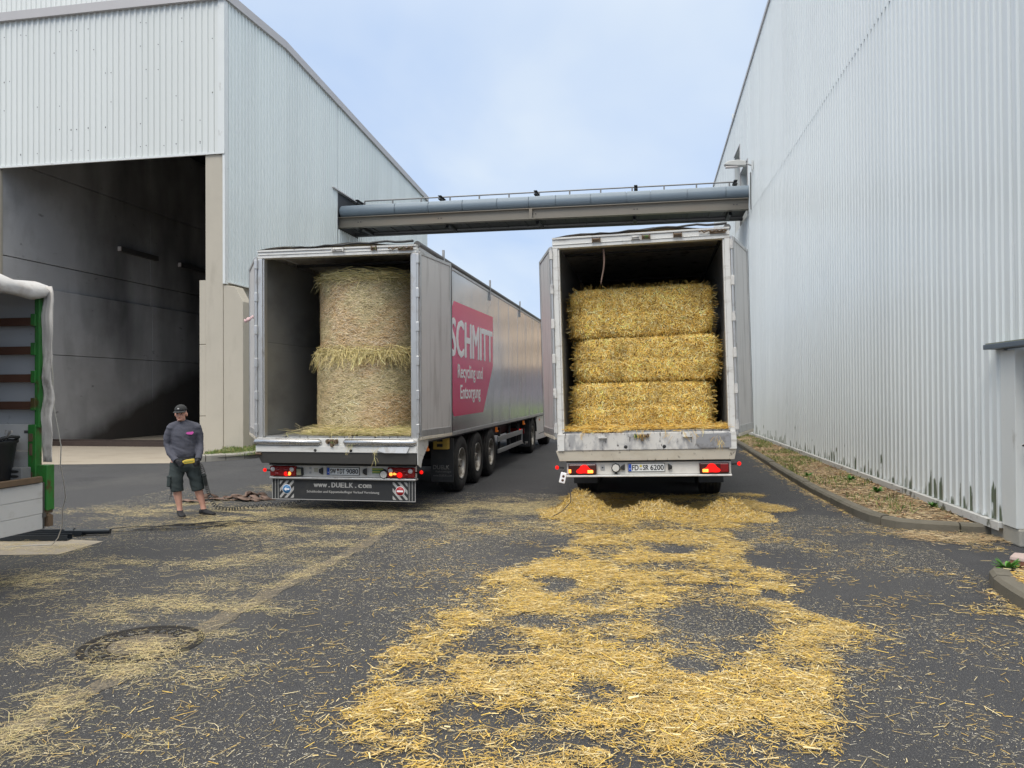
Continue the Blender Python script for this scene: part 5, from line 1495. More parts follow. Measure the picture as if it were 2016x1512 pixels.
def straw_bale(label, loc, rot, w_, d, h, seed, n):
    t = thing('straw_bale', label, 'straw bale', loc, rot, 'rectangular straw bales stacked in the right trailer')
    me = block_body(w_, d, h, seed); me.materials.append(BALE_CORE)
    ob('bale_core', me, t)
    P, Nn = sample(me, n, lambda c, nn: 0.25 + 1.2 * (nn[:, 1] < -0.5) + 0.5 * (np.abs(nn[:, 0]) > 0.5) + 0.35 * (nn[:, 2] > 0.5))
    U, V = basis(Nn)
    a = rng.normal(0, 1.1, n) + np.where(rng.random(n) < 0.5, 0, pi) + np.where(rng.random(n) < 0.5, pi / 2, 0.2)
    T = U * np.cos(a)[:, None] + V * np.sin(a)[:, None] + Nn * rng.uniform(-0.15, 0.5, n)[:, None]
    low = (fbm(P[:, 0] * 5 + seed * 3, P[:, 2] * 6) - 0.5)[:, None]
    c = np.clip(pick(STRAW, n, 0.24) * (1 + 0.9 * low), 0.02, 1)
    L = rng.uniform(0.04, 0.12, n)
    r = ribbons(P + Nn * 0.004, T, Nn, L, rng.uniform(0.004, 0.009, n), rng.normal(0, 0.12, n), rng.normal(0, 0.15, n), 2)
    # wisps hanging from the edges
    m = n // 9
    P2, N2 = sample(me, m, lambda c_, nn: ((np.abs(c_[:, 2] - h / 2) > h * 0.36) | (np.abs(c_[:, 0]) > w_ * 0.44)) * 1.0 + 0.02)
    T2 = N2 + rng.normal(0, 0.7, (m, 3)); T2[:, 2] -= 0.4
    r2 = ribbons(P2 + unit(T2) * 0.06, T2, np.roll(unit(T2), 1, axis=1) + 0.01, rng.uniform(0.04, 0.11, m), 0.006, 0.1, rng.normal(0, 0.2, m), 2)
    strand_obj('straw_stalks', [(r[0], r[1], r[2], c), (r2[0], r2[1], r2[2], pick(STRAW, m, 0.2))], mt['straw'], t)
    return t
TH = R(-1.35)
def in_right(x, y, z):
    return (-0.058 + x * cos(TH) + z * sin(TH), 11.24 + y, -x * sin(TH) + z * cos(TH))
rot_r = (0, TH, 0)
straw_bale('bottom straw bale of the front stack in the right trailer, standing on its floor', in_right(-0.05, 1.14, 1.258), (0, TH, R(0.6)), 2.10, 1.1, 0.715, 1, 17000)
straw_bale('middle straw bale of the front stack, pushed out to the right of the other two', in_right(0.05, 1.15, 1.98), (0, TH, R(-1)), 2.16, 1.1, 0.69, 2, 17000)
straw_bale('top straw bale of the front stack in the right trailer, below its dark roof', in_right(-0.02, 1.16, 2.675), (0, TH - R(0.6), R(1)), 2.16, 1.1, 0.76, 3, 18000)
for k in range(2):
    straw_bale(('lower', 'upper')[k] + ' shadowed straw bale behind the front stack of the right trailer', in_right(0.10, 2.45, 1.258 + k * 0.75), rot_r, 2.2, 1.1, 0.74, 5 + k, 2500)

HAY_CORE = M('hay_core', (0.26, 0.20, 0.095), 0.9, var=0.35, vscale=12, bump=0.5, bscale=30, bvec=(1, 1, 2),
             dirt=[((0.36, 0.22, 0.10), 0.5, 0.68, 2.2, (1, 1, 1), 0.7), ((0.25, 0.26, 0.10), 0.55, 0.7, 1.7, (1, 1, 1.5), 0.6)])
def round_bale(label, loc, r0, h, seed, n, nfr, fringe_z):
    t = thing('round_hay_bale', label, 'hay bale', loc, (0, 0, random.random() * 3), 'round hay bales standing in the left trailer')
    seg, nr = 64, 26
    vs = []
    for j in range(nr + 1):
        z = h * j / nr
        e = min(z, h - z)
        rr = r0 - 0.05 * math.exp(-(e / 0.05))
        for k in range(seg):
            a = 2 * pi * k / seg
            q = rr + 0.035 * (fbm(np.array([cos(a) * 2 + seed * 5]), np.array([sin(a) * 2 + z * 1.6]))[0] - 0.5) 
            vs.append((cos(a) * q, sin(a) * q, z))
    mb = MB(); mb.add(vs, [(j * seg + k, j * seg + (k + 1) % seg, (j + 1) * seg + (k + 1) % seg, (j + 1) * seg + k) for j in range(nr) for k in range(seg)], True)
    mb.add(vs[:seg], [tuple(range(seg))[::-1]]); mb.add(vs[-seg:], [tuple(range(seg))])
    me = mb.mesh('bale_core', HAY_CORE)
    ob('bale_core', me, t)
    P, Nn = sample(me, n, lambda c, nn: 1.0 * (np.abs(nn[:, 2]) < 0.5) + 0.02)
    U, V = basis(Nn)
    sg = np.where(rng.random(n) < 0.5, 1, -1)
    T = U * sg[:, None] + V * rng.normal(0, 0.55, n)[:, None] + Nn * rng.normal(0.0, 0.05, n)[:, None]
    an = np.arctan2(P[:, 1], P[:, 0])
    low = fbm(np.cos(an) * 2.1 + seed * 3.3, np.sin(an) * 2.1 + P[:, 2] * 2.3, 3)
    tan_ = smooth(0.42, 0.62, low)[:, None]
    c = pick([(0.68, 0.55, 0.31), (0.62, 0.52, 0.28), (0.78, 0.65, 0.42), (0.44, 0.36, 0.18)], n, 0.28) * (1 - tan_) + pick([(0.74, 0.55, 0.32), (0.68, 0.47, 0.24), (0.82, 0.66, 0.46), (0.46, 0.30, 0.14)], n, 0.28) * tan_
    L = rng.uniform(0.06, 0.20, n)
    r = ribbons(P + Nn * 0.004, T, Nn, L, rng.uniform(0.003, 0.0062, n), L / (8 * r0), rng.normal(0, 0.12, n), 3)
    sets = [(r[0], r[1], r[2], np.clip(c, 0.02, 1))]
    # net wrap lines
    # fringe: hay spilling over the rim
    for (zc, m, droop) in fringe_z:
        a = rng.random(m) * 2 * pi
        rad = r0 + rng.uniform(-0.10, 0.07, m)
        zz = zc + rng.normal(0, 0.045, m)
        Pf = np.stack([np.cos(a) * rad, np.sin(a) * rad, zz], 1)
        Nf = np.stack([np.cos(a), np.sin(a), np.zeros(m)], 1)
        Tg = np.stack([-np.sin(a), np.cos(a), np.zeros(m)], 1)
        hang = rng.random(m) < droop
        Tf = np.where(hang[:, None], Nf * rng.uniform(0.0, 0.8, m)[:, None] + Tg * rng.normal(0, 0.6, m)[:, None] + np.array([0, 0, -1.0]), Tg * np.where(rng.random(m) < .5, 1, -1)[:, None] + Nf * rng.normal(0.1, 0.35, m)[:, None] + np.array([0, 0, 1.0]) * rng.normal(-0.05, 0.2, m)[:, None])
        Lf = np.where(hang, rng.uniform(0.08, 0.30, m), rng.uniform(0.12, 0.36, m))
        Pf = Pf + np.where(hang[:, None], unit(Tf) * (Lf * 0.4)[:, None], 0)
        rf = ribbons(Pf, Tf, Nf + np.array([0, 0, 0.3]), Lf, rng.uniform(0.0035, 0.007, m), rng.normal(0.12, 0.12, m), rng.normal(0, 0.2, m), 3)
        sets.append((rf[0], rf[1], rf[2], pick([(0.72, 0.58, 0.26), (0.62, 0.52, 0.23), (0.80, 0.67, 0.36), (0.48, 0.40, 0.16)], m, 0.24)))
    strand_obj('hay_strands', sets, mt['hay'], t)
    return t
round_bale('lower round hay bale in the left trailer, loose hay round its foot', (-4.60, 12.05, 1.175), 0.84, 1.26, 1, 22000, 0, ((0.04, 1500, 0.2), (1.24, 500, 0.75)))
round_bale('upper round hay bale in the left trailer, brushy top edge under the roof', (-4.56, 12.05, 2.44), 0.82, 1.24, 2, 22000, 0, ((0.04, 3200, 0.6), (1.21, 2200, 0.14)))
round_bale('lower shadowed hay bale behind the front ones in the left trailer', (-4.85, 13.72, 1.175), 0.80, 1.24, 3, 2000, 0, ((1.2, 200, 0.5),))
round_bale('upper shadowed hay bale behind the front ones in the left trailer', (-4.80, 13.75, 2.42), 0.79, 1.22, 4, 2000, 0, ((1.2, 200, 0.2),))

# ================================================================== LOOSE STRAW ON THE YARD
MAIN= [(-1.52, 11.506), (-1.531, 10.469), (-1.003, 9.596), (-0.877, 8.967), (-1.13, 8.1), (-1.452, 7.689), (-1.545, 7.344), (-1.6, 6.491), (-1.784, 6.143), (-1.848, 5.395), (-1.777, 4.917), (-1.643, 4.405), (-1.471, 4.066), (-1.179, 3.952), (-1.079, 3.705), (-0.936, 3.571), (-0.213, 3.645), (0.282, 3.832), (0.599, 3.993), (0.697, 4.122), (0.942, 4.253), (1.014, 4.702), (1.007, 5.018), (1.135, 5.407), (1.323, 5.865), (1.482, 6.394), (1.286, 6.803), (1.369, 7.419), (1.326, 7.914), (1.095, 8.042), (0.938, 9.253), (1.131, 10.477), (1.892, 12.407), (1.769, 13.889), (-1.583, 13.401)]
HOLES= [(-1.064, 9.251, 0.19, 0.22, 0.5), (0.211, 8.99, 0.33, 0.26, 0.9), (0.028, 8.138, 0.47, 0.17, 0.8), (-0.923, 7.141, 0.18, 0.19, 0.9), (0.364, 7.37, 0.42, 0.09, 0.8), (-1.185, 5.626, 0.24, 0.31, 0.8), (-0.85, 6.078, 0.36, 0.15, 0.8), (-0.229, 6.181, 0.19, 0.14, 0.8), (0.528, 6.236, 0.44, 0.39, 1.0), (1.084, 7.145, 0.1, 0.18, 1), (1.424, 7.071, 0.09, 0.18, 0.7), (0.568, 5.653, 0.11, 0.07, 0.9), (-0.927, 5.085, 0.16, 0.11, 0.7), (-0.175, 5.138, 0.07, 0.1, 0.7), (0.256, 5.259, 0.14, 0.16, 0.9), (-1.339, 5.197, 0.07, 0.24, 0.7), (0.078, 4.948, 0.07, 0.07, 0.5), (-0.823, 4.176, 0.16, 0.12, 0.6), (-0.724, 4.297, 0.12, 0.07, 0.6), (-0.456, 4.172, 0.17, 0.08, 0.4), (-0.13, 4.163, 0.13, 0.1, 0.5), (-1.053, 3.912, 0.1, 0.12, 0.7), (-0.63, 3.895, 0.27, 0.11, 0.5), (0.702, 4.01, 0.08, 0.12, 0.8)]
HAY= [(-4.016, 5.88, 0.65, 0.37, 0.8), (-3.588, 5.875, 0.47, 0.29, 0.7), (-3.697, 5.106, 0.34, 0.28, 0.8), (-3.475, 4.539, 0.27, 0.23, 0.8), (-3.429, 4.158, 0.22, 0.23, 0.8), (-3.418, 3.826, 0.26, 0.24, 0.9), (-3.457, 3.621, 0.17, 0.3, 1), (-3.497, 6.122, 0.31, 0.24, 0.8), (-5.917, 6.434, 0.45, 0.42, 0.7), (-5.687, 6.012, 0.28, 0.25, 0.7), (-4.316, 4.694, 0.29, 0.17, 0.6), (-3.367, 5.305, 0.47, 0.18, 0.5), (-2.82, 4.557, 0.3, 0.19, 0.4), (-3.114, 3.387, 0.16, 0.13, 0.7), (-2.647, 3.698, 0.22, 0.12, 0.4), (-5.686, 7.347, 0.5, 0.25, 0.4), (-4.647, 7.513, 0.5, 0.26, 0.4), (-4.339, 7.813, 0.34, 0.22, 0.4), (-4.62, 9.662, 0.97, 0.56, 0.6), (-5.972, 10.756, 0.86, 0.52, 0.7), (-5.94, 9.859, 0.58, 0.54, 0.8), (-7.452, 11.044, 0.49, 0.59, 0.5), (-7.529, 10.521, 0.55, 0.44, 0.5), (-4.582, 10.965, 0.86, 0.5, 0.6), (-3.736, 10.855, 0.84, 0.56, 0.6), (-3.021, 11.706, 0.97, 0.52, 0.7), (-2.068, 11.848, 0.88, 0.73, 0.8), (-2.253, 10.424, 1.07, 0.57, 0.5), (-3.787, 8.598, 0.73, 0.37, 0.4), (-3.031, 9.192, 0.64, 0.4, 0.35), (-6.963, 13.689, 0.4, 0.41, 0.4), (-8.47, 10.379, 0.48, 0.45, 0.4), (-6.964, 9.3, 0.56, 0.35, 0.4), (-7.206, 7.911, 0.49, 0.42, 0.6), (-3.865, 6.767, 0.59, 0.25, 0.4), (-3.56, 7.687, 0.33, 0.2, 0.5)]
SCAT= [(1.838, 9.337, 0.64, 0.67, 0.35), (1.384, 8.024, 0.45, 0.45, 0.35), (2.288, 10.362, 0.71, 0.52, 0.3), (2.446, 8.415, 0.31, 0.3, 0.4), (2.186, 6.976, 0.51, 0.24, 0.45), (2.043, 6.086, 0.33, 0.26, 0.35), (2.912, 7.866, 0.24, 0.44, 0.5), (2.761, 6.849, 0.25, 0.42, 0.5), (3.685, 10.757, 0.85, 0.37, 0.7), (3.914, 9.96, 0.54, 0.35, 0.8), (2.442, 5.826, 0.21, 0.73, 0.25), (1.442, 5.188, 0.19, 0.17, 0.4), (1.522, 4.472, 0.33, 0.28, 0.2), (-1.784, 3.845, 0.16, 0.11, 0.6), (-1.78, 4.105, 0.17, 0.14, 0.5), (-2.217, 4.943, 0.42, 0.62, 0.15), (-2.565, 4.041, 0.74, 0.62, 0.15), (-1.917, 3.763, 0.11, 0.09, 0.6), (-0.665, 9.904, 1.96, 0.64, 0.7), (0.417, 9.73, 1.57, 0.74, 0.6), (-2.4, 9.291, 0.77, 0.46, 0.35), (-2.038, 7.473, 0.62, 0.43, 0.3), (-2.058, 6.52, 0.41, 0.27, 0.3), (1.712, 6.149, 0.34, 0.4, 0.35)]

MAIN = [(x, y - 0.30 * max(0.0, min(1.0, (4.6 - y) / 0.6))) for x, y in MAIN]
def inside(px, py, poly):
    poly = np.array(poly); n = len(poly)
    r = np.zeros(len(px), bool)
    j = n - 1
    for i in range(n):
        xi, yi = poly[i]; xj, yj = poly[j]
        cnd = ((yi > py) != (yj > py)) & (px < (xj - xi) * (py - yi) / (yj - yi + 1e-12) + xi)
        r ^= cnd; j = i
    return r
CA, SA = cos(_a), sin(_a)
def blobs(x, y, lst, p=1.0):
    d = np.zeros(len(x))
    for (cx, cy, a, b, k) in lst:
        u = ((x - cx) * CA + (y - cy) * SA) / a; v = (-(x - cx) * SA + (y - cy) * CA) / b
        d = np.maximum(d, k * np.exp(-(u * u + v * v) ** p * 0.8))
    return d
def d_main(x, y):
    nx = fbm(x * 1.3 + 3, y * 1.3 + 7, 6) - 0.5; ny = fbm(x * 1.3 + 31, y * 1.3 - 5, 6) - 0.5
    ins = 0.0
    for k in range(10):
        ins = ins + inside(x + nx * 1.0 + 0.20 * sin(k * 2.4) * (k / 9), y + ny * 1.1 + 0.22 * cos(k * 2.4) * (k / 9), MAIN) * 0.1
    hole = blobs(x + nx * 0.35, y + ny * 0.35, [(a, b, c * 1.3, d * 1.3, k) for a, b, c, d, k in HOLES], 2.0)
    tex = smooth(0.36, 0.60, fbm(x * 2.0 + 9, y * 3.0 + 2, 6))
    fine = smooth(0.34, 0.56, fbm(x * 7 + 19, y * 9 + 12, 4))
    far = 1 - 0.35 * smooth(8.2, 9.2, y) + 0.1 * smooth(10.6, 11, y)
    d = ins ** 1.5 * (0.10 + 0.62 * tex + 0.28 * tex * fine) * (0.45 + 0.55 * fine) * far
    return np.clip(d * (1 - np.clip(hole * 1.2, 0, 1)) * 1.1, 0, 1)
def d_scat(x, y):
    n = fbm(x * 2.6 + 50, y * 3.0 + 20, 5)
    return blobs(x, y, SCAT) * smooth(0.40, 0.66, n)
def d_hay(x, y):
    n = fbm(x * 1.9 + 70 + y * 0.6, y * 4.2 - 40, 5)
    strip = 1.0 * np.exp(-((x + 3.44) / 0.25) ** 2) * (y < 4.9) + 0.5 * np.exp(-((x + 3.5) / 0.14) ** 2) * (y < 10)
    rm = np.hypot(x + 3.69, y - 5.04)
    bare = 1 - 0.85 * smooth(0.24, 0.29, rm) * (1 - smooth(0.43, 0.50, rm)) * smooth(0.12, -0.1, x + 3.69 - 0.8 * (y - 5.04)) - 0.5 * (rm < 0.24)
    return np.clip(np.maximum(blobs(x, y, HAY), strip) * smooth(0.36, 0.60, n) * 1.25 * bare, 0, 1)
def scatter(dens, x0, x1, y0, y1, per):
    n = int((x1 - x0) * (y1 - y0) * per)
    x = rng.uniform(x0, x1, n); y = rng.uniform(y0, y1, n)
    k = rng.random(n) < dens(x, y)
    return x[k], y[k]
def lay(x, y, L, W, cols, lift=0.012, bend=0.06, nseg=1, jit=0.16, tiltz=0.07, aniso=0.0, z0=0.006, curl=None):
    n = len(x)
    a = rng.uniform(0, 2 * pi, n) if not aniso else rng.normal(aniso, 0.7, n)
    P = np.stack([x, y, z0 + np.abs(rng.normal(0, lift, n))], 1)
    T = np.stack([np.cos(a), np.sin(a), rng.normal(0, tiltz, n)], 1)
    Nn = np.stack([rng.normal(0, 0.35, n), rng.normal(0, 0.35, n), np.ones(n)], 1)
    r = ribbons(P, T, Nn, L, W, rng.normal(bend, 0.05, n), rng.normal(0, curl if curl is not None else 0.06, n), nseg)
    return (r[0], r[1], r[2], pick(cols, n, jit))
GSTRAW = [(0.60, 0.41, 0.12), (0.66, 0.50, 0.21), (0.52, 0.33, 0.07), (0.68, 0.56, 0.31), (0.62, 0.42, 0.08), (0.46, 0.33, 0.14), (0.38, 0.26, 0.09)]
x, y = scatter(d_main, -2.3, 2.4, 3.3, 14.0, 8500)
n = len(x)
print('main straw', n)
s1 = lay(x, y, rng.gamma(2.2, 0.020, n) + 0.010, 0.0014 + rng.gamma(2.0, 0.0013, n), GSTRAW)
x, y = scatter(lambda x, y: d_main(x, y) ** 0.65, -2.3, 2.4, 3.3, 14.0, 9000); n = len(x)
s2 = lay(x, y, rng.uniform(0.004, 0.026, n), rng.uniform(0.0014, 0.004, n), GSTRAW, lift=0.006)
x, y = scatter(d_scat, -3.6, 4.4, 2.8, 12.5, 1900); n = len(x)
s3 = lay(x, y, rng.gamma(2.4, 0.016, n) + 0.01, rng.uniform(0.0016, 0.005, n), GSTRAW, lift=0.004)
x, y = scatter(lambda x, y: 0.25 + 0.75 * smooth(0.45, 0.7, fbm(x * 1.3, y * 1.3 + 80)), -3.0, 3.2, 2.6, 8.5, 70); n = len(x)
s4 = lay(x, y, rng.gamma(2.4, 0.02, n) + 0.015, rng.uniform(0.002, 0.0055, n), GSTRAW, lift=0.004)
o = strand_obj('loose_straw', [s1, s2, s3, s4], mt['straw'])
tag(o, 'yellow loose straw spread over the asphalt behind the right trailer', kind='stuff')

x, y = scatter(d_hay, -9.5, -0.8, 2.9, 14.2, 2000); n = len(x)
print('hay', n)
HG = [(0.58, 0.47, 0.24), (0.52, 0.45, 0.22), (0.66, 0.55, 0.33), (0.44, 0.36, 0.18), (0.60, 0.46, 0.23)]
h1 = lay(x, y, rng.gamma(2.5, 0.026, n) + 0.015, rng.uniform(0.0010, 0.0024, n), HG, lift=0.012, nseg=3, curl=0.16, bend=0.05)
x, y = scatter(lambda x, y: 0.3 * np.ones(len(x)), -9.0, 0.0, 2.8, 13.0, 55); n = len(x)
h2 = lay(x, y, rng.gamma(3, 0.028, n) + 0.02, rng.uniform(0.001, 0.0022, n), HG, lift=0.004, nseg=3, curl=0.22, bend=0.03)
x, y = scatter(lambda x, y: np.clip(d_hay(x, y) * 1.1, 0, 1), -9.5, -0.8, 2.9, 14.2, 3000); n = len(x)
mx_, my_ = scatter(lambda x, y: np.clip(1.05 - np.hypot(x + 3.56, y - 4.97) / 0.30, 0, 1) * (0.35 + 0.65 * smooth(0.35, 0.55, fbm(x * 6, y * 6))) * (y + 0.4 * x < 3.72), -4.2, -3.1, 4.5, 5.6, 3200); nm = len(mx_)
h4 = lay(mx_, my_, rng.gamma(2.5, 0.026, nm) + 0.015, rng.uniform(0.0012, 0.0026, nm), HG, lift=0.010, nseg=3, curl=0.16)
h3 = lay(x, y, rng.uniform(0.006, 0.03, n), rng.uniform(0.0012, 0.003, n), HG, lift=0.005)
o = strand_obj('loose_hay', [h1, h2, h3, h4], mt['hay'])
tag(o, 'greenish loose hay trodden over the asphalt on the left', kind='stuff')

def d_chaff(x, y):
    n_ = smooth(0.30, 0.75, fbm(x * 0.8 + 5, y * 0.8 + 60, 4))
    near = np.exp(-(((x + 0.2) / 3.2) ** 2)) * 0.8 + 0.25
    return np.clip(n_ * near, 0, 1)
x, y = scatter(d_chaff, -9.0, 3.2, 2.5, 13.5, 3200); n = len(x)
c1 = lay(x, y, rng.gamma(2, 0.0045, n) + 0.003, rng.uniform(0.001, 0.0026, n), [(0.52, 0.44, 0.26), (0.62, 0.56, 0.42), (0.44, 0.36, 0.19), (0.66, 0.60, 0.48)], lift=0.001, z0=0.003)
o = strand_obj('chaff', [c1], mt['straw'])
tag(o, 'fine chaff and broken straw specks all over the asphalt', kind='stuff')

# three heaps swept out behind the right trailer
def heap(label, cx, cy, rx, ry, h, seed, n):
    t = thing('straw_heap', label, 'straw heap', (cx, cy, 0), (0, 0, 0), 'heaps of straw under the tail of the right trailer')
    nx_, ny_ = 44, 26
    gx = np.linspace(-1.6, 1.6, nx_); gy = np.linspace(-1.6, 1.6, ny_)
    X, Y = np.meshgrid(gx, gy)
    Z = h * np.exp(-(X ** 2 * 1.3 + Y ** 2 * 1.6) ** 0.85) * (0.45 + 1.0 * fbm(X * 2.6 + seed * 9, Y * 2.6 + seed)) - 0.02
    V = np.stack([X * rx, Y * ry, Z], 2).reshape(-1, 3)
    Q = [(j * nx_ + i, j * nx_ + i + 1, (j + 1) * nx_ + i + 1, (j + 1) * nx_ + i) for j in range(ny_ - 1) for i in range(nx_ - 1)]
    me = np_mesh('heap_core', V, Q, BALE_CORE, smooth=True)
    ob('heap_core', me, t)
    P, Nn = sample(me, n, lambda c, nn: np.clip((c[:, 2] + 0.02) / h, 0.0, 1) + 0.12)
    Nn = Nn * np.sign(Nn[:, 2:3])
    U, Vv = basis(Nn)
    a = rng.uniform(0, 2 * pi, n)
    T = U * np.cos(a)[:, None] + Vv * np.sin(a)[:, None] + Nn * rng.normal(0.1, 0.3, n)[:, None]
    r = ribbons(P + Nn * 0.008 + np.array([0, 0, 0.012]), T, Nn, rng.uniform(0.05, 0.17, n), rng.uniform(0.004, 0.008, n), rng.normal(0.05, 0.1, n), rng.normal(0, 0.12, n), 2)
    strand_obj('straw_stalks', [(r[0], r[1], r[2], pick(GSTRAW, n, 0.18))], mt['straw'], t)
heap('tallest straw heap, under the left end of the right trailer', -1.0, 11.38, 0.37, 0.30, 0.33, 1, 7000)
heap('low straw ridge in the middle under the right trailer number plate', 0.10, 11.42, 0.72, 0.26, 0.17, 2, 5500)
heap('straw heap under the right tail lamp of the right trailer', 1.10, 11.45, 0.38, 0.28, 0.25, 3, 6000)

# loose straw and hay on the trailer floors
def floor_litter(name, label, cols, m, box, z, n, L, W, thick, rot=None, nseg=2, fade=None):
    x = rng.uniform(box[0], box[1], n); y = rng.uniform(box[2], box[3], n)
    if fade is not None:
        k = rng.random(n) < fade(x, y); x, y = x[k], y[k]; n = len(x)
    s_ = lay(x, y, rng.uniform(L[0], L[1], n), rng.uniform(W[0], W[1], n), cols, lift=thick, nseg=nseg, curl=0.15, tiltz=0.15)
    V = s_[0]
    if rot:
        Xn = V[:, 0] * cos(TH) + (V[:, 2] + z) * sin(TH) - 0.058; Zn = -V[:, 0] * sin(TH) + (V[:, 2] + z) * cos(TH)
        V = np.stack([Xn, V[:, 1] + 11.24, Zn], 1)
    else:
        V = V + np.array([0, 0, z])
    o = strand_obj(name, [(V, s_[1], s_[2], s_[3])], m)
    return tag(o, label, kind='stuff')
floor_litter('floor_straw', 'yellow straw littering the floor edge of the right trailer', STRAW, mt['straw'], (-1.2, 1.2, 0.0, 0.75), 1.256, 9000, (0.04, 0.14), (0.004, 0.008), 0.03, rot=True,
             fade=lambda x, y: np.clip(0.06 + smooth(0.16, 0.5, y) + 0.7 * smooth(0.75, 1.1, np.abs(x - 0.05)) + 0.2 * (fbm(x * 5, y * 5) - 0.5), 0, 1))
floor_litter('floor_straw', 'wisps of straw lying along the rear sill of the right trailer', STRAW, mt['straw'], (-1.24, 1.24, -0.06, 0.02), 1.24, 900, (0.04, 0.13), (0.004, 0.008), 0.012, rot=True,
             fade=lambda x, y: smooth(0.48, 0.62, fbm(x * 4, x * 0)))
floor_litter('floor_hay', 'loose hay on the floor round the foot of the lower hay bale', HAYC, mt['hay'], (-5.6, -3.5, 10.86, 11.6), 1.17, 10000, (0.08, 0.28), (0.003, 0.006), 0.045, nseg=3,
             fade=lambda x, y: np.clip(smooth(1.15, 0.8, np.hypot(x + 4.6, y - 12.03) ) + 0.04 + 0.45 * smooth(-5.3, -4.0, x) * smooth(10.86, 11.15, y), 0, 1))
# wisps hanging over the sills
def wisps(name, label, pts, cols, m):
    n = len(pts) * 6
    P = np.repeat(np.array(pts, float), 6, axis=0) + rng.normal(0, 0.035, (n, 3)) * np.array([1, 0.2, 1])
    T = np.stack([rng.normal(0, 0.45, n), rng.normal(-0.15, 0.15, n), -np.ones(n)], 1)
    r = ribbons(P, T, np.tile([0, -1.0, 0.0], (n, 1)), rng.uniform(0.05, 0.15, n), 0.0035, 0.1, rng.normal(0, 0.3, n), 2)
    tag(strand_obj(name, [(r[0], r[1], r[2], pick(cols, n, 0.15))], m), label, kind='stuff')
wisps('straw_wisps', 'wisps of straw caught on the sill of the right trailer', [in_right(-0.02, -0.11, 1.20), in_right(-0.10, -0.11, 1.22), in_right(0.30, -0.09, 1.23), in_right(0.60, -0.11, 1.21), in_right(1.05, -0.08, 1.11), in_right(1.06, -0.08, 1.06), in_right(-0.9, -0.07, 1.24), in_right(0.75, -0.07, 1.24)], STRAW, mt['straw'])
wisps('hay_wisps', 'wisps of hay hanging over the sill of the left trailer', [(-4.40, 10.78, 1.06), (-4.42, 10.77, 1.0), (-4.05, 10.78, 0.98), (-4.04, 10.78, 0.80), (-4.7, 10.80, 1.13)], HAYC, mt['hay'])

# planting bed litter, gutter litter, grass
def d_poly(poly): return lambda x, y: inside(x, y, poly) * (0.25 + 0.75 * smooth(0.35, 0.6, fbm(x * 2.2, y * 2.2 + 33)))
BR = [(0.34, 0.22, 0.11), (0.46, 0.32, 0.17), (0.24, 0.14, 0.07), (0.52, 0.40, 0.23), (0.30, 0.24, 0.13), (0.60, 0.48, 0.30)]
x, y = scatter(d_poly(BED), 2.8, 4.4, 10.5, 30, 1100); n = len(x)
b1 = lay(x, y, rng.gamma(3, 0.018, n) + 0.02, rng.uniform(0.004, 0.012, n), BR, lift=0.02, z0=0.095)
x, y = scatter(d_poly(BED2), 3.1, 4.6, 5.0, 8.7, 1500); n = len(x)
b2 = lay(x, y, rng.gamma(3, 0.016, n) + 0.02, rng.uniform(0.003, 0.008, n), BR + STRAW, lift=0.02, z0=0.11)
def d_gut(x, y):
    kx = np.interp(y, [5, 6.9, 7.6, 10.5, 11.6, 14, 26, 40], [3.03, 3.03, 3.05, 9, 2.9, 2.79, 2.8, 2.8])
    return np.clip(np.exp(-np.clip(kx - x, 0, 9) / 0.07) * (x < kx) * (0.35 + 0.65 * smooth(0.4, 0.6, fbm(x * 3, y * 3))), 0, 1)
x, y = scatter(d_gut, 2.3, 3.05, 5.0, 24, 2600); n = len(x)
b3 = lay(x, y, rng.gamma(3, 0.014, n) + 0.015, rng.uniform(0.003, 0.006, n), BR[:2] + BR[3:] + STRAW[:2], lift=0.008)
x, y = scatter(lambda x, y: np.exp(-((y - 10.22 + 0.12 * (x - 3.6)) / 0.28) ** 2) * smooth(2.9, 3.4, x) * smooth(0.35, 0.55, fbm(x * 3, y * 3)), 2.9, 4.6, 9.4, 10.65, 3800); n = len(x)
b4 = lay(x, y, rng.gamma(3, 0.016, n) + 0.02, rng.uniform(0.003, 0.007, n), BR[:2] + BR[3:], lift=0.015)
x, y = scatter(d_poly(BED), 2.8, 4.4, 10.5, 26, 70); n = len(x)
b5 = lay(x, y, rng.uniform(0.03, 0.07, n), rng.uniform(0.015, 0.04, n), [(0.20, 0.10, 0.045), (0.30, 0.18, 0.08), (0.13, 0.08, 0.045), (0.40, 0.30, 0.18)], lift=0.02, z0=0.11, nseg=2, bend=0.2)
o = strand_obj('mulch_litter', [b1, b2, b3, b4, b5], mt['straw'])
tag(o, 'brown mulch and dead stalks in the planting beds and along the kerb', kind='stuff')
GR = [(0.10, 0.17, 0.035), (0.16, 0.22, 0.05), (0.22, 0.24, 0.08), (0.07, 0.12, 0.03), (0.32, 0.28, 0.12)]
def blades(x, y, z, L, W, m):
    n = len(x)
    P = np.stack([x, y, z + L * 0.42], 1)
    T = np.stack([rng.normal(0, 0.5, n), rng.normal(0, 0.5, n), np.ones(n)], 1)
    r = ribbons(P, T, np.stack([rng.normal(0, 1, n), -np.ones(n), np.zeros(n)], 1), L, W, rng.normal(0, 0.25, n), 0, 2)
    return (r[0], r[1], r[2], pick(GR, n, 0.2))
def d_grass(x, y): return inside(x, y, BED) * smooth(0.48, 0.64, fbm(x * 2.1 + 13, y * 1.1 + 4)) * (0.30 + 0.70 * smooth(12, 22, y))
x, y = scatter(d_grass, 2.8, 4.4, 10.5, 36, 700); n = len(x)
g1 = blades(x, y, np.full(n, 0.08), rng.uniform(0.04, 0.12, n), rng.uniform(0.006, 0.012, n), n)
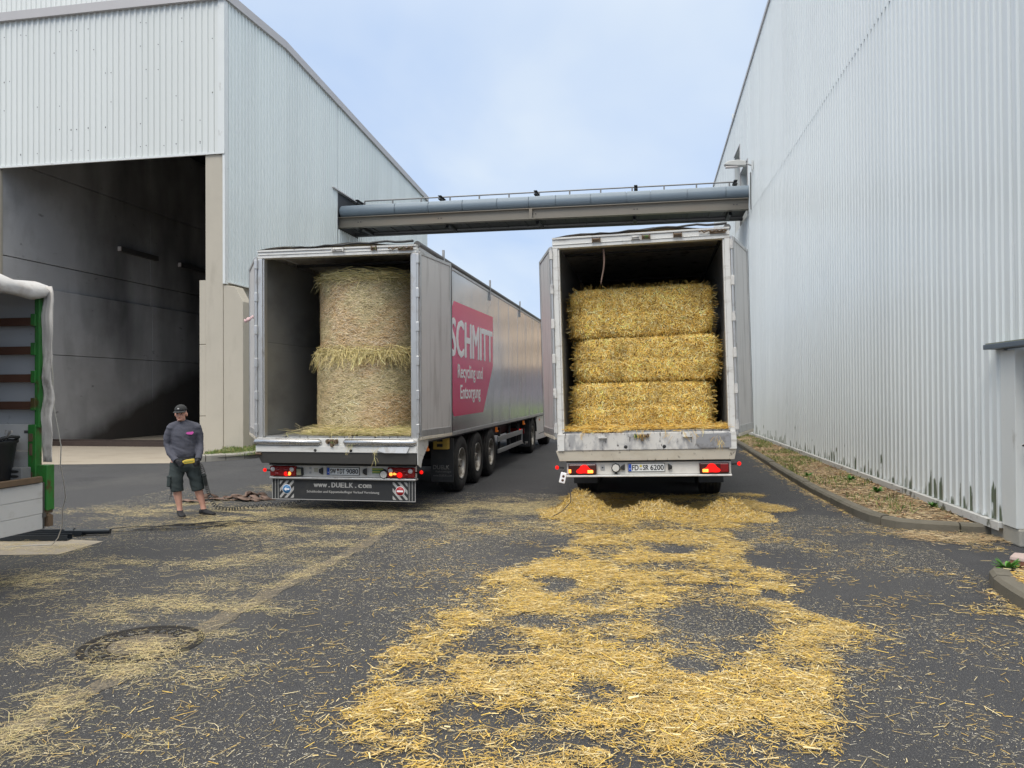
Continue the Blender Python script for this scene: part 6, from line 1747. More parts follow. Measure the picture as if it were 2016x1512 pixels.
x, y = scatter(lambda x, y: inside(x, y, BED3) * smooth(0.42, 0.6, fbm(x * 1.4, y * 1.4)), -13, -9.4, 18, 30, 700); n = len(x)
g2 = blades(x, y, np.full(n, 0.09), rng.uniform(0.04, 0.14, n), rng.uniform(0.006, 0.014, n), n)
o = strand_obj('grass', [g1, g2], mt['leaf'])
tag(o, 'sparse grass growing in the planting beds', kind='stuff')
def weed(label, x, y, s, n):
    a = rng.uniform(0, 2 * pi, n)
    T = np.stack([np.cos(a), np.sin(a), rng.uniform(0.2, 1.3, n)], 1)
    P = np.array([0, 0, 0.02]) + unit(T) * (s * rng.uniform(0.3, 0.8, n))[:, None]
    r = ribbons(P, T, np.stack([-np.cos(a) * 0.6, -np.sin(a) * 0.6, np.ones(n)], 1), rng.uniform(0.7, 1.1, n) * s, rng.uniform(0.22, 0.4, n) * s, 0.2, rng.normal(0, 0.1, n), 3, 0.15)
    V = r[0].reshape(n, 4, 3, 3)
    mid = V.mean(axis=2, keepdims=True)
    V = mid + (V - mid) * np.array([0.35, 1.0, 0.9, 0.12])[None, :, None, None]
    o = strand_obj('weed', [(V.reshape(-1, 3), r[1], r[2], pick([(0.07, 0.20, 0.03), (0.10, 0.26, 0.04), (0.05, 0.15, 0.025)], n, 0.2))], mt['leaf'], kind=None)
    o.location = (x, y, 0.09)
    tag(o, label, 'weed', 'weeds in the planting beds')
weed('green weed in the bed, the left of the two middle ones beside the sill', 3.70, 15.3, 0.13, 26)
weed('green weed in the mulch halfway along the planting bed', 3.72, 13.7, 0.12, 26)
weed('low green weed against the wall sill nearest the hall corner', 4.05, 12.05, 0.11, 26)
weed('small weed just behind the kerb near the right trailer lamp', 3.06, 15.9, 0.12, 22)
weed('bright green leafy weed in front of the pinkish slab', 3.34, 8.02, 0.13, 22)

# ================================================================== SMALL THINGS
mh = thing('manhole_cover', 'round iron manhole cover with a concrete centre half under hay', 'manhole', (-3.69, 5.04, -0.006))
mb = MB(); mb.lathe([(0, 0.43), (0.012, 0.425), (0.012, 0.375), (0.002, 0.37)], (0, 0, 0), (0, 0, 1), 48)
part('manhole_frame', mb, mt['iron'], mh)
mb = MB(); mb.lathe([(0.0, 0.355), (0.010, 0.352), (0.010, 0.330), (0.003, 0.326), (0.003, 0.255), (0.011, 0.25), (0.011, 0.236), (0.004, 0.232)], (0, 0, 0), (0, 0, 1), 48)
for k in range(24):
    a = 2 * pi * k / 24
    c, s_ = cos(a), sin(a)
    mb.bar((c * 0.262, s_ * 0.262, 0.007), (c * 0.322, s_ * 0.322, 0.007), 0.03, 0.008)
part('iron_ring', mb, mt['iron'], mh)
mb = MB(); mb.lathe([(0.003, 0.233), (0.010, 0.228), (0.011, 0.001)], (0, 0, 0), (0, 0, 1), 40)
part('concrete_centre', mb, M('cover_concrete', (0.115, 0.10, 0.085), 0.95, spec=0.15, var=0.2, vscale=8, bump=0.3), mh)

def channel(label, p0, p1, w_, h_):
    p0, p1 = Vector(p0), Vector(p1)
    L = (p1 - p0).length; a = atan2((p1 - p0).y, (p1 - p0).x)
    t = MB()
    t.box(0, L, -w_ / 2, w_ / 2, 0.004, 0.010).box(0, L, -w_ / 2, -w_ / 2 + 0.006, 0.010, h_).box(0, L, w_ / 2 - 0.006, w_ / 2, 0.010, h_).box(0, L, -w_ / 2 + 0.006, -w_ / 2 + 0.02, h_ - 0.006, h_).box(0, L, w_ / 2 - 0.02, w_ / 2 - 0.006, h_ - 0.006, h_)
    o = part('metal_channel', t, mt['channel'], None, p0, (0, 0, a))
    tag(o, label, 'metal channel', 'black metal channels on the ground')
channel('nearer black metal channel lying on the concrete patch', (-8.7, 8.12, 0.004), (-7.18, 8.42, 0.004), 0.12, 0.07)
channel('farther black metal channel lying behind the lowered dropside', (-8.9, 8.42, 0.004), (-7.22, 8.72, 0.004), 0.12, 0.07)
mb = MB(); mb.cyl((-7.35, 8.70, 0.05), (-6.92, 8.82, 0.05), 0.035, 12).cyl((-7.45, 8.67, 0.05), (-7.35, 8.70, 0.05), 0.05, 12)
tag(part('metal_rod', mb, mt['channel']), 'short black rod lying at the end of the metal channels', 'metal rod')

bn = thing('plastic_bin', 'black plastic tub standing on the green trailer bed', 'tub', (-6.42, 6.42, 0.986))
mb = MB(); mb.lathe([(0.0, 0.001), (0.0, 0.21), (0.02, 0.22), (0.36, 0.265), (0.38, 0.285), (0.40, 0.285), (0.40, 0.262), (0.36, 0.255), (0.03, 0.20)], (0, 0, 0), (0, 0, 1), 28)
part('tub_shell', mb, mt['bin'], bn)
for s in (-1, 1):
    mb = MB(); mb.tube([(s * 0.24, -0.10, 0.395), (s * 0.29, -0.10, 0.43), (s * 0.30, 0.0, 0.44), (s * 0.29, 0.10, 0.43), (s * 0.24, 0.10, 0.395)], 0.015, 8)
    part('handle', mb, mt['bin'], bn)
mb = MB(); mb.tube([(0, 0, 0), (0.07, -0.03, 0.04), (0.11, -0.04, 0.09)], 0.012, 6).box(0.10, 0.135, -0.05, -0.03, 0.085, 0.105).tube([(0.02, 0, 0.06), (0.03, 0, 0.11)], 0.006, 6)
tag(part('hand_tool', mb, mt['galv'], None, (-6.19, 6.40, 1.385)), 'small metal tool lying on the rim of the black tub', 'tool')
hb_ = thing('hollow_block', 'grey hollow block beside the black tub on the trailer bed', 'block', (-6.185, 6.58, 0.987))
mb = MB(); mb.box(-0.085, 0.085, -0.06, 0.06, 0, 0.125)
part('block_body', mb, mt['block'], hb_, bevel=0.006)
for z in (0.04, 0.088):
    mb = MB(); mb.prism([(cos(a) * 0.056, z + sin(a) * 0.015) for a in np.linspace(0, 2 * pi, 16, endpoint=False)], lambda a, b: (a, -0.0605, b), lambda a, b: (a, -0.063, b))
    part('block_hole', mb, mt['ink'], hb_)
mb = MB()
pp = [(-6.02, 6.80, 2.30), (-6.06, 6.86, 2.05), (-6.09, 6.93, 1.75), (-6.14, 7.02, 1.5), (-6.16, 7.1, 1.28), (-6.24, 7.2, 1.08), (-6.36, 7.36, 0.85), (-6.44, 7.5, 0.68), (-6.62, 7.66, 0.5), (-6.78, 7.82, 0.3), (-6.95, 7.98, 0.12), (-7.15, 8.1, 0.01), (-7.4, 8.02, 0.008), (-7.6, 7.9, 0.008)]
mb.tube([Vector(p) + Vector((0.015 * sin(i * 2.3), 0, 0)) for i, p in enumerate(pp)], 0.0055, 6)
tag(part('white_cord', mb, mt['rope']), 'thin white cord hanging from the tied curtain down to the ground', 'cord')
mb = MB()
vs = []
for i in range(9):
    x = -0.02 - 0.155 * i / 8; z = 0.02 - 0.06 * (i / 8) + 0.012 * sin(i * 1.7)
    vs += [(x, 0.01 * sin(i * 2), z + 0.028), (x, 0.01 * sin(i * 2 + 1), z - 0.028 + 0.01 * sin(i))]
mb.add(vs, [(2 * i, 2 * i + 2, 2 * i + 3, 2 * i + 1) for i in range(8)], True)
o = part('warning_tape', mb, mt['red_tape'], None, (-5.99, 10.82, 2.98)); sm_ = o.modifiers.new('thickness', 'SOLIDIFY'); sm_.thickness = 0.006
tag(o, 'scrap of red and white tape tied to the hinge rod of the left trailer', 'tape')
mb = MB(); vs = []
for i in range(14):
    z = 3.95 - 0.53 * i / 13; x = -0.68 + 0.012 * sin(i * 0.4) + (0.03 * ((i - 8) / 5) if i > 8 else 0) * -0.9; w_ = 0.015 - 0.007 * i / 13
    vs += [(x - w_, 0, z), (x + w_, 0.008 * sin(i), z)]
mb.add(vs, [(2 * i, 2 * i + 2, 2 * i + 3, 2 * i + 1) for i in range(13)], True)
o = part('hanging_strap', mb, mt['strap'], None, (0.0, 11.36, 0)); sm_ = o.modifiers.new('thickness', 'SOLIDIFY'); sm_.thickness = 0.006
tag(o, 'pale strap hanging from the roof inside the right trailer', 'strap')
mb = MB(); mb.tube([(-1.20, 11.27, 0.52), (-1.17, 11.2, 0.40), (-1.16, 11.1, 0.22), (-1.27, 11.0, 0.10), (-1.42, 10.95, 0.02), (-1.52, 10.88, 0.008), (-1.44, 10.84, 0.008), (-1.3, 10.9, 0.01)], 0.006, 6)
tag(part('black_cable', mb, mt['ink']), 'thin black cable hanging from the left lamp of the right trailer', 'cable')

sl = thing('stone_slab', 'pinkish flat slab with a reddish broken edge on the small planting bed', 'slab', (3.78, 8.22, 0.11), (R(-2), R(3), R(-12)))
mb = MB(); mb.prism([(-0.34, -0.10), (-0.15, -0.22), (0.3, -0.24), (0.42, 0.1), (0.2, 0.26), (-0.25, 0.18)], lambda x, y: (x, y, 0.045), lambda x, y: (x * 0.98, y * 0.98, 0.085))
part('slab_top', mb, mt['stone'], sl, bevel=0.01)
mb = MB(); mb.prism([(-0.33, -0.095), (-0.15, -0.215), (0.3, -0.235), (0.41, 0.1), (0.2, 0.25), (-0.25, 0.17)], lambda x, y: (x, y, 0.0), lambda x, y: (x, y, 0.0445))
part('slab_base', mb, mt['stone_edge'], sl)

# brown straps in a heap behind the man
def strap_strip(pts, w_):
    mb = MB(); vs = []
    P = [Vector(p) for p in pts]
    for i, p in enumerate(P):
        d = P[min(i + 1, len(P) - 1)] - P[max(0, i - 1)]; d.normalize()
        sd = d.cross(Vector((0, 0, 1)))
        if sd.length < 0.2: sd = Vector((1, 0, 0))
        sd.normalize()
        vs += [p - sd * w_ / 2, p + sd * w_ / 2]
    mb.add(vs, [(2 * i, 2 * i + 2, 2 * i + 3, 2 * i + 1) for i in range(len(P) - 1)], True)
    return mb
sh = thing('strap_heap', 'heap of brown tie-down straps on the asphalt behind the man', 'straps', (-7.0, 12.1, 0))
for k, (cx, cy, ln, hh, m) in enumerate(((-0.1, 0.0, 0.5, 0.08, 'strap'), (0.12, 0.1, 0.45, 0.11, 'strap'), (0.3, -0.05, 0.5, 0.07, 'strap'), (0.05, -0.1, 0.5, 0.08, 'strap_dark'), (0.25, 0.12, 0.4, 0.13, 'strap_dark'), (-0.35, -0.2, 0.55, 0.05, 'strap'), (-0.55, -0.5, 0.7, 0.05, 'strap'), (-0.5, -0.15, 0.4, 0.1, 'strap_dark'), (0.45, 0.0, 0.4, 0.06, 'strap'), (0.2, -0.2, 0.5, 0.07, 'strap'))):
    a = random.uniform(-0.5, 0.5)
    pts = []
    for i in range(15):
        u = i / 14 - 0.5
        pts.append((cx + ln * u * cos(a) + 0.03 * sin(i * 1.3 + k), cy + ln * u * sin(a) + 0.05 * sin(i * 0.7 + k * 2), 0.012 + hh * max(0, cos(pi * u)) * (0.8 + 0.2 * sin(i * 0.9 + k)) ** 2))
    o = part('strap', strap_strip(pts, 0.10), mt[m], sh); s_ = o.modifiers.new('thickness', 'SOLIDIFY'); s_.thickness = 0.012
mb = MB()
random.seed(5)
for k in range(4):
    pts = []
    cx, cy = random.uniform(-0.25, 0.25), random.uniform(-0.15, 0.15); a0 = random.random() * 6
    for i in range(40):
        a = a0 + i * 0.22; q = 0.38 + 0.12 * sin(i * 0.37 + k) + 0.05 * k
        pts.append((cx + q * 1.25 * cos(a) + 0.03 * sin(i), cy + q * 0.42 * sin(a), 0.012 + 0.012 * (k % 3) + 0.01 * sin(i * 0.8 + k)))
    mb.tube(pts, 0.0042, 5)
mb.tube([(-0.1, 0.1, 0.03), (0.15, 0.17, 0.04), (0.3, 0.26, 0.03)], 0.009, 6)
tag(part('cord_tangle', mb, mt['ink'], None, (-6.15, 9.42, 0.0), (0, 0, R(28))), 'tangle of thin black cord on the ground in front of the man', 'cord')

# ================================================================== BEYOND THE YARD (mirrored in the silver trailer side)
o = sheet('lawn', [(-6, 52), (45, 52), (45, 88), (-6, 88)], 0.02, M('lawn_grass', (0.09, 0.14, 0.03), 0.95, var=0.3, vscale=3))
tag(o, 'green lawn beyond the yard, mirrored in the silver trailer side')
bb_ = thing('office_building', 'peach coloured building beyond the yard, mirrored in the silver trailer side', 'building', (16, 92, 0))
mb = MB(); mb.box(-20, 22, 0, 10, 4.6, 15)
part('upper_storeys', mb, M('peach_render', (0.78, 0.56, 0.41), 0.8, var=0.08), bb_)
mb = MB(); mb.box(-20, 22, 0.3, 10, 0, 4.58)
part('ground_floor', mb, M('dark_base', (0.24, 0.21, 0.25), 0.7), bb_)
for k in range(12):
    for z in (6.2, 9.4, 12.4):
        mb = MB(); mb.box(-18.5 + k * 3.4, -16.9 + k * 3.4, -0.03, 0.05, z, z + 1.5)
        part('window', mb, mt['glass'], bb_)

# ================================================================== THE MAN
def limb(mb, pts, ra, rb=None, seg=16, ref=(0, 1, 0)):
    pts = [Vector(p) for p in pts]
    rb = rb or ra
    n = len(pts); vs = []
    for i, p in enumerate(pts):
        d = pts[min(i + 1, n - 1)] - pts[max(i - 1, 0)]; d.normalize()
        sd = d.cross(Vector(ref)); sd.normalize(); dp = sd.cross(d)
        for k in range(seg):
            a = 2 * pi * k / seg
            vs.append(p + sd * cos(a) * ra[i] + dp * sin(a) * rb[i])
    mb.add(vs, [(i * seg + k, i * seg + (k + 1) % seg, (i + 1) * seg + (k + 1) % seg, (i + 1) * seg + k) for i in range(n - 1) for k in range(seg)], True)
    mb.add(vs[:seg], [tuple(range(seg))]); mb.add(vs[-seg:], [tuple(range(seg))])
    return mb
def remeshed(name, mb, m, parent, voxel, iters=4, wrinkle=0.0, wsc=14.0, loc=(0, 0, 0), rot=(0, 0, 0)):
    me = mb.mesh(name, m)
    t = bpy.data.objects.new(name, me); COL.objects.link(t)
    r = t.modifiers.new('r', 'REMESH'); r.mode = 'VOXEL'; r.voxel_size = voxel
    s = t.modifiers.new('s', 'SMOOTH'); s.iterations = iters; s.factor = 0.5
    dg = bpy.context.evaluated_depsgraph_get(); dg.update()
    out_ = bpy.data.meshes.new_from_object(t.evaluated_get(dg))
    bpy.data.objects.remove(t)
    if wrinkle:
        co = np.empty(len(out_.vertices) * 3, dtype=np.float32); out_.vertices.foreach_get('co', co); co = co.reshape(-1, 3)
        nn = np.empty(len(out_.vertices) * 3, dtype=np.float32); out_.vertices.foreach_get('normal', nn); nn = nn.reshape(-1, 3)
        ww = fbm(co[:, 0] * wsc * 0.6 + co[:, 1] * wsc * 0.5, co[:, 2] * wsc * 1.3 + co[:, 0] * wsc * 0.5, 3) - 0.5
        co += nn * (ww * wrinkle)[:, None].astype(np.float32)
        out_.vertices.foreach_set('co', co.ravel())
    out_.materials.clear(); out_.materials.append(m)
    out_.polygons.foreach_set('use_smooth', np.ones(len(out_.polygons), dtype=bool))
    out_.name = name; out_.update()
    return ob(name, out_, parent, loc, rot)
ME_ANG = R(33)
man = thing('person', 'man in grey sweatshirt, cargo shorts and black cap holding a yellow remote control', 'person', (-6.835, 10.275, 0), (0, 0, ME_ANG))
HC = Vector((-0.037, -0.025, 1.535))
HT = Euler((R(6), R(-2), R(-16))).to_matrix()
def hd(x, y, z): return HC + HT @ Vector((x, y, z))
b = MB()
# head: skull, jaw, nose, ears, neck
def ell(mb, c, rx, ry, rz, M3=None):
    q = MB(); q.ellipsoid((0, 0, 0), rx, ry, rz, 20, 14)
    mb.add([Vector(c) + ((M3 or Matrix.Identity(3)) @ Vector(v)) for v in q.v], q.f, True)
ell(b, hd(0, 0.012, 0.028), 0.076, 0.095, 0.092, HT)
ell(b, hd(0, -0.022, -0.045), 0.060, 0.070, 0.072, HT)
ell(b, hd(0, -0.078, -0.088), 0.026, 0.020, 0.020, HT)
ell(b, hd(0, -0.094, -0.028), 0.014, 0.020, 0.022, HT)
ell(b, hd(0, -0.088, 0.004), 0.010, 0.016, 0.028, HT)
for s in (-1, 1):
    ell(b, hd(s * 0.080, 0.012, -0.018), 0.012, 0.022, 0.033, HT)
    ell(b, hd(s * 0.038, -0.066, -0.028), 0.020, 0.018, 0.018, HT)
limb(b, [(-0.02, 0.02, 1.34), (-0.03, 0.01, 1.42), (-0.037, -0.005, 1.50)], [0.068, 0.058, 0.056])
limb(b, [(0, 0, 0.86), (0, 0, 0.98), (0, 0, 1.12), (0, 0, 1.26), (0, 0.01, 1.34), (-0.01, 0.015, 1.40)], [0.155, 0.150, 0.155, 0.175, 0.15, 0.07], [0.10, 0.095, 0.105, 0.11, 0.09, 0.065])
ARM = {-1: [(-0.172, 0.01, 1.32), (-0.212, 0.03, 1.20), (-0.226, 0.03, 1.07), (-0.185, -0.06, 0.955), (-0.105, -0.16, 0.855)],
       1: [(0.175, 0.01, 1.32), (0.210, 0.03, 1.20), (0.226, 0.02, 1.08), (0.222, -0.06, 0.965), (0.200, -0.145, 0.865)]}
LEG = {-1: [(-0.085, 0, 0.84), (-0.10, -0.01, 0.62), (-0.094, -0.015, 0.47), (-0.082, 0.012, 0.33), (-0.058, 0.012, 0.16), (-0.050, 0.01, 0.07)],
       1: [(0.105, 0, 0.84), (0.15, -0.01, 0.62), (0.186, -0.015, 0.47), (0.215, 0.012, 0.33), (0.262, 0.012, 0.16), (0.277, 0.01, 0.07)]}
for s in (-1, 1):
    limb(b, [Vector(ARM[s][0]) + Vector((-s * 0.02, 0, -0.02))] + ARM[s][1:], [0.050, 0.046, 0.044, 0.040, 0.030])
    limb(b, LEG[s], [0.092, 0.078, 0.058, 0.060, 0.038, 0.040], [0.092, 0.080, 0.062, 0.062, 0.042, 0.046])
FD = {-1: Vector((0.22, -1, 0)).normalized(), 1: Vector((0.72, -0.70, 0)).normalized()}
for s in (-1, 1):
    a = Vector((LEG[s][-1][0], LEG[s][-1][1], 0.055))
    limb(b, [a - FD[s] * 0.03, a + FD[s] * 0.05 + Vector((0, 0, -0.012)), a + FD[s] * 0.15 + Vector((0, 0, -0.022))], [0.036, 0.036, 0.03], [0.03, 0.03, 0.02], ref=(0, 0, 1))
# hands (inside the gloves)
HAND = {-1: Vector((-0.055, -0.205, 0.822)), 1: Vector((0.185, -0.195, 0.822))}
for s in (-1, 1):
    limb(b, [ARM[s][-1], HAND[s]], [0.028, 0.030], [0.024, 0.020])
remeshed('body', b, mt['skin'], man, 0.0075, 3)
# clothes
b = MB()
limb(b, [(0.0, 0, 0.885), (0.0, 0, 0.915), (0.0, 0, 0.98), (0, 0, 1.10), (0, 0, 1.22), (0, 0.005, 1.31), (-0.005, 0.01, 1.365), (-0.015, 0.012, 1.405), (-0.02, 0.01, 1.425)],
     [0.166, 0.174, 0.180, 0.170, 0.178, 0.178, 0.140, 0.088, 0.070], [0.118, 0.124, 0.134, 0.130, 0.130, 0.118, 0.100, 0.082, 0.068])
for s in (-1, 1):
    limb(b, ARM[s], [0.070, 0.060, 0.055, 0.052, 0.042])
    b.ellipsoid(Vector(ARM[s][0]) + Vector((-s * 0.005, 0, 0.0)), 0.076, 0.078, 0.068, 18, 12)
    limb(b, [(0, 0.01, 1.365), (s * 0.10, 0.01, 1.352), (s * 0.18, 0.01, 1.325)], [0.085, 0.075, 0.066])
remeshed('sweatshirt', b, mt['sweat'], man, 0.011, 4, 0.030, 13)
for s in (-1, 1):
    b = MB(); p, q = Vector(ARM[s][-1]), Vector(ARM[s][-2]); d = (q - p).normalized()
    limb(b, [p - d * 0.012, p + d * 0.05], [0.046, 0.050])
    part('sweatshirt_cuff', b, mt['sweat'], man)
b = MB(); limb(b, [(0.0, 0, 0.862), (0.0, 0, 0.902)], [0.170, 0.175], [0.120, 0.124])
part('sweatshirt_hem', b, M('dark_rib', (0.035, 0.035, 0.042), 0.9), man)
b = MB(); b.prism([(-0.055, 0.0), (-0.035, 0.017), (0.03, 0.022), (0.035, 0.030), (0.055, 0.008), (0.03, -0.02), (-0.035, -0.016)], lambda x, z: (0.085 + x, -0.1345 + 0.10 * abs(x + 0.09) ** 1.5 , 1.245 + z), lambda x, z: (0.085 + x, -0.1375 + 0.10 * abs(x + 0.09) ** 1.5, 1.245 + z))
part('chest_print', b, mt['pink'], man)
b = MB()
limb(b, [(0.01, 0, 0.91), (0.01, 0, 0.84), (0.012, 0, 0.74), (0.02, 0, 0.67)], [0.165, 0.182, 0.190, 0.155], [0.115, 0.128, 0.132, 0.11])
SL = {-1: [(-0.085, 0, 0.80), (-0.102, -0.01, 0.62), (-0.098, -0.012, 0.48), (-0.090, -0.005, 0.385)], 1: [(0.105, 0, 0.80), (0.152, -0.01, 0.62), (0.180, -0.012, 0.48), (0.198, -0.005, 0.385)]}
for s in (-1, 1):
    limb(b, SL[s], [0.105, 0.105, 0.098, 0.092], [0.115, 0.115, 0.105, 0.098])
remeshed('shorts', b, mt['shorts'], man, 0.011, 3, 0.028, 12)
for s in (-1, 1):
    b = MB(); x = -0.175 if s < 0 else 0.268
    b.box(-0.028, 0.028, -0.075, 0.075, -0.085, 0.075); b.box(-0.034, 0.034, -0.08, 0.08, 0.045, 0.08)
    part('cargo_pocket', b, mt['shorts'], man, (x, -0.03, 0.545), (0, R(4) * (1 if s < 0 else -2.5), R(25) * s), bevel=0.02)
b = MB(); b.tube([(-0.155, -0.06, 0.40), (-0.165, -0.08, 0.36), (-0.16, -0.075, 0.31)], 0.004, 5).tube([(-0.16, -0.05, 0.40), (-0.18, -0.07, 0.34), (-0.19, -0.06, 0.27)], 0.004, 5)
part('drawcord', b, mt['ink'], man)
for s in (-1, 1):
    b = MB(); a = Vector((LEG[s][-1][0], LEG[s][-1][1], 0.0)); f = FD[s]
    limb(b, [a - f * 0.075 + Vector((0, 0, 0.045)), a - f * 0.03 + Vector((0, 0, 0.058)), a + f * 0.06 + Vector((0, 0, 0.052)), a + f * 0.14 + Vector((0, 0, 0.040)), a + f * 0.195 + Vector((0, 0, 0.034)), a + f * 0.215 + Vector((0, 0, 0.030))], [0.030, 0.040, 0.046, 0.050, 0.040, 0.018], [0.042, 0.048, 0.040, 0.030, 0.024, 0.014], ref=(0, 0, 1))
    limb(b, [a + Vector((0, 0, 0.05)), a + Vector((0, 0, 0.10))], [0.046, 0.046], [0.05, 0.05])
    sh_ = remeshed('shoe', b, mt['glove'], man, 0.009, 3)
    b = MB()
    limb(b, [a - f * 0.082 + Vector((0, 0, 0.010)), a - f * 0.03 + Vector((0, 0, 0.010)), a + f * 0.06 + Vector((0, 0, 0.010)), a + f * 0.15 + Vector((0, 0, 0.010)), a + f * 0.21 + Vector((0, 0, 0.012)), a + f * 0.225 + Vector((0, 0, 0.013))], [0.030, 0.041, 0.043, 0.051, 0.038, 0.015], [0.010, 0.010, 0.010, 0.010, 0.009, 0.006], ref=(0, 0, 1))
    part('sole', b, M('sole_rubber', (0.10, 0.085, 0.07), 0.8), sh_)
# gloves: palm, four fingers of different length closing on the box, thumb from the side
BOXC = Vector((0.066, -0.235, 0.838))
for s in (-1, 1):
    b = MB(); p = Vector(ARM[s][-1]); h_ = HAND[s]
    d = (h_ - p).normalized()
    limb(b, [p - d * 0.035, p + d * 0.02, h_, h_ + d * 0.025], [0.040, 0.036, 0.040, 0.034], [0.036, 0.030, 0.024, 0.018])
    inw = Vector((-s, 0, 0))
    for k, ln in enumerate((0.070, 0.078, 0.073, 0.058)):
        base = h_ + d * 0.02 + Vector((s * 0.012 - s * 0.0 , -0.010 + 0.0, 0.028 - 0.021 * k)) * 1.0
        k1 = base + (d * 0.5 + inw * 0.6 + Vector((0, -0.55, 0))).normalized() * ln * 0.5
        k2 = k1 + (inw * 0.95 + Vector((0, 0.15, -0.05))).normalized() * ln * 0.35
        k3 = k2 + (inw * 0.6 + Vector((0, 0.7, -0.1))).normalized() * ln * 0.25
        b.tube([base - d * 0.02, base, k1, k2, k3], [0.0115, 0.0115, 0.0105, 0.0095, 0.008], 8)
    tb = h_ + d * -0.01 + Vector((-s * 0.030, 0.01, 0.018))
    b.tube([tb + Vector((s * 0.015, 0, 0)), tb, tb + inw * 0.030 + Vector((0, -0.016, 0.026)), tb + inw * 0.058 + Vector((0, -0.022, 0.030))], [0.014, 0.014, 0.012, 0.009], 8)
    remeshed('glove', b, mt['glove'], man, 0.0045, 1)
# cap, face
b = MB(); q = MB()
q.lathe([(0.0, 0.001), (0.0, 0.088), (0.025, 0.089), (0.052, 0.080), (0.078, 0.056), (0.092, 0.024), (0.095, 0.001)], (0, 0, 0), (0, 0, 1), 24)
b.add([hd(v[0] * 0.96, v[1] * 1.12 + 0.008, v[2] + 0.040) for v in q.v], q.f, True)
cp = part('cap', b, mt['cap'], man)
b = MB(); vs = []
for i in range(13):
    a = -1.15 + 2.3 * i / 12
    for (rr, zz) in ((0.0, 0.046), (0.07, 0.034)):
        vs.append(hd(sin(a) * (0.084 + rr * 0.25), 0.008 - cos(a) * 0.098 - rr * max(0.0, cos(a)) ** 0.7, zz - 0.014 * (1 - cos(a)) * (rr > 0)))
b.add(vs, [(2 * i, 2 * i + 2, 2 * i + 3, 2 * i + 1) for i in range(12)], True)
pk = part('cap_peak', b, mt['cap'], cp); s_ = pk.modifiers.new('thickness', 'SOLIDIFY'); s_.thickness = 0.005
b = MB(); b.ellipsoid((0, 0, 0), 0.016, 0.004, 0.012, 12, 6)
b.v = [tuple(hd(v[0] - 0.004, v[1] - 0.094, v[2] + 0.078)) for v in b.v]
part('cap_badge', b, mt['galv'], cp)
for s in (-1, 1):
    b = MB(); b.ellipsoid((0, 0, 0), 0.012, 0.006, 0.006, 10, 6); b.v = [tuple(hd(v[0] + s * 0.030, v[1] - 0.078, v[2] + 0.004)) for v in b.v]
    part('eye', b, M('eye_dark', (0.05, 0.035, 0.03), 0.4), man)
    b = MB(); b.ellipsoid((0, 0, 0), 0.018, 0.007, 0.004, 10, 6); b.v = [tuple(hd(v[0] + s * 0.031, v[1] - 0.080, v[2] + 0.019)) for v in b.v]
    part('eyebrow', b, mt['stubble'], man)
b = MB(); b.ellipsoid((0, 0, 0), 0.022, 0.008, 0.005, 12, 6); b.v = [tuple(hd(v[0], v[1] - 0.088, v[2] - 0.068)) for v in b.v]
part('lips', b, M('lips', (0.30, 0.10, 0.085), 0.5), man)
b = MB(); b.ellipsoid((0, 0, 0), 0.026, 0.018, 0.018, 12, 8); b.v = [tuple(hd(v[0], v[1] - 0.080, v[2] - 0.094)) for v in b.v]
part('beard', b, mt['stubble'], man)
RZ = Matrix.Rotation(ME_ANG, 3, 'Z')
def mw(v): return Vector((-6.835, 10.275, 0)) + RZ @ Vector(v)
rc = thing('remote_control', 'yellow handheld control box in the man\'s gloved hands', 'remote control', mw(BOXC), (0, R(-4), ME_ANG))
b = MB(); b.prism([(-0.085, -0.012), (-0.055, -0.032), (0.055, -0.032), (0.085, -0.026), (0.085, 0.030), (0.055, 0.034), (-0.03, 0.030), (-0.085, 0.012)], lambda x, z: (x, -0.022, z), lambda x, z: (x, 0.022, z))
part('control_box', b, mt['yellow'], rc, bevel=0.01)
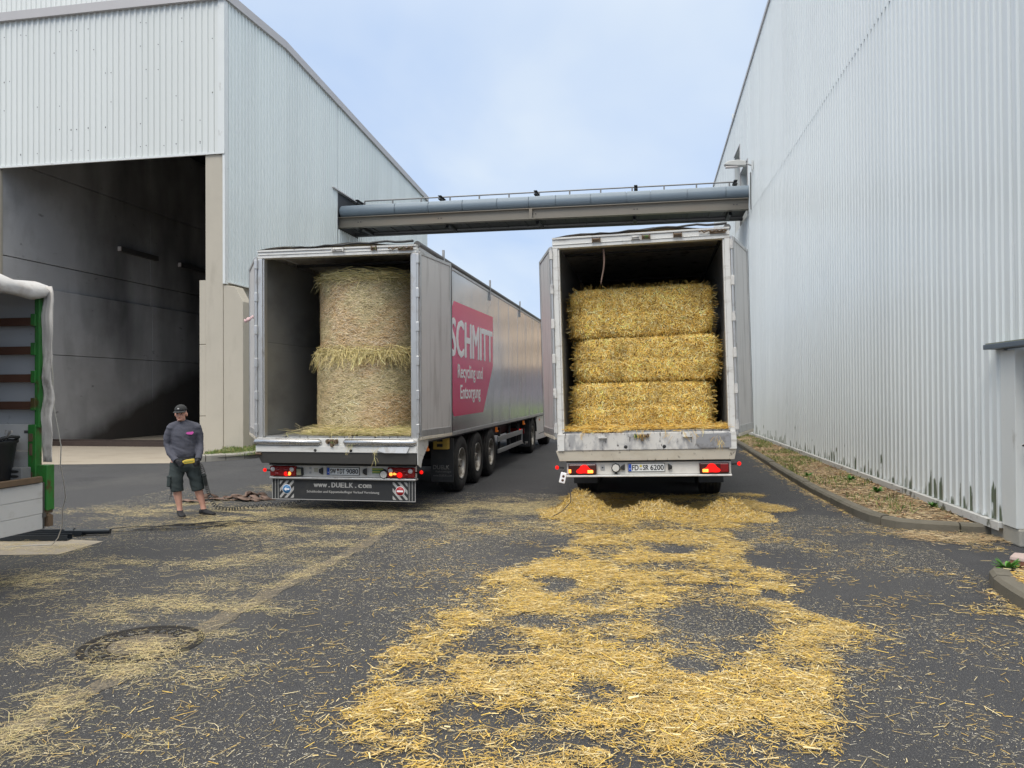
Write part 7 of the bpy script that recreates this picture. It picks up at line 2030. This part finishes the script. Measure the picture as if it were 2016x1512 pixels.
b = MB(); b.box(-0.06, 0.06, -0.026, -0.0225, -0.006, 0.0)
part('seam', b, mt['sticker_green'], rc)
b = MB(); b.cyl((0.085, 0, 0), (0.12, 0.0, -0.005), 0.014, 10)
part('cable_gland', b, mt['ink'], rc)
# coiled cable from the box to the left trailer
pth = [mw((0.187, -0.22, 0.83)), mw((0.235, -0.20, 0.77)), mw((0.27, -0.17, 0.66)), mw((0.30, -0.13, 0.52)), mw((0.325, -0.08, 0.40)), mw((0.37, -0.02, 0.26)), mw((0.45, 0.02, 0.12)), Vector((-6.36, 10.85, 0.03)), Vector((-6.30, 11.02, 0.025)), Vector((-6.22, 11.30, 0.025)), Vector((-6.10, 11.6, 0.03)), Vector((-5.95, 11.9, 0.03)), Vector((-5.6, 12.3, 0.04))]
# replace the ground part with measured points in front of the trailer's tail
pth = pth[:7] + [Vector((-6.40, 10.80, 0.045)), Vector((-6.30, 10.98, 0.045)), Vector((-6.10, 11.2, 0.045)), Vector((-5.85, 11.38, 0.05)), Vector((-5.62, 11.5, 0.07)), Vector((-5.45, 11.55, 0.14))]
def crom(P, u):
    n = len(P) - 1; i = min(int(u * n), n - 1); f = u * n - i
    p0, p1, p2, p3 = P[max(i - 1, 0)], P[i], P[i + 1], P[min(i + 2, n)]
    return 0.5 * ((2 * p1) + (p2 - p0) * f + (2 * p0 - 5 * p1 + 4 * p2 - p3) * f * f + (3 * p1 - p0 - 3 * p2 + p3) * f ** 3)
NP = 620; TURNS = 52
pts = []
for i in range(NP):
    u = i / (NP - 1)
    p = crom(pth, u); d = crom(pth, min(1, u + 0.004)) - crom(pth, max(0, u - 0.004)); d.normalize()
    a = d.cross(Vector((0.3, 0.1, 1))).normalized(); bb = d.cross(a)
    q = 2 * pi * TURNS * u
    rr = 0.026 * smooth(0.02, 0.10, np.array([u]))[0]
    pts.append(p + a * cos(q) * rr + bb * sin(q) * rr)
mb = MB(); mb.tube(pts, 0.0055, 5)
tag(part('coiled_cable', mb, mt['ink']), 'black coiled cable trailing from the man to the left trailer', 'cable')
